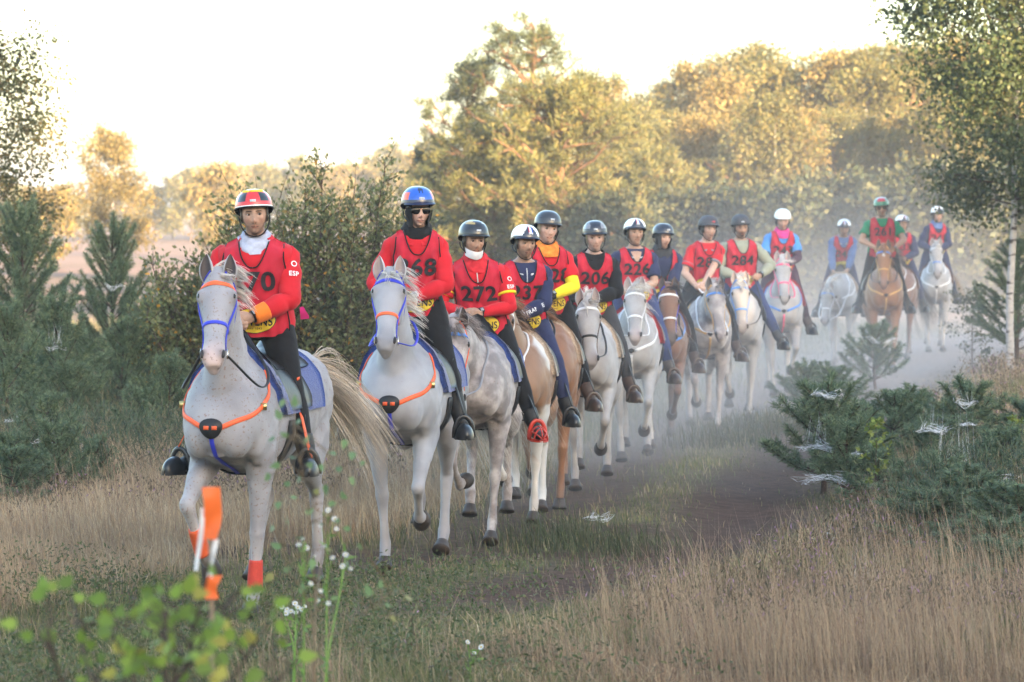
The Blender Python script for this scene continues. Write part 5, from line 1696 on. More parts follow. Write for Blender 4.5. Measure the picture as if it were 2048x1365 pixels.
    def column_top(al, front):
        s_ = abs(math.sin(al)) * (.178 * bulk + vp * .6) if abs(al) < math.pi / 2 else 1.0
        outer = .137 * bulk
        if s_ > outer:
            a0 = math.asin(min(1, outer / (.178 * bulk + vp * .6)))
            k_ = max(0, min(1, (abs(al) - a0) / (AL - a0)))
            return ridge(outer) - (ridge(outer) - .20) * k_ ** .62
        if front and s_ < nsc[0]:
            t = s_ / nsc[0]
            return nsc[1] + (ridge(nsc[0]) - nsc[1]) * t ** 2.4
        if not front and s_ < nsc[0]:
            return .425
        return ridge(s_)
    vo = None
    for front in (True, False):
        rows = 26 if det else 20
        V = []
        for i in range(rows):
            for al in als:
                tpd = column_top(al, front)
                d = hem_d + (tpd - hem_d) * (i / (rows - 1))
                V.append(surf(d, al, 1 if front else -1))
        V = np.array(V)
        Q = grid_faces(rows, len(als))
        inner = V + (np.array([tp(.2, 0, 0)]) - V) * .02
        nV = len(V); na = len(als)
        per = np.array([j for j in range(na)] + [i * na + na - 1 for i in range(1, rows)] + [(rows - 1) * na + j for j in range(na - 2, -1, -1)] + [i * na for i in range(rows - 2, 0, -1)])
        pn_ = np.roll(per, -1)
        Q3 = np.stack([per, pn_, pn_ + nV, per + nV], -1)
        o = mobj('vest_front' if front else 'vest_back', np.vstack([V, inner]), np.vstack([Q, Q[:, ::-1] + nV, Q3]), mat('cloth_vest', CL['vest'], rough=.8, var=.14, scale=9, bump=.8, bscale=11, sheen=.1, spec=.25), root)
        if front:
            vo = o
            G = V.reshape(rows, na, 3)
            pm = cm('black')
            mbp = MB()
            topi = [j for j in range(na) if abs(math.sin(als[j])) * (.178 * bulk + vp * .6) < nsc[0] * 1.03 and abs(als[j]) < 1.2]
            j0, j1 = topi[0], topi[-1]
            pr = cfg.get('pipe', .0046)
            out = lambda pts: [p + nrm(p - tp(.2, 0, 0)) * .002 for p in pts]
            mbp.add(*limb(out(G[-1, j0:j1 + 1]), [pr] * (j1 - j0 + 1), n=6, sub=2))
            a0 = math.asin(min(1, .137 * bulk / (.178 * bulk + vp * .6)))
            for sgn in (1, -1):
                jj = int(np.argmin(np.abs(als - sgn * a0)))
                rngj = range(jj, na) if sgn > 0 else range(jj, -1, -1)
                mbp.add(*limb(out([surf(column_top(als[jj], True), als[jj])] + [G[-1, j] for j in list(rngj)[1:]]), [pr] * len(list(rngj)), n=6, sub=2))
                je = na - 1 if sgn > 0 else 0
                mbp.add(*limb(out(G[::3, je]), [pr] * len(G[::3, je]), n=6, sub=2))
            mbp.add(*limb(out(G[0, ::2]), [pr * .7] * len(G[0, ::2]), n=6, sub=1))
            mbp.build('piping', pm, vo)
    def decal(V2, F2, d0, s0, size, off, mt, name, rot=0.0, parent=None):
        pts = []
        cr, sr = math.cos(rot), math.sin(rot)
        for x_, y_ in V2:
            x_, y_ = x_ * size, y_ * size
            x_, y_ = x_ * cr - y_ * sr, x_ * sr + y_ * cr
            d = d0 + y_
            Aa = (Af(d) if d < .30 else .178 * bulk) + vp * .6
            al = math.asin(max(-.999, min(.999, (s0 + x_) / Aa)))
            p = surf(d, al)
            nn = nrm(Ff * math.cos(al) * Af(d) + Ls * math.sin(al) * Bf(d))
            pts.append(p + nn * off)
        return mobj(name, pts, F2, mt, parent or vo, smooth=False)
    ink = mat('print_black', (.022, .020, .026), rough=.75, var=.1, bump=0)
    if cfg.get('number'):
        V2, F2 = TEXT[(cfg['number'], 0.0, .028)]
        wd_ = V2[:, 0].max() - V2[:, 0].min()
        V2 = V2 * np.array([min(1.0, 2.05 / wd_) if len(cfg['number']) == 3 else 1.0, 1])
        decal(V2, F2, cfg.get('num_d', .245), cfg.get('num_s', 0), cfg.get('num_h', .122), .0115, ink, 'number')
        # rounded oval emblem low on the belly
        a = np.linspace(0, 2 * np.pi, 40, endpoint=False)
        rs = np.array([0, .35, .65, .85, 1.0])
        E = np.array([(r * .118 * np.cos(t), r * .070 * np.sin(t)) for r in rs[1:] for t in a])
        E = np.vstack([[0, 0], E])
        F3 = np.array([(0, 1 + j, 1 + (j + 1) % 40) for j in range(40)])
        F4 = np.concatenate([np.stack([1 + i * 40 + np.arange(40), 41 + i * 40 + np.arange(40), 41 + i * 40 + (np.arange(40) + 1) % 40, 1 + i * 40 + (np.arange(40) + 1) % 40], -1) for i in range(3)])
        d0, s0 = cfg.get('logo_d', .015), cfg.get('logo_s', 0)
        rim = decal(E * 1.05, [F3, F4], d0, s0, 1.0, .0085, ink, 'emblem_rim')
        lg = decal(E, [F3, F4], d0, s0, 1.0, .011, mat('print_yellow', (.72, .52, .04), rough=.7, var=.08, bump=.1), 'emblem')
        V2, F2 = TEXT[('HAVENS', 0.0, .02)]
        decal(V2 * np.array([1.0, 1.25]), F2, d0 - .004, s0, .040 if True else 0, 0.0140, ink, 'lettering', parent=lg if False else vo)
        if det:
            V2, F2 = TEXT[('powered by', .25, .0)]
            decal(V2, F2, d0 + .038, s0, .018, 0.0140, ink, 'lettering')
            V2, F2 = TEXT[('Since 1845', .2, .0)]
            decal(V2, F2, d0 - .043, s0, .014, 0.0140, ink, 'lettering')
    # lettering on the left sleeve
    def sleeve_text(key, a_, b_, t0, rad_, size, colm, sy, flip=1, phase=0.0, name='lettering'):
        V2, F2 = TEXT[key]
        ax = nrm(b_ - a_)
        outv = nrm(np.array([.55, .65 * sy, .25])); outv = nrm(outv - (outv @ ax) * ax)
        cr_ = np.cross(ax, outv)
        pts = []
        for x_, y_ in V2 * size:
            u_ = a_ + (b_ - a_) * t0 + ax * (x_ * flip)
            an_ = y_ / rad_ + phase
            pts.append(u_ + rad_ * (math.cos(an_) * outv + math.sin(an_) * cr_ * cfg.get('txt_up', 1)))
        return mobj(name, pts, F2, colm, M['sleeve', sy], smooth=False)
    wht = mat('print_white', (.75, .75, .76), rough=.7, var=.05, bump=0)
    def upper_text(key, t0, rad_, size, sy, colm=wht):      # reads across the arm
        V2, F2 = TEXT[key]
        a_, b_ = sh[sy], el[sy]; ax = nrm(b_ - a_)
        outv = nrm(np.array([.80, .60 * sy, .15])); outv = nrm(outv - (outv @ ax) * ax)
        cr_ = np.cross(-ax, outv); cr_ = cr_ if cr_[1] * 1 > 0 or cr_[0] < 0 else -cr_
        pts = [a_ + (b_ - a_) * t0 - ax * y_ + rad_ * (math.cos(x_ / rad_) * outv + math.sin(x_ / rad_) * cr_) for x_, y_ in V2 * size]
        return mobj('lettering', pts, F2, colm, M['sleeve', sy], smooth=False)
    if cfg.get('esp'):
        upper_text(('ESP', 0.0, .02), .52, .0785, .030, 1)
        t_ = np.linspace(0, 2 * np.pi, 24, endpoint=False)
        RG = np.vstack([np.stack([np.cos(t_), np.sin(t_)], -1) * .5, np.stack([np.cos(t_), np.sin(t_)], -1) * .34])
        Fr = np.stack([np.arange(24), (np.arange(24) + 1) % 24, 24 + (np.arange(24) + 1) % 24, 24 + np.arange(24)], -1)
        TEXT['ring'] = (RG, Fr); upper_text('ring', .30, .0795, .036, 1)
    if cfg.get('france'):
        sleeve_text(('FRANCE', 0.0, .01), el[1], wr[1], .50, .060, .034, wht, 1, flip=-1, phase=cfg.get('fr_phase', 0))
    # ---- collar, scarf
    def neck_ring(name, colr, d0, d1, r0, r1, tilt=.0, waves=.0, open_=0, thick=.006, sx=1.05):
        a = np.linspace(R(open_), R(360 - open_), 41)
        rows = 6
        V = []
        for lay in (0, 1):
            for i in range(rows):
                u = i / (rows - 1)
                rr = r0 + (r1 - r0) * u - lay * thick
                for t in a:
                    wv = waves * (math.sin(t * 3 + i * 2.1) + .7 * math.sin(t * 7 + i * 3.7 + 1))
                    bul = .012 * math.sin(u * math.pi) * (waves > 0)
                    V.append(tp(d0 + (d1 - d0) * u - tilt * math.cos(t) + wv * .5, (rr + wv + bul) * math.sin(t) * sx, (rr + wv + bul) * math.cos(t) + .004))
        na = len(a)
        Q = grid_faces(rows, na)
        tops = np.stack([(rows - 1) * na + np.arange(na - 1), (rows - 1) * na + np.arange(1, na), 2 * rows * na - na + np.arange(1, na), 2 * rows * na - na + np.arange(na - 1)], -1)
        return mobj(name, V, np.vstack([Q, Q[:, ::-1] + rows * na, tops]), colr, root)
    for sc in cfg.get('neck', []):
        if sc[0] == 'scarf': neck_ring('neck_scarf', mat('scarf_' + sc[1], CL.get(sc[1], (.5, .3, .05)), rough=.9, var=.3, scale=20, bump=.6, bscale=28, two=((.65, .25, .04), 30, .45, .6) if sc[1] == 'orange' else None),   .417, .508, .142, .076, tilt=.020, waves=.006, sx=.86)
        if sc[0] == 'collar':
            c_ = neck_ring('collar', cm(sc[1]),   .415, .474, .136, .072, tilt=.030, sx=.82, open_=15, thick=.004)
            if len(sc) > 2:
                for k_, (cc, o_) in enumerate(((sc[2], .0),)):
                    for sg in (1, -1):
                        pts = [tp(.415 - .030 * math.cos(t), .139 * math.sin(t) * .82, .139 * math.cos(t) + .006) for t in np.linspace(R(16), R(95), 12) * sg]
                        mobj('collar_stripe', *limb(pts, [(.004, .008)] * 12, n=6, sub=2), cm(cc), c_)
        if sc[0] == 'hood': neck_ring('hood_collar', cm(sc[1]),   .415, .482, .112, .088, tilt=.012, waves=.004, open_=cfg.get('hood_open', 12))
        if sc[0] == 'snood':      # cloth up over chin sides and ears
            neck_ring('snood', cm(sc[1]),   .425, .515, .098, .076, tilt=.018, waves=.004)
            a = np.linspace(R(42), R(318), 30)
            V = [hcor(((.099 + .004 * (k_ % 2)) * math.cos(t) - .004, .0825 * math.sin(t) * (1 - .10 * (k_ > 5)), z_)) for k_, z_ in enumerate(np.linspace(.06, -.115, 9)) for t in a * 1.0]
            mobj('snood_hood', V, grid_faces(9, 30), cm(sc[1]), root)
        if sc[0] == 'inner': 
            V, Fq = ellipsoid(tp(.425, 0, .055), (.05, .045, .04)); mobj('inner_shirt', V, Fq, cm(sc[1]), root)
    if cfg.get('open_shirt'):      # open neck: bare skin above the placket
        V = []
        for i in range(7):
            u = i / 6
            for j in range(7):
                v = j / 6 * 2 - 1
                d = .335 + .11 * u
                V.append(tp(d, v * .058 * u ** .8, (Bf(d) + .0105) * math.sqrt(max(0, 1 - (v * .058 * u / Af(d)) ** 2))))
        mobj('open_neck', V, grid_faces(7, 7), mat('skin_chest_%d' % int(skinc[0] * 100), tuple(skinc * .95), rough=.5, var=.06, bump=.05), root)
    if cfg.get('zip'):
        pts = [tp(d, 0, Bf(d) + .012) for d in np.linspace(.30, .43, 6)]
        mobj('zip', *limb(pts, [.004] * 6, n=6, sub=2), mat('zip_metal', (.6, .6, .6), rough=.4, var=.1, bump=0), root)
    # ---- helmet
    plan, cols = HELMETS[cfg['helmet']]
    hcen = np.array([-.008, 0, .040])
    hr = np.array([.136, .110, .110]) * cfg.get('hsize', 1.0)
    na, ne = 72, 22
    V, idx = [], []
    rimz = lambda a_: -.002 + .012 * math.cos(a_) - .038 * sstep(.3, -1.0, math.cos(a_))
    for i in range(ne):
        t = i / (ne - 1)
        for j in range(na):
            a_ = 2 * math.pi * j / na
            e0 = math.asin(max(-.9, min(.9, rimz(a_) / hr[2])))
            e = e0 + (math.pi / 2 - e0) * t
            ce = math.cos(e) ** .80 if math.cos(e) > 0 else 0
            V.append(hcen + np.array([hr[0] * ce * math.cos(a_), hr[1] * ce * math.sin(a_), hr[2] * math.sin(e) * 1.0]))
    Q = grid_faces(ne, na, wrap=True)
    for i in range(ne - 1):
        for j in range(na):
            ad = (360 * (j + .5) / na + 180) % 360 - 180
            idx.append(plan(-ad, (i + .5) / (ne - 1)))
    V = np.array(V)
    pnl = []
    for k_, c_ in enumerate(cols):
        pnl.append(mat('helmet_%s_%d' % (cfg['helmet'], k_), c_, rough=.28 if cfg['helmet'] not in ('charcoal', 'slate') else .6, var=.04, bump=0.03, coat=.5 if cfg['helmet'] not in ('charcoal', 'slate') else 0, spec=.5))
    ho = link(bpy.data.objects.new('helmet', np_mesh('helmet', hc + V @ HR.T, Q, pnl, midx=idx)), root)
    blk = mat('helmet_lining', (.012, .012, .013), rough=.8, var=.1, bump=.2)
    inn = (V[:na * 6] - hcen) * np.array([.93, .93, .96]) + hcen
    mobj('helmet_lining', hc + np.vstack([V[:na] + np.array([0, 0, .0005]), inn]) @ HR.T, grid_faces(7, na, wrap=True)[:, ::-1], blk, ho)
    rim_p = [hc + HR @ (V[j] - np.array([0, 0, .002])) for j in list(range(na)) + [0]]
    mobj('helmet_rim', *limb(rim_p, [.0048] * (na + 1), n=6, sub=1), blk, ho)
    if cfg.get('peak', 1):
        pk = cfg.get('peak_len', .030)
        V2 = []
        for k_, (ex_, dzp) in enumerate(((0, .004), (.55, .000), (1, -.006), (1, -.010), (0, -.004))):
            for a_ in np.linspace(R(-72), R(72), 25):
                wv = math.cos(a_ * 1.25) ** .8 if abs(a_ * 1.25) < math.pi / 2 else 0
                b_ = hcen + np.array([hr[0] * math.cos(a_) * .995, hr[1] * math.sin(a_) * .995, rimz(a_)])
                V2.append(hc + HR @ (b_ + np.array([math.cos(a_), math.sin(a_), 0]) * pk * ex_ * wv + np.array([0, 0, dzp])))
        mobj('helmet_peak', V2, grid_faces(5, 25), mat('helmet_peak_' + cfg['helmet'], cols[1] if cfg['helmet'] in ('french', 'blue') else cols[0] if cfg['helmet'] != 'red' else (.02, .02, .022), rough=.35, var=.05, bump=0), ho)
    if cfg.get('badge', 1):
        bpz = hcen + np.array([hr[0] * math.cos(R(22)) * 1.0, 0, hr[2] * math.sin(R(22))])
        nn = nrm(np.array([math.cos(R(28)), 0, math.sin(R(28))])); upn = np.cross(nn, [0, 1., 0]); upn = upn if upn[2] > 0 else -upn
        V, Fq = box(bpz, (.004, .017, .007), rot=np.stack([nn, [0, 1., 0], upn], 1))
        mobj('helmet_badge', hc + V @ HR.T, Fq, mat('badge_' + ('red' if cfg['helmet'] == 'charcoal' else 'silver'), (.6, .05, .06) if cfg['helmet'] == 'charcoal' else (.55, .56, .58), rough=.35, var=.05, bump=0), ho)
    if cfg['helmet'] == 'red':
        pts = [hc + HR @ (hcen + np.array([hr[0] * .56 * math.cos(a_), hr[1] * .62 * math.sin(a_), hr[2] * .84])) for a_ in np.linspace(R(-55), R(55), 13)]
        mobj('helmet_scoop', *limb(pts, [(.006, .012)] * 13, n=8, sub=1), mat('helmet_yellow', (.78, .58, .04), rough=.35, var=.04, bump=0), ho)
    if cfg['helmet'] == 'slate':
        V, Fq = ellipsoid(hcen + np.array([0, 0, hr[2]]), (.008, .008, .006)); mobj('helmet_button', hc + V @ HR.T, Fq, blk, ho)
    stm = mat('chin_strap', (.016, .016, .018), rough=.7, var=.1, bump=.2) if not cfg.get('chin_col') else cm(cfg['chin_col'])
    for sy in (1, -1):
        pts = [(.020, sy * .090, -.005), (.018, sy * .085, -.04), (.020, sy * .072, -.078), (.030, sy * .045, -.112), (.036, sy * .018, -.124), (.038, 0, -.126)]
        mobj('chin_strap', *limb([hcor(p) for p in pts], [(.010, .004)] * 5 + [(.010, .005)], side=HR @ np.array([1., 0, 0]), n=8, sub=4), stm, ho)
        pts = [(-.06, sy * .088, -.02), (-.035, sy * .086, -.05), (.012, sy * .075, -.074)]
        mobj('chin_strap', *limb([hcor(p) for p in pts], [(.007, .004)] * 3, side=HR @ np.array([1., 0, 0]), n=8, sub=4), stm, ho)
    if cfg.get('chin_guard'):
        V = []
        for i in range(5):
            for t in np.linspace(R(-78), R(78), 21):
                z_ = -.066 - .058 * (i / 4) * 1.0 + .03 * (abs(t) / R(78)) ** 1.5
                rr = .104 - .022 * (i / 4) ** 2
                V.append(hcor((rr * math.cos(t) * 1.02 - .004, .072 * math.sin(t) * (1 - .05 * i / 4), z_ - .012)))
        mobj('chin_guard', V, grid_faces(5, 21), cm('white'), ho)
    # ---- watches
    if cfg.get('watch'):
        for sy in cfg['watch']:
            ax = nrm(wr[sy] - el[sy]); c0 = wr[sy] - ax * .012
            wm2 = mat('watch_black', (.015, .015, .017), rough=.4, var=.05, bump=0)
            wo = mobj('watch', *limb([c0 - ax * .013, c0, c0 + ax * .013], [.038, .0385, .037], n=16, sub=2), mat('watch_white', (.7, .7, .72), rough=.5, var=.05, bump=0) if cfg.get('watch_white') else wm2, root)
            outv = nrm(np.array([.8, .25 * sy, .55])); outv = nrm(outv - (outv @ ax) * ax)
            s2 = np.cross(ax, outv)
            V, Fq = box(c0 + outv * .040, (.018, .018, .006), rot=np.stack([ax, s2, outv], 1)); mobj('watch_case', V, Fq, wm2 if not cfg.get('watch_white') else mat('watch_white', (.7, .7, .72)), wo)
            V, Fq = box(c0 + outv * .0465, (.012, .012, .0015), rot=np.stack([ax, s2, outv], 1)); mobj('watch_face', V, Fq, mat('watch_glass', (.30, .33, .36), rough=.1, var=.1, bump=0), wo)
    # ---- gloves
    if cfg.get('gloves'):
        for sy in (1, -1):
            K, hdv, th_, pn = M['hand', sy]
            mbg = MB()
            mbg.add(*limb([wr[sy] - hdv * .055, wr[sy], wr[sy] + hdv * .05, wr[sy] + hdv * .09], [(.042, .036), (.036, .031), (.049, .026), (.048, .024)], side=th_, n=14))
            for i in range(4):
                p = wr[sy] + hdv * .085 + th_ * (.030 - .0205 * i)
                q = [p - hdv * .02, p]
                for an_, sl in ((42, .043), (112, .027), (165, .024)):
                    a = R(an_ + 4 * i); p = p + (math.cos(a) * hdv + math.sin(a) * pn) * sl; q.append(p)
                mbg.add(*limb(q, [.0135, .0135, .013, .012, .010], side=th_, n=8, sub=3, round_end=True))
            p = wr[sy] + hdv * .022 + th_ * .026
            mbg.add(*limb([p, p + hdv * .032 + th_ * .016 + pn * .008, p + hdv * .058 + th_ * .014 + pn * .016, p + hdv * .085 + th_ * .006 + pn * .020], [.017, .0155, .0145, .012], n=8, sub=3, round_end=True))
            mbg.build('glove', cm('lycra_black'), root)
    # ---- waist bag / flap at the side
    if cfg.get('flap'):
        V = [tp(d, .20 * bulk + .03 * u, -.01 - .05 * u + .02 * math.sin(d * 30)) + np.array([0, .05 * u, 0]) for d in np.linspace(-.02, .06, 6) for u in np.linspace(0, .6, 5) * (1 - max(0, d) * 9)]
        mobj('shirt_flap', V, grid_faces(6, 5), cm(cfg['flap']), root)
    # ---- reins from the bit to the hands
    rc = cfg.get('reins', 'black')
    for sy in (1, -1):
        a_ = hinfo['bit'][sy]; b_ = M['hand', sy][0]
        side_y = sy * cfg.get('rein_out', .16)
        m_ = a_ * .5 + b_ * .5
        q1 = a_ * .75 + b_ * .25 + np.array([-.02, side_y * .6, -cfg.get('sag', .08)])
        q2 = a_ * .40 + b_ * .60 + np.array([0, side_y * .7, -cfg.get('sag', .08) * .9])
        pp = crom([a_, q1, q2, b_], 9)
        for k_ in range(len(pp)):          # lie on the neck, never inside it
            lo_, nn_, _, _ = hinfo['bvh'].find_nearest(Vector(pp[k_] - np.array([0, 0, dz])))
            lo_, nn_ = np.array(lo_) + np.array([0, 0, dz]), np.array(nn_)
            if (pp[k_] - lo_) @ nn_ < .012 and 0 < k_ < len(pp) - 1: pp[k_] = lo_ + nn_ * .012
        mobj('rein', *limb(pp, [(.009, .0045)] * len(pp), n=8, sub=2), hinfo['wm'](rc), hinfo['root'])
    return root
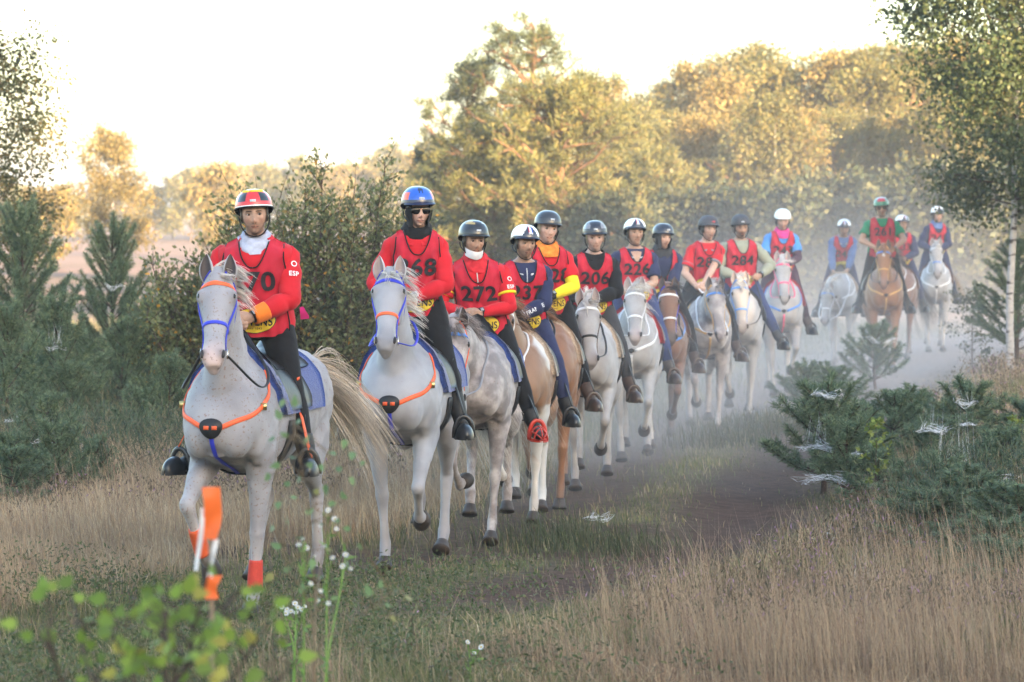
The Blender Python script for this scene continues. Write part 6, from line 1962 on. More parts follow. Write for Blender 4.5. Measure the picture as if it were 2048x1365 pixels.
# ================================================================== the field of riders
make_texts([(n, 0.0, .028) for n in ('270', '268', '272', '237', '228', '206', '226', '280', '284', '243', '261', '233', '241', '244')] +
           [('HAVENS', 0.0, .02), ('powered by', .25, .0), ('Since 1845', .2, .0), ('ESP', 0.0, .02), ('FRANCE', 0.0, .01)])
TAN, PALE, FAIR, BROWN = (.43, .26, .185), (.52, .325, .25), (.56, .36, .29), (.39, .235, .165)
CAST = [
 dict(px=503, py=378, d=18.0, ang=12, s=.985,
  label='person in red jacket with red and white helmet and pale grey scarf, leading the field',
  hlabel='foremost horse, flea-bitten grey with orange browband and red leg boots',
  horse=dict(coat='fleabitten', vox=.0125, detail=1, neck=66, nlen=.78, nyaw=6, hyaw=12, hpitch=50, muzzle=(.50, .38, .36), fl=(-2, -2, 34), fr=(56, 84, -25), hl=(-14, 4, 30), hr=(18, 34, -10),
   tack=dict(brow='orange', nose='blue', cheek='blue', breast='orange', tail='blue'), pad='blue', mane_dir=(-.45, .85, .30), mane_len=.17, mane_from=.66, nmane=420, fore_side=1.6, fore_len=.10, knees=.15,
   leg_wraps={'fl': (.55, .05, .03), 'fr': (.62, .09, .02)}, tail_dir=(-.72, .42, .16), tail_len=.62, tail_grav=.90, tail_col=(.60, .50, .40), tail_spread=.20, ntail=1300, mud=.2),
  rider=dict(detail=2, number='270', face=dict(skin=TAN, stubble=.35), shirt='red', cuff='orange', helmet='red', neck=[('scarf', 'scarf_grey'), ('hood', 'red')], hood_open=55, esp=1, watch=[1],
   hyaw=12, gaze=16, twist=9, lean=10, bulk=1.17, breeches='black', leathers='orange', foot=(.12, .37, .87), hands={1: (0.20, 0.05, 1.67), -1: (0.24, -0.07, 1.65)}, flap='pink', reins='black', rein_out=.28, sag=.22, peak=0, handdir={1: (.35, -.85, -.10)}, saddle=1)),
 dict(px=828, py=373, d=20.4, ang=8, s=.985,
  label='person in red polo with black face hood and sunglasses under a blue and orange helmet',
  hlabel='pale grey horse with blue browband and orange noseband, second in the line',
  horse=dict(coat='pale', vox=.0135, detail=1, neck=64, nlen=.76, nyaw=0, hyaw=6, hpitch=47, muzzle=(.15, .14, .155), fl=(36, 86, -30), fr=(-8, -2, 32), hl=(8, 4, 30), hr=(-22, 26, 10),
   tack=dict(brow='blue', nose='orange', cheek='blue', breast='orange', tail='blue'), pad='blue', mane_dir=(-.3, .8, .15), mane_len=.20, fore_side=.3, fore_len=.12, knees=.5, mud=.5, tail_dir=(-.8, .35, .0)),
  rider=dict(detail=2, number='268', face=dict(skin=FAIR, jaw=.9, nose=.85), shirt='red', helmet='blue', neck=[('snood', 'black'), ('collar', 'red')], hood=1, shades=1, watch=[1], watch_white=1,
   hyaw=22, twist=10, lean=9, slim=.92, bulk=.95, breeches='black', leathers='black', foot=(.12, .38, .86), hands={1: (0.14, 0.03, 1.70), -1: (0.16, -0.05, 1.69)}, reins='blue', chaps=.62, boot='black', hpitch=4)),
 dict(px=943, py=440, d=22.0, ang=4, s=.955,
  label='person with orange sleeve ends, white chin guard and black helmet with gold flashes',
  hlabel='rose grey horse with lowered head and blue browband, behind the pale grey one',
  horse=dict(coat='rose', vox=.016, neck=30, nlen=.72, nyaw=-10, hyaw=10, hpitch=66, fl=(6, 2, 30), fr=(44, 100, -35), hl=(-20, 2, 34), hr=(14, 34, -10),
   tack=dict(brow='cyan', nose='black', cheek='orange'), pad='blue', mane_dir=(-.2, .7, .2), mane_len=.16, knees=.75, mud=.6, belly=.3, tail_dir=(-.8, .3, -.1), tail_col=(.6, .56, .5)),
  rider=dict(detail=2, number='272', face=dict(skin=BROWN, open=1, nose=1.15, stubble=.2), shirt='red', sleeve='red', sleeve_len=.66, undersleeve='red', sleeve_band='yellow', helmet='gold', neck=[('scarf', 'red'), ('collar', 'red')],
   esp=1, watch=[1], chin_guard=1, hyaw=16, roll=-6, twist=6, lean=13, bulk=1.12, breeches='black', stirrup='red', cage='cage', foot=(.16, .40, .85), hands={1: (0.20, 0.00, 1.67), -1: (0.20, -0.09, 1.67)}, handdir={1: (.35, -.85, -.25)}, reins='grey', zip=1, hpitch=3)),
 dict(px=1039, py=449, d=23.3, ang=4, s=.935,
  label='person in navy long sleeves and French striped helmet, nearest of that kit',
  hlabel='brown and white patched horse half hidden behind the rose grey',
  horse=dict(coat='pinto', vox=.017, neck=44, nlen=.72, nyaw=-10, hyaw=0, hpitch=60, blaze=.03, fl=(-12, 0, 34), fr=(46, 92, -35), hl=(0, 0, 30), hr=(-20, 0, 34), tack=dict(brow='white', nose='white', cheek='white'), pad='fleece_tan', mud=.5),
  rider=dict(detail=1, number='237', face=dict(skin=BROWN, nose=1.1, stubble=.45, jaw=1.08), shirt='navy', helmet='french', neck=[('collar', 'navy', 'white')], zip=1, france=1, watch=[1], watch_white=1,
   hyaw=20, twist=12, lean=13, bulk=1.08, breeches='navy', foot=(.14, .38, .88), hands={1: (0.22, 0.00, 1.63), -1: (0.20, -0.07, 1.63)}, handdir={1: (.4, -.8, -.1)}, reins='white')),
 dict(px=1086, py=421, d=24.8, ang=2, s=.96,
  label='person with yellow sleeves, black gloves, patterned scarf and black helmet with slots',
  hlabel='chestnut horse with sheepskin pad behind the patched one',
  horse=dict(coat='chestnut', vox=.017, neck=40, nlen=.72, nyaw=-14, hyaw=0, hpitch=60, star=1, fl=(8, 20, 20), fr=(38, 82, -30), hl=(-18, 0, 34), hr=(6, 4, 30), tack=dict(brow='brown', nose='brown', cheek='brown'), pad='fleece_tan', mud=.4),
  rider=dict(detail=1, number='228', num_s=.03, face=dict(skin=FAIR, jaw=.92, nose=.85), shirt='red', sleeve_len=.72, undersleeve='yellow', gloves=1, helmet='vents', neck=[('scarf', 'orange'), ('inner', 'yellow'), ('collar', 'red')], hair=(.35, .26, .16),
   hyaw=16, twist=12, lean=10, bulk=.98, slim=.95, breeches='black', foot=(.12, .36, .88), hands={1: (0.22, 0.04, 1.69), -1: (0.22, -0.06, 1.69)}, reins='black', watch=[1], boot='brown', stirrup='brown')),
 dict(px=1183, py=441, d=26.3, ang=4, s=.94,
  label='person in black hooded top wearing number 206 and a black helmet with grey side panels',
  hlabel='white horse with white browband beneath the 206 rider',
  horse=dict(coat='white', vox=.018, neck=38, nlen=.70, nyaw=2, hyaw=10, hpitch=60, fl=(48, 96, -30), fr=(-6, 0, 32), hl=(-10, 0, 30), hr=(18, 34, -10), tack=dict(brow='white', nose='black', cheek='brown'), pad='fleece_tan', mane_dir=(-.2, .2, .5), mane_len=.14, mud=.5, knees=.5),
  rider=dict(detail=1, number='206', num_d=.27, scoop=(.09, .345), face=dict(skin=FAIR, jaw=.98, nose=.9, open=1), shirt='black', helmet='grey', neck=[('hood', 'black')], hair=(.34, .25, .15),
   hyaw=14, twist=10, lean=11, bulk=1.06, breeches='charcoal', foot=(.14, .37, .88), hands={1: (0.20, 0.04, 1.67), -1: (0.20, -0.08, 1.67)}, handdir={1: (.35, -.85, .0)}, reins='black', boot='brown', stirrup='brown')),
 dict(px=1265, py=437, d=29.3, ang=4, s=.94,
  label='person with bare forearms and open navy collar under a French striped helmet, wearing number 226',
  hlabel='white horse with red saddle pad beneath the 226 rider',
  horse=dict(coat='white', vox=.018, neck=40, nlen=.72, nyaw=4, hyaw=2, hpitch=50, fl=(46, 88, -30), fr=(-10, 0, 34), hl=(4, 0, 30), hr=(-16, 0, 32), tack=dict(brow='white', nose='white', cheek='white', breast='white', tail='white'), pad='red', muzzle=(.45, .35, .34), mane_dir=(-.3, .6, .3), mud=.35),
  rider=dict(detail=1, number='226', num_d=.275, scoop=(.09, .345), face=dict(skin=TAN, jaw=1.02), shirt='navy', sleeve_len=.82, helmet='french', neck=[('collar', 'navy', 'white')], open_shirt=1,
   hyaw=18, hpitch=-5, twist=12, lean=8, bulk=1.06, breeches='denim', foot=(.12, .37, .88), hands={1: (0.22, 0.03, 1.65), -1: (0.20, -0.08, 1.65)}, handdir={1: (.4, -.8, -.1)}, reins='white', boot='dusty', stirrup='brown')),
 dict(px=1320, py=446, d=31.0, ang=2, s=.93,
  label='person hooded in black with navy helmet, on the bay with striped browband',
  hlabel='bay horse with striped white and blue browband and noseband',
  horse=dict(coat='bay', vox=.019, neck=40, nlen=.70, nyaw=6, hyaw=6, hpitch=64, fl=(46, 94, -30), fr=(-4, 0, 32), hl=(-12, 0, 30), hr=(16, 34, -10), tack=dict(brow='white', nose='white', cheek='blue', breast='cyan', tail='cyan'), pad='brown', saddle_col=(.05, .035, .03), socks={'fr': (.6, .58, .56)}),
  rider=dict(number='244', num_d=.17, face=dict(skin=PALE, jaw=.92, nose=.9), shirt='navy', helmet='navy', neck=[('snood', 'charcoal'), ('hood', 'charcoal')], hood=1,
   hyaw=24, twist=14, lean=17, bulk=.98, breeches='black', foot=(.12, .36, .90), hands={1: (0.28, 0.06, 1.53), -1: (0.26, -0.06, 1.53)}, reins='black', boot='brown', stirrup='brown', badge=1, scoop=(.10, .20))),
 dict(px=1412, py=431, d=33.0, ang=-1, s=.95,
  label='person with bare arms, grey collar and number 280 under a charcoal helmet with red badge',
  hlabel='dapple grey horse with thin blue browband and black fleece under the 280 rider',
  horse=dict(coat='roan', vox=.019, neck=31, nlen=.72, nyaw=2, hyaw=12, hpitch=62, fl=(2, 0, 32), fr=(42, 92, -30), hl=(-16, 0, 32), hr=(8, 4, 30), tack=dict(brow='cyan', cheek='tan', breast='tan', tail='tan'), pad='black', saddle_col=(.06, .03, .03), belly=.5, mud=.4, mane_dir=(-.5, .3, .4), mane_len=.12),
  rider=dict(number='280', num_d=.265, scoop=(.09, .34), face=dict(skin=PALE, jaw=.9), shirt='red', sleeve_len=.76, sleeve_band='grey', helmet='charcoal', neck=[('collar', 'grey')], open_shirt=0, bulk=.96,
   hyaw=14, hpitch=2, twist=12, lean=12, breeches='black', foot=(.14, .36, .90), hands={1: (0.30, -0.04, 1.61), -1: (0.26, -0.10, 1.59)}, reins='white', boot='brown', stirrup='brown', peak_len=.036)),
 dict(px=1477, py=429, d=34.8, ang=4, s=.95,
  label='person with moustache in khaki shirt wearing number 284 and a dark grey helmet',
  hlabel='grey horse with blue browband and blue noseband beneath the khaki-shirted rider',
  horse=dict(coat='white', vox=.020, neck=34, nlen=.68, nyaw=0, hyaw=8, hpitch=66, fl=(8, 0, 30), fr=(40, 88, -30), hl=(-14, 0, 32), hr=(14, 34, -10), tack=dict(brow='cyan', nose='cyan', cheek='cyan'), pad='black', mane_dir=(-.4, .4, .4), mane_len=.14, mud=.3),
  rider=dict(number='284', face=dict(skin=BROWN, jaw=1.05, moustache=(.04, .03, .028), stubble=.4), shirt='khaki', helmet='slate', neck=[('collar', 'khaki')], bulk=1.16, peak=0,
   hyaw=10, hpitch=6, twist=8, lean=9, breeches='denim', foot=(.22, .52, .86), hands={1: (0.18, 0.24, 1.67), -1: (0.22, -0.05, 1.67)}, reins='black', watch=[1], boot='grey')),
 dict(px=1562, py=418, d=39.5, ang=2, s=.965,
  label='person in light blue short sleeves with bright pink scarf and plain white helmet',
  hlabel='grey horse with pink noseband and purple breastplate beneath the pink-scarfed rider',
  horse=dict(coat='white', vox=.020, neck=46, nlen=.72, nyaw=-4, hyaw=4, hpitch=58, fl=(50, 92, -30), fr=(-4, 0, 32), hl=(10, 0, 30), hr=(-12, 0, 32), tack=dict(brow='pink', nose='pink', cheek='pink', breast='cyan', tail='pink'), pad='red', belly=.6, mud=.45, knees=.5, mane_dir=(-.5, .3, .4), mane_len=.12),
  rider=dict(number='243', num_d=.24, face=dict(skin=PALE, jaw=.95), shirt='lightblue', sleeve_len=.70, undersleeve='plum', helmet='white', neck=[('scarf', 'pink')], bulk=1.0,
   hyaw=6, hpitch=8, twist=12, lean=12, breeches='plum', foot=(.14, .37, .88), hands={1: (0.22, 0.04, 1.65), -1: (0.24, -0.08, 1.63)}, reins='pink', boot='brown')),
 dict(px=1684, py=438, d=47.5, ang=8, s=.93,
  label='person in steel blue sleeves leaning down towards a horse with lowered head',
  hlabel='white horse carrying its head very low beside the chestnut with a star',
  horse=dict(coat='white', vox=.021, neck=2, nlen=.72, nyaw=-14, hyaw=-8, hpitch=64, fl=(4, 0, 32), fr=(10, 0, 30), hl=(-10, 0, 32), hr=(8, 4, 30), tack=dict(brow='cyan', nose='white', cheek='white', breast='white', tail='white'), pad='fleece_tan', mud=.3, mane_dir=(-.3, .5, .4), mane_len=.12, mane_up=1),
  rider=dict(number='241', num_d=.22, face=dict(skin=BROWN, stubble=.4), shirt='steel', helmet='french', neck=[('collar', 'navy', 'white')], bulk=1.04,
   hyaw=8, hpitch=4, twist=6, lean=24, breeches='navy', foot=(.12, .38, .88), hands={1: (0.34, 0.10, 1.45), -1: (0.32, -0.12, 1.45)}, reins='white')),
 dict(px=1762, py=395, d=45.0, ang=3, s=1.0,
  label='person in green shirt and sunglasses wearing number 261, standing tall on the chestnut horse',
  hlabel='chestnut horse with white star, blue browband and yellow breastplate',
  horse=dict(coat='chestnut', vox=.020, neck=46, nlen=.74, nyaw=-6, hyaw=-2, hpitch=62, star=1, fl=(10, 2, 30), fr=(-10, 0, 34), hl=(-14, 0, 32), hr=(16, 34, -10), tack=dict(brow='cyan', nose='tan', cheek='tan', breast='tan', tail='tan'), pad='black'),
  rider=dict(number='261', num_d=.285, scoop=(.085, .35), face=dict(skin=TAN, stubble=.4), shirt='green', sleeve_len=.66, helmet='green', shades=1, bulk=1.14, neck=[],
   hyaw=6, hpitch=4, twist=4, lean=7, breeches='black', foot=(.12, .38, .86), hands={1: (0.22, 0.14, 1.69), -1: (0.22, -0.12, 1.71)}, pole=(-.2, 1.2, -.25), reins='black', watch=[1], badge=0)),
 dict(px=1801, py=430, d=49.0, ang=8, s=.94,
  label='person in navy half hidden behind the green-shirted rider, French striped helmet turned aside',
  hlabel='bay horse in mid line between the chestnut with a star and the last white horse',
  horse=dict(coat='bay', vox=.021, neck=44, nlen=.72, nyaw=-14, hyaw=-8, hpitch=60, fl=(6, 0, 30), fr=(24, 50, -20), hl=(-14, 0, 32), hr=(14, 34, -10), tack=dict(brow='white', cheek='white', breast='white', tail='white'), pad='brown', cb=1, tail_dir=(-.7, .5, -.1), tail_len=.9),
  rider=dict(number='233', face=dict(skin=TAN), shirt='navy', helmet='french', neck=[('collar', 'navy', 'white')], bulk=1.02,
   hyaw=30, twist=14, lean=10, breeches='navy', foot=(.12, .37, .88), hands={1: (0.22, 0.06, 1.65), -1: (0.22, -0.06, 1.65)}, reins='white')),
 dict(px=1871, py=413, d=51.5, ang=6, s=.97,
  label='person in navy with blue neck scarf and French striped helmet, last of the field',
  hlabel='last horse of the field, white with a fawn tail held high',
  horse=dict(coat='white', vox=.020, neck=50, nlen=.74, nyaw=-2, hyaw=4, hpitch=58, fl=(16, 4, 30), fr=(-14, 0, 34), hl=(-16, 0, 32), hr=(16, 34, -10), tack=dict(brow='white', nose='cyan', cheek='white', breast='white', tail='white'), pad='brown', belly=.25, mud=.35,
   tail_dir=(-.45, .80, .50), tail_len=.72, tail_grav=1.25, tail_col=(.34, .24, .15), ntail=420, mane_dir=(-.5, .3, .4), mane_len=.12),
  rider=dict(number='241', face=dict(skin=PALE, jaw=.9), shirt='navy', helmet='french', neck=[('scarf', 'steel')], bulk=.95,
   hyaw=24, hpitch=4, twist=12, lean=9, breeches='navy', foot=(.12, .36, .88), hands={1: (0.20, 0.05, 1.67), -1: (0.20, -0.06, 1.67)}, reins='white')),
]
GROUPH = 'horses of the endurance race'
ONLY = globals().get('ONLY')
def pxw(px, py, d):
    return (px - 1024) / FPX * d, d, CAM_H - (py - HORIZON) / FPX * d
for i_, cs in enumerate(CAST):
    if ONLY is not None and i_ not in ONLY: continue
    rng = np.random.default_rng(100 + i_)
    X_, Y_, zt = pxw(cs['px'], cs['py'], cs['d'])
    rd_ = cs['rider']; jit = np.random.default_rng(500 + i_)
    rd_.setdefault('roll', float(jit.uniform(-3, 2))); rd_.setdefault('hroll', float(jit.uniform(-5, 5)))
    rd_['hyaw'] = rd_.get('hyaw', 20) + float(jit.uniform(-7, 9)); rd_['hpitch'] = rd_.get('hpitch', 0) + float(jit.uniform(-3, 5)); rd_['twist'] = rd_.get('twist', 8) + float(jit.uniform(-5, 5))
    a_ = R(cs['ang']); th_ = -math.pi / 2 - a_
    fw_ = np.array([-math.sin(a_), -math.cos(a_)])
    rd = cs['rider']; hs = cs['horse']; s_ = cs['s']
    hx = -.08 + .612 * math.sin(R(rd.get('lean', 9))) + .018
    rt = np.array([X_, Y_]) - fw_ * hx * s_
    lt_ = math.tan(R(rd.get('roll', 0))) * .612 * s_
    rt = rt - np.array([math.cos(a_), -math.sin(a_)]) * lt_
    g_ = gz(rt[0], rt[1])
    hs['rider_px'] = cs['px']
    hi = make_horse(hs, (rt[0], rt[1], g_), th_, s_)
    tag(hi['root'], cs['hlabel'], 'horse', GROUPH)
    rise = (zt - g_) / s_ - (1.60 + hi['dz'] + .612 * math.cos(R(rd.get('lean', 9))) + .146)
    print('RIDER', i_, 'rise %.3f' % rise, 'dz %.3f' % hi['dz'])
    rd['rise'] = max(-.09, min(.2, rise))
    make_rider(rd, hi, (rt[0], rt[1], g_), th_, s_, cs['label'])
# ================================================================== foreground plants, marker tape, webs
rng = np.random.default_rng(301)
def w3(px, py, Y): return np.array([put(px, Y), Y, topz(py, Y)])
def plant(name, label, cat, root_px, Y, stems, leaves, leaf, pal, wts, wid=.72, stem_r=.006, stem_m=None, group=None, hang=-.3, leaf_name='leaf'):
    """stems: lists of photo points rising from the ground; leaves: (px, py) of leaf tips"""
    x0 = put(root_px, Y); g = float(gz(x0, Y))
    o = empty(name, (x0, Y, g)); tag(o, label, cat, group)
    base = np.array([x0, Y, g])
    allp = []
    mb = MB()
    for st in stems:
        P = np.array([base] + [w3(a, b, Y + rng.normal(0, .12)) for a, b in st]) - base
        P = crom(P, 5); allp.append(P)
        mb.add(*limb(P, np.linspace(stem_r, stem_r * .35, len(P)), n=5, sub=1, cap=False))
    allp = np.vstack(allp)
    tips, lf = [], []
    for a, b in leaves:
        tip = w3(a, b, Y + rng.normal(0, .14)) - base
        j = np.argmin(np.linalg.norm(allp - tip - np.array([0, 0, -.04]), axis=1))
        mb.add(*limb([allp[j], (allp[j] + tip) / 2 + np.array([0, 0, .015]), tip], [.0022, .0016, .0012], n=3, sub=1, cap=False))
        lf.append((tip, unit(tip - allp[j]) * .7 + rng.normal(0, .35, 3) + np.array([0, -.1, hang])))
    V, F = mb.data()
    mobj('stem', V, F, stem_m or twigm, o)
    n = len(lf)
    B = np.array([l[0] for l in lf]); D = unit(np.array([l[1] for l in lf]))
    cs = leaf_cols(n, pal, wts, .15)
    for i in range(n):
        L = leaf * rng.uniform(.75, 1.2)
        d = D[i]; nn = unit(np.array([rng.normal(0, .5), -1.0, rng.normal(.3, .4)]))
        S = unit(np.cross(d, nn)); U = np.cross(S, d)
        prof = [(0, .02), (.12, .38), (.32, .50), (.55, .40), (.78, .20), (1.0, .0)]
        Vv, cc = [], []
        for t, w_ in prof:
            for s_ in (-1, 0, 1):
                Vv.append(B[i] + d * L * t + S * s_ * w_ * L * wid + U * (abs(s_) * .10 * L * w_ - .10 * L * t * t))
        mobj(leaf_name, Vv, grid_faces(6, 3), leafm, o, col=np.tile(cs[i], (18, 1)))
    return o
GRN = ((.17, .26, .035), (.22, .30, .045), (.14, .21, .035), (.36, .32, .06))
plant('birch_sapling', 'bright green birch sapling close to the camera, soft in the lower left corner', 'sapling', 330, 7.0,
      [[(335, 1500), (370, 1330), (405, 1180), (420, 1110)], [(320, 1500), (270, 1380), (225, 1280)], [(340, 1500), (330, 1380), (330, 1230)], [(350, 1520), (450, 1380), (540, 1240)], [(320, 1520), (190, 1380), (140, 1210)], [(345, 1480), (370, 1340), (470, 1190)], [(300, 1520), (150, 1420), (90, 1290)], [(360, 1520), (480, 1440), (590, 1330)]],
      [(412, 1135), (372, 1190), (360, 1230), (225, 1285), (245, 1310), (320, 1230), (262, 1320), (440, 1235), (385, 1275), (312, 1330), (145, 1205), (178, 1240), (548, 1245), (472, 1185), (500, 1180), (420, 1300), (350, 1320), (290, 1265), (240, 1350), (400, 1340), (560, 1280), (455, 1330), (215, 1260), (330, 1290), (470, 1270), (345, 1275), (595, 1320), (520, 1345), (385, 1160), (205, 1330), (300, 1220), (280, 1300), (425, 1350), (360, 1345), (160, 1290), (505, 1290), (235, 1240), (410, 1215)] + [(float(a), float(b)) for a, b in zip(rng.normal(330, 130, 75), rng.uniform(1180, 1370, 75))],
      .043, GRN, [1, 1, 1, .45], stem_r=.007)
lv = [(568, 800), (590, 815), (560, 840), (600, 845), (575, 875), (548, 880), (610, 890), (585, 915), (560, 930), (615, 935), (540, 950), (600, 960), (570, 975), (640, 930), (660, 905), (690, 880), (705, 905), (675, 935), (700, 955), (650, 970), (720, 930), (630, 990), (590, 1000), (555, 1005), (655, 1010), (690, 1000), (610, 1030), (575, 1045), (640, 1050), (540, 1060), (670, 1045), (600, 1080), (560, 1100), (650, 1100), (700, 1060), (625, 1120), (580, 1140), (690, 1130), (545, 1150), (640, 1160), (720, 1100), (760, 1180), (790, 1190), (770, 1215), (740, 1195), (810, 1200), (780, 1235), (660, 1200), (600, 1190)]
plant('alder_sapling', 'slim reddish stemmed sapling with small pale leaves in front of the foremost horse', 'sapling', 622, 9.6,
      [[(625, 1400), (628, 1200), (618, 1050), (600, 930), (580, 830), (568, 795)], [(625, 1300), (650, 1080), (690, 900)], [(625, 1350), (690, 1260), (780, 1190)], [(626, 1280), (570, 1130), (548, 960)]],
      lv, .036, ((.16, .25, .10), (.19, .28, .12), (.13, .20, .08), (.30, .28, .10)), [1, 1, .8, .2], wid=.6, stem_r=.0036, stem_m=mat('stem_reddish', (.17, .12, .07), rough=.8, var=.2, scale=20, bump=.1))
# white flowered weeds
stem_g = mat('stem_green', (.16, .28, .05), rough=.7, var=.15, scale=20, bump=.1)
def weed(label, root_px, Y, stems, heads, hr, nleaf, name='white_flower'):
    x0 = put(root_px, Y); g = float(gz(x0, Y)); base = np.array([x0, Y, g])
    o = empty(name, base); tag(o, label, 'wild flower', 'white flowering weeds')
    mb = MB(); allp = []
    for st in stems:
        P = crom(np.array([base] + [w3(a, b, Y + rng.normal(0, .05)) for a, b in st]) - base, 5); allp.append(P)
        mb.add(*limb(P, np.linspace(.0045, .002, len(P)), n=5, sub=1, cap=False))
    A = np.vstack(allp)
    hv = []
    for a, b in heads:
        tip = w3(a, b, Y + rng.normal(0, .05)) - base
        j = np.argmin(np.linalg.norm(A - tip + np.array([0, 0, .06]), axis=1))
        mb.add(*limb([A[j], (A[j] + tip) / 2 + np.array([0, 0, .01]), tip], [.0018, .0014, .0012], n=3, sub=1, cap=False)); hv.append(tip)
    V, F = mb.data(); mobj('stem', V, F, stem_g, o)
    wm_ = mat('petal_white', (.62, .62, .62), rough=.7, var=.05, bump=0); ym = mat('floret_yellow', (.55, .40, .06), rough=.8, var=.1, bump=0)
    for tip in hv:
        r_ = hr * rng.uniform(.75, 1.2)
        nn = unit(np.array([rng.normal(0, .4), -.8, .7]))
        sx = unit(np.cross(nn, [0, 0, 1.])); sy = np.cross(sx, nn)
        m = 11; V = []
        for q in range(m):
            t = 2 * np.pi * q / m; dd = math.cos(t) * sx + math.sin(t) * sy; pp = -math.sin(t) * sx + math.cos(t) * sy
            V += [tip + dd * r_ * .2, tip + dd * r_ * .7 + pp * r_ * .2, tip + dd * r_ + nn * r_ * .15, tip + dd * r_ * .7 - pp * r_ * .2]
        fl = mobj('flower_head', V, np.arange(4 * m).reshape(m, 4), wm_, o)
        V, F = ellipsoid(tip + nn * r_ * .08, (r_ * .3,) * 3, n=8, m=5); mobj('flower_centre', V, F, ym, fl)
    ii = rng.integers(0, len(A), nleaf)
    fo = Foliage(); fo.add(*blades(A[ii], rng.normal(0, .8, (nleaf, 3)) + np.array([0, 0, .5]), .055 * rng.uniform(.6, 1.2, nleaf), .012), leaf_cols(nleaf, ((.15, .27, .06), (.19, .32, .07)), [1, 1]))
    link(bpy.data.objects.new('leaves', fo.mesh('leaves', leafm)), o)
weed('tall bright green weed with small white daisies in front of the foremost horse', 648, 11.0, [[(650, 1400), (652, 1200), (654, 1040)], [(648, 1380), (680, 1180), (690, 1110)]], [(655, 1022), (640, 1052), (672, 1060), (690, 1112), (664, 1118), (684, 1135), (648, 1095), (700, 1140), (668, 1040)], .0105, 46)
weed('shorter green weed with white daisies left of the tall daisy weed', 604, 10.8, [[(605, 1400), (606, 1230), (604, 1110)]], [(596, 1092), (612, 1098), (604, 1080), (628, 1115), (640, 1185), (634, 1205), (655, 1210), (620, 1170)], .0095, 30)
weed('low white umbel flowers among the grass below the daisies', 585, 13.2, [[(588, 1300), (590, 1215)], [(586, 1310), (562, 1222)], [(586, 1310), (605, 1225)]], [(562, 1218), (572, 1222), (580, 1226), (588, 1210), (594, 1218), (602, 1222), (570, 1230), (590, 1228), (608, 1216), (555, 1212)], .012, 16)
weed('tiny white flowers at the lower right of the dry grass', 940, 14.0, [[(940, 1330), (935, 1290)], [(940, 1340), (960, 1300)]], [(935, 1288), (962, 1298), (948, 1310)], .014, 10)
# orange and white marker ribbon on a thin stake
tx, tY = put(418, 9.0), 9.0
tg = float(gz(tx, tY))
o = empty('marker_stake', (tx, tY, tg)); tag(o, 'thin course marker stake with fluttering orange and white tape, soft in the foreground', 'marker')
zt_ = topz(975, tY) - tg
V, F = limb([(0, .012, -.1), (.004, .012, zt_ * .5), (0, .012, zt_)], [.008, .0075, .007], n=8, sub=3); mobj('stake', V, F, mat('stake_wood', (.30, .22, .15), rough=.8, var=.25, scale=12, stretch=(4, 4, .4)), o)
def ribbon(z0, z1, wd, mt, name, ph, xo=0):
    V = []
    for i in range(14):
        t = i / 13; z = z0 + (z1 - z0) * t
        for j in range(4):
            s_ = j / 3 - .5
            V.append((xo + s_ * wd * math.cos(.5 * math.sin(t * 4 + ph)) + .010 * math.sin(t * 3 + ph), -.012 + s_ * wd * math.sin(.6 * math.sin(t * 4 + ph)) - .006 * math.sin(t * 7), z))
    mobj(name, V, grid_faces(14, 4), mt, o)
om = mat('tape_orange', (.90, .16, .03), rough=.45, var=.05, bump=.1, trans=.3); wm3 = mat('tape_white', (.75, .72, .70), rough=.5, var=.05, bump=.1, trans=.3)
ribbon(zt_, zt_ - .150, .052, om, 'orange_tape', .4)
ribbon(zt_ - .06, zt_ - .24, .014, wm3, 'white_tape', 1.3, -.030)
ribbon(zt_ - .15, zt_ - .262, .016, wm3, 'white_tape', 2.0, .010)
ribbon(zt_ - .255, zt_ - .322, .040, om, 'orange_tape', 2.7, .012)
# spider webs, white with dew
silk = mat('spider_silk', (.72, .73, .76), rough=.6, var=.1, scale=30, bump=0)
def web(px, py, Y, wpx, up=0, label=''):
    c0 = w3(px, py, Y); wd = wpx / FPX * Y
    o_ = rng.uniform(0, 6)
    n = int(60 + wpx * .9)
    def sheet(u, v): return np.stack([u * wd / 2 * (1 + .25 * np.sin(v * 4 + o_)), v * wd * .45 * (1 + .3 * np.sin(u * 3 + o_)), .16 * wd * (u ** 2 + v ** 2) + .09 * wd * np.sin(u * 4 + o_) + .06 * wd * np.sin(v * 6 + u * 3 + o_)], -1)
    r1, a1 = np.sqrt(rng.uniform(0, 1, n)), rng.uniform(0, 6.28, n)
    a2 = a1 + rng.normal(0, .9, n); r2 = np.clip(r1 + rng.normal(0, .35, n), 0, 1.1)
    P, Q = sheet(r1 * np.cos(a1), r1 * np.sin(a1)), sheet(r2 * np.cos(a2), r2 * np.sin(a2))
    m = int(up * .30)
    if m:
        u = rng.uniform(-.7, .7, m); v = rng.uniform(-.5, .5, m)
        P2 = sheet(u, v); Q2 = P2 * np.array([.5, .6, 1]) + np.stack([rng.normal(0, .03, m), rng.normal(0, .03, m), rng.uniform(.3, 1, m) * up / FPX * Y], -1)
        P, Q = np.vstack([P, P2]), np.vstack([Q, Q2])
    W = np.concatenate([np.full(n, .0032), np.full(len(P) - n, .0012)]) * Y / 24
    d = Q - P
    V, F = blades(P, d, np.linalg.norm(d, axis=1), W, fold=.02)
    ob = mobj('spider_web', V, F, silk); ob.location = c0
    tag(ob, label, 'spider web', 'dewy spider webs')
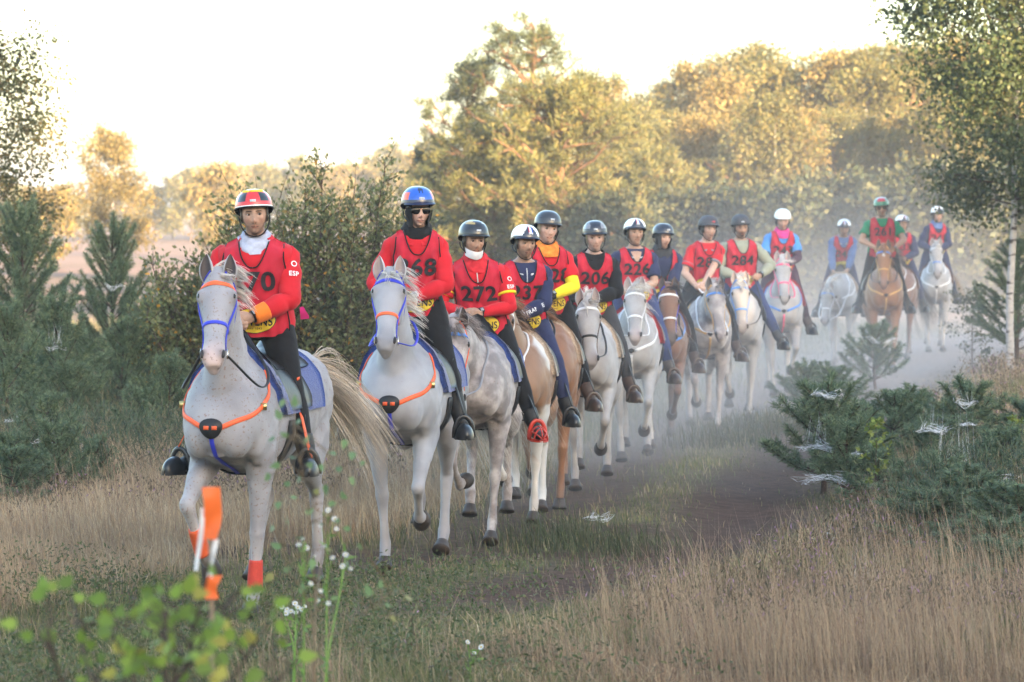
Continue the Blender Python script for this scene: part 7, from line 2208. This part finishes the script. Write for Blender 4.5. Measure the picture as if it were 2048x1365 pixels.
for a in ((1650, 795, 25.2, 62, 0, 'curved web round the top of the rounded pine by the rut'), (1640, 902, 24.9, 84, 90, 'double web across the middle of the rounded pine by the rut'), (1722, 912, 24.4, 40, 30, 'small web right of the rounded pine'),
          (1655, 966, 24.4, 110, 0, 'long flat web under the rounded pine by the rut'), (1935, 812, 26.7, 50, 50, 'bright web between the two tips of the twin-tipped pine'), (1868, 866, 25.1, 64, 60, 'wide white web between pines in the middle of the right thicket'),
          (1938, 852, 25.8, 30, 0, 'little web low on the twin-tipped pine'), (1912, 960, 22.6, 100, 170, 'long hanging web curtain on the large near pine'), (1995, 968, 22.3, 80, 0, 'web at the right of the long curtain'),
          (1850, 1165, 20.6, 90, 0, 'flat web on the grass at the foot of the bright green pine'), (1735, 1257, 18.0, 140, 200, 'biggest web, a pale tent over the brown grass at the lower right'), (2030, 1180, 18.6, 50, 0, 'web at the right edge above the nearest pine sprig'),
          (1660, 1085, 21.4, 60, 50, 'web on heather left of the bright green pine'), (1765, 690, 40.8, 66, 0, 'two-strand web across the single pine on the bank'), (1930, 1098, 19.8, 40, 30, 'small web beside the lowest right hand sprout'),
          (112, 700, 29.8, 36, 60, 'web slung between the upright shoots on the left'), (94, 888, 25.0, 56, 70, 'white web on the small pale pine in front'), (132, 1050, 24.0, 66, 70, 'webs low on the sprout beside the dry grass'),
          (118, 1106, 23.2, 100, 0, 'widest left hand web lying on the dry grass edge'), (30, 846, 26.2, 44, 0, 'web at the left edge between pines'), (228, 578, 36.6, 40, 0, 'small web high on the tall left pine'),
          (345, 952, 25.5, 50, 30, 'web beside the stirrup of the foremost rider'), (165, 955, 24.6, 20, 90, 'thin upright web left of the foremost horse'), (1197, 1042, 22.0, 56, 0, 'lone web lying in the grass of the track')):
    web(*a)
# dark tufts on the strip between the ruts
for i, (px, py, r_, n) in enumerate(((1545, 858, .42, 900), (1185, 1100, .30, 500), (1440, 885, .30, 400), (1090, 1075, .25, 300))):
    Y = CAM_H * FPX / (py - HORIZON)
    X = put(px, Y) + rng.normal(0, r_, n); Yy = Y + rng.normal(0, r_ * 1.2, n)
    c = np.array([(.060, .072, .038), (.085, .10, .05), (.11, .10, .06)])[rng.integers(0, 3, n)]
    grass_object('grass_tuft', X, Yy, rng.uniform(.10, .28, n), np.full(n, .006) * max(1, Y / 20), c, lean=.5)
# ================================================================== tall wood behind the camera, casting the morning shade
rng = np.random.default_rng(201)
fo = Foliage()
n = 17000
sx_, sy_ = math.sin(SUN_AZ), math.cos(SUN_AZ)
along = rng.uniform(-130, 130, n)
dep = rng.uniform(0, 16, n)
hmax = 14.2 + 1.8 * np.sin(along * .35) + 1.2 * np.sin(along * .93 + 1) - 4.5 * sstep(-4, -30, along) * 0
px_ = sx_ * (34 + dep) + sy_ * along
py_ = sy_ * (34 + dep) - sx_ * along
B = np.stack([px_, py_, rng.uniform(0, 1, n) ** .8 * hmax], -1)
fo.add(*blades(B, rng.normal(0, 1, (n, 3)), 2.6, 2.4, fold=.05), leaf_cols(n, GREEN, [1, 1, 1]))
o = link(bpy.data.objects.new('woods', fo.mesh('woods', leafm))); tag(o, kind='stuff')

# ================================================================== haze and dust
def volume_mat(name, col, dens, aniso):
    m = bpy.data.materials.new(name); m.use_nodes = True
    t = m.node_tree; t.nodes.clear()
    out = t.nodes.new('ShaderNodeOutputMaterial'); pv = t.nodes.new('ShaderNodeVolumePrincipled')
    pv.inputs['Color'].default_value = (*col, 1); pv.inputs['Density'].default_value = dens; pv.inputs['Anisotropy'].default_value = aniso
    t.links.new(pv.outputs[0], out.inputs['Volume'])
    return m, pv, t
hm, _, _ = volume_mat('haze_air', (.92, .94, .98), .0007, .35)
V, F = box((0, 1200, 12.0), (3300, 2900, 13.2))
o = mobj('haze', V, F, hm, smooth=False); tag(o, kind='stuff')

# dust hanging over the track behind the leaders: dense near the ground, thin at rider height
dm, pv, t = volume_mat('dust_air', (.99, .89, .86), 1.0, .3)
N, L = t.nodes, t.links
def M_(op, a, b=None, c=None):
    n = N.new('ShaderNodeMath'); n.operation = op
    for i, v in enumerate((a, b, c)):
        if v is None: continue
        if isinstance(v, (int, float)): n.inputs[i].default_value = v
        else: L.new(v, n.inputs[i])
    return n.outputs[0]
tc = N.new('ShaderNodeTexCoord'); sp = N.new('ShaderNodeSeparateXYZ'); L.new(tc.outputs['Object'], sp.inputs[0])
x_, y_, z_ = sp.outputs
cx = M_('MULTIPLY_ADD', y_, .205, -4.7)                       # middle of the track
lat = M_('DIVIDE', M_('SUBTRACT', x_, cx), M_('MULTIPLY_ADD', y_, .045, .25))
lat = M_('EXPONENT', M_('MULTIPLY', M_('MULTIPLY', lat, lat), -1.0))
hgt = M_('EXPONENT', M_('MULTIPLY', z_, -1.15))
ramp = N.new('ShaderNodeMapRange'); ramp.interpolation_type = 'SMOOTHSTEP'
ramp.inputs[1].default_value, ramp.inputs[2].default_value = 21.0, 31.0
L.new(y_, ramp.inputs[0])
nz = N.new('ShaderNodeTexNoise'); nz.inputs['Scale'].default_value = .45; nz.inputs['Detail'].default_value = 2
L.new(tc.outputs['Object'], nz.inputs['Vector'])
nr = N.new('ShaderNodeMapRange'); nr.inputs[1].default_value, nr.inputs[2].default_value = .33, .68
nr.inputs[3].default_value, nr.inputs[4].default_value = .25, 1.6
L.new(nz.outputs[0], nr.inputs[0])
den = M_('MULTIPLY', M_('MULTIPLY', M_('MULTIPLY', lat, hgt), M_('MULTIPLY', ramp.outputs[0], nr.outputs[0])), .110)
L.new(den, pv.inputs['Density'])
dm.cycles.volume_step_rate = 8.0 if hasattr(dm.cycles, 'volume_step_rate') else 1
V, F = box((5, 44, 2.0), (9, 24, 2.6))
o = mobj('dust', V, F, dm, smooth=False); tag(o, kind='stuff')
SC.cycles.volume_step_rate = 4.0
SC.cycles.volume_max_steps = 64
SC.cycles.volume_bounces = 1
SC.cycles.max_bounces = 6
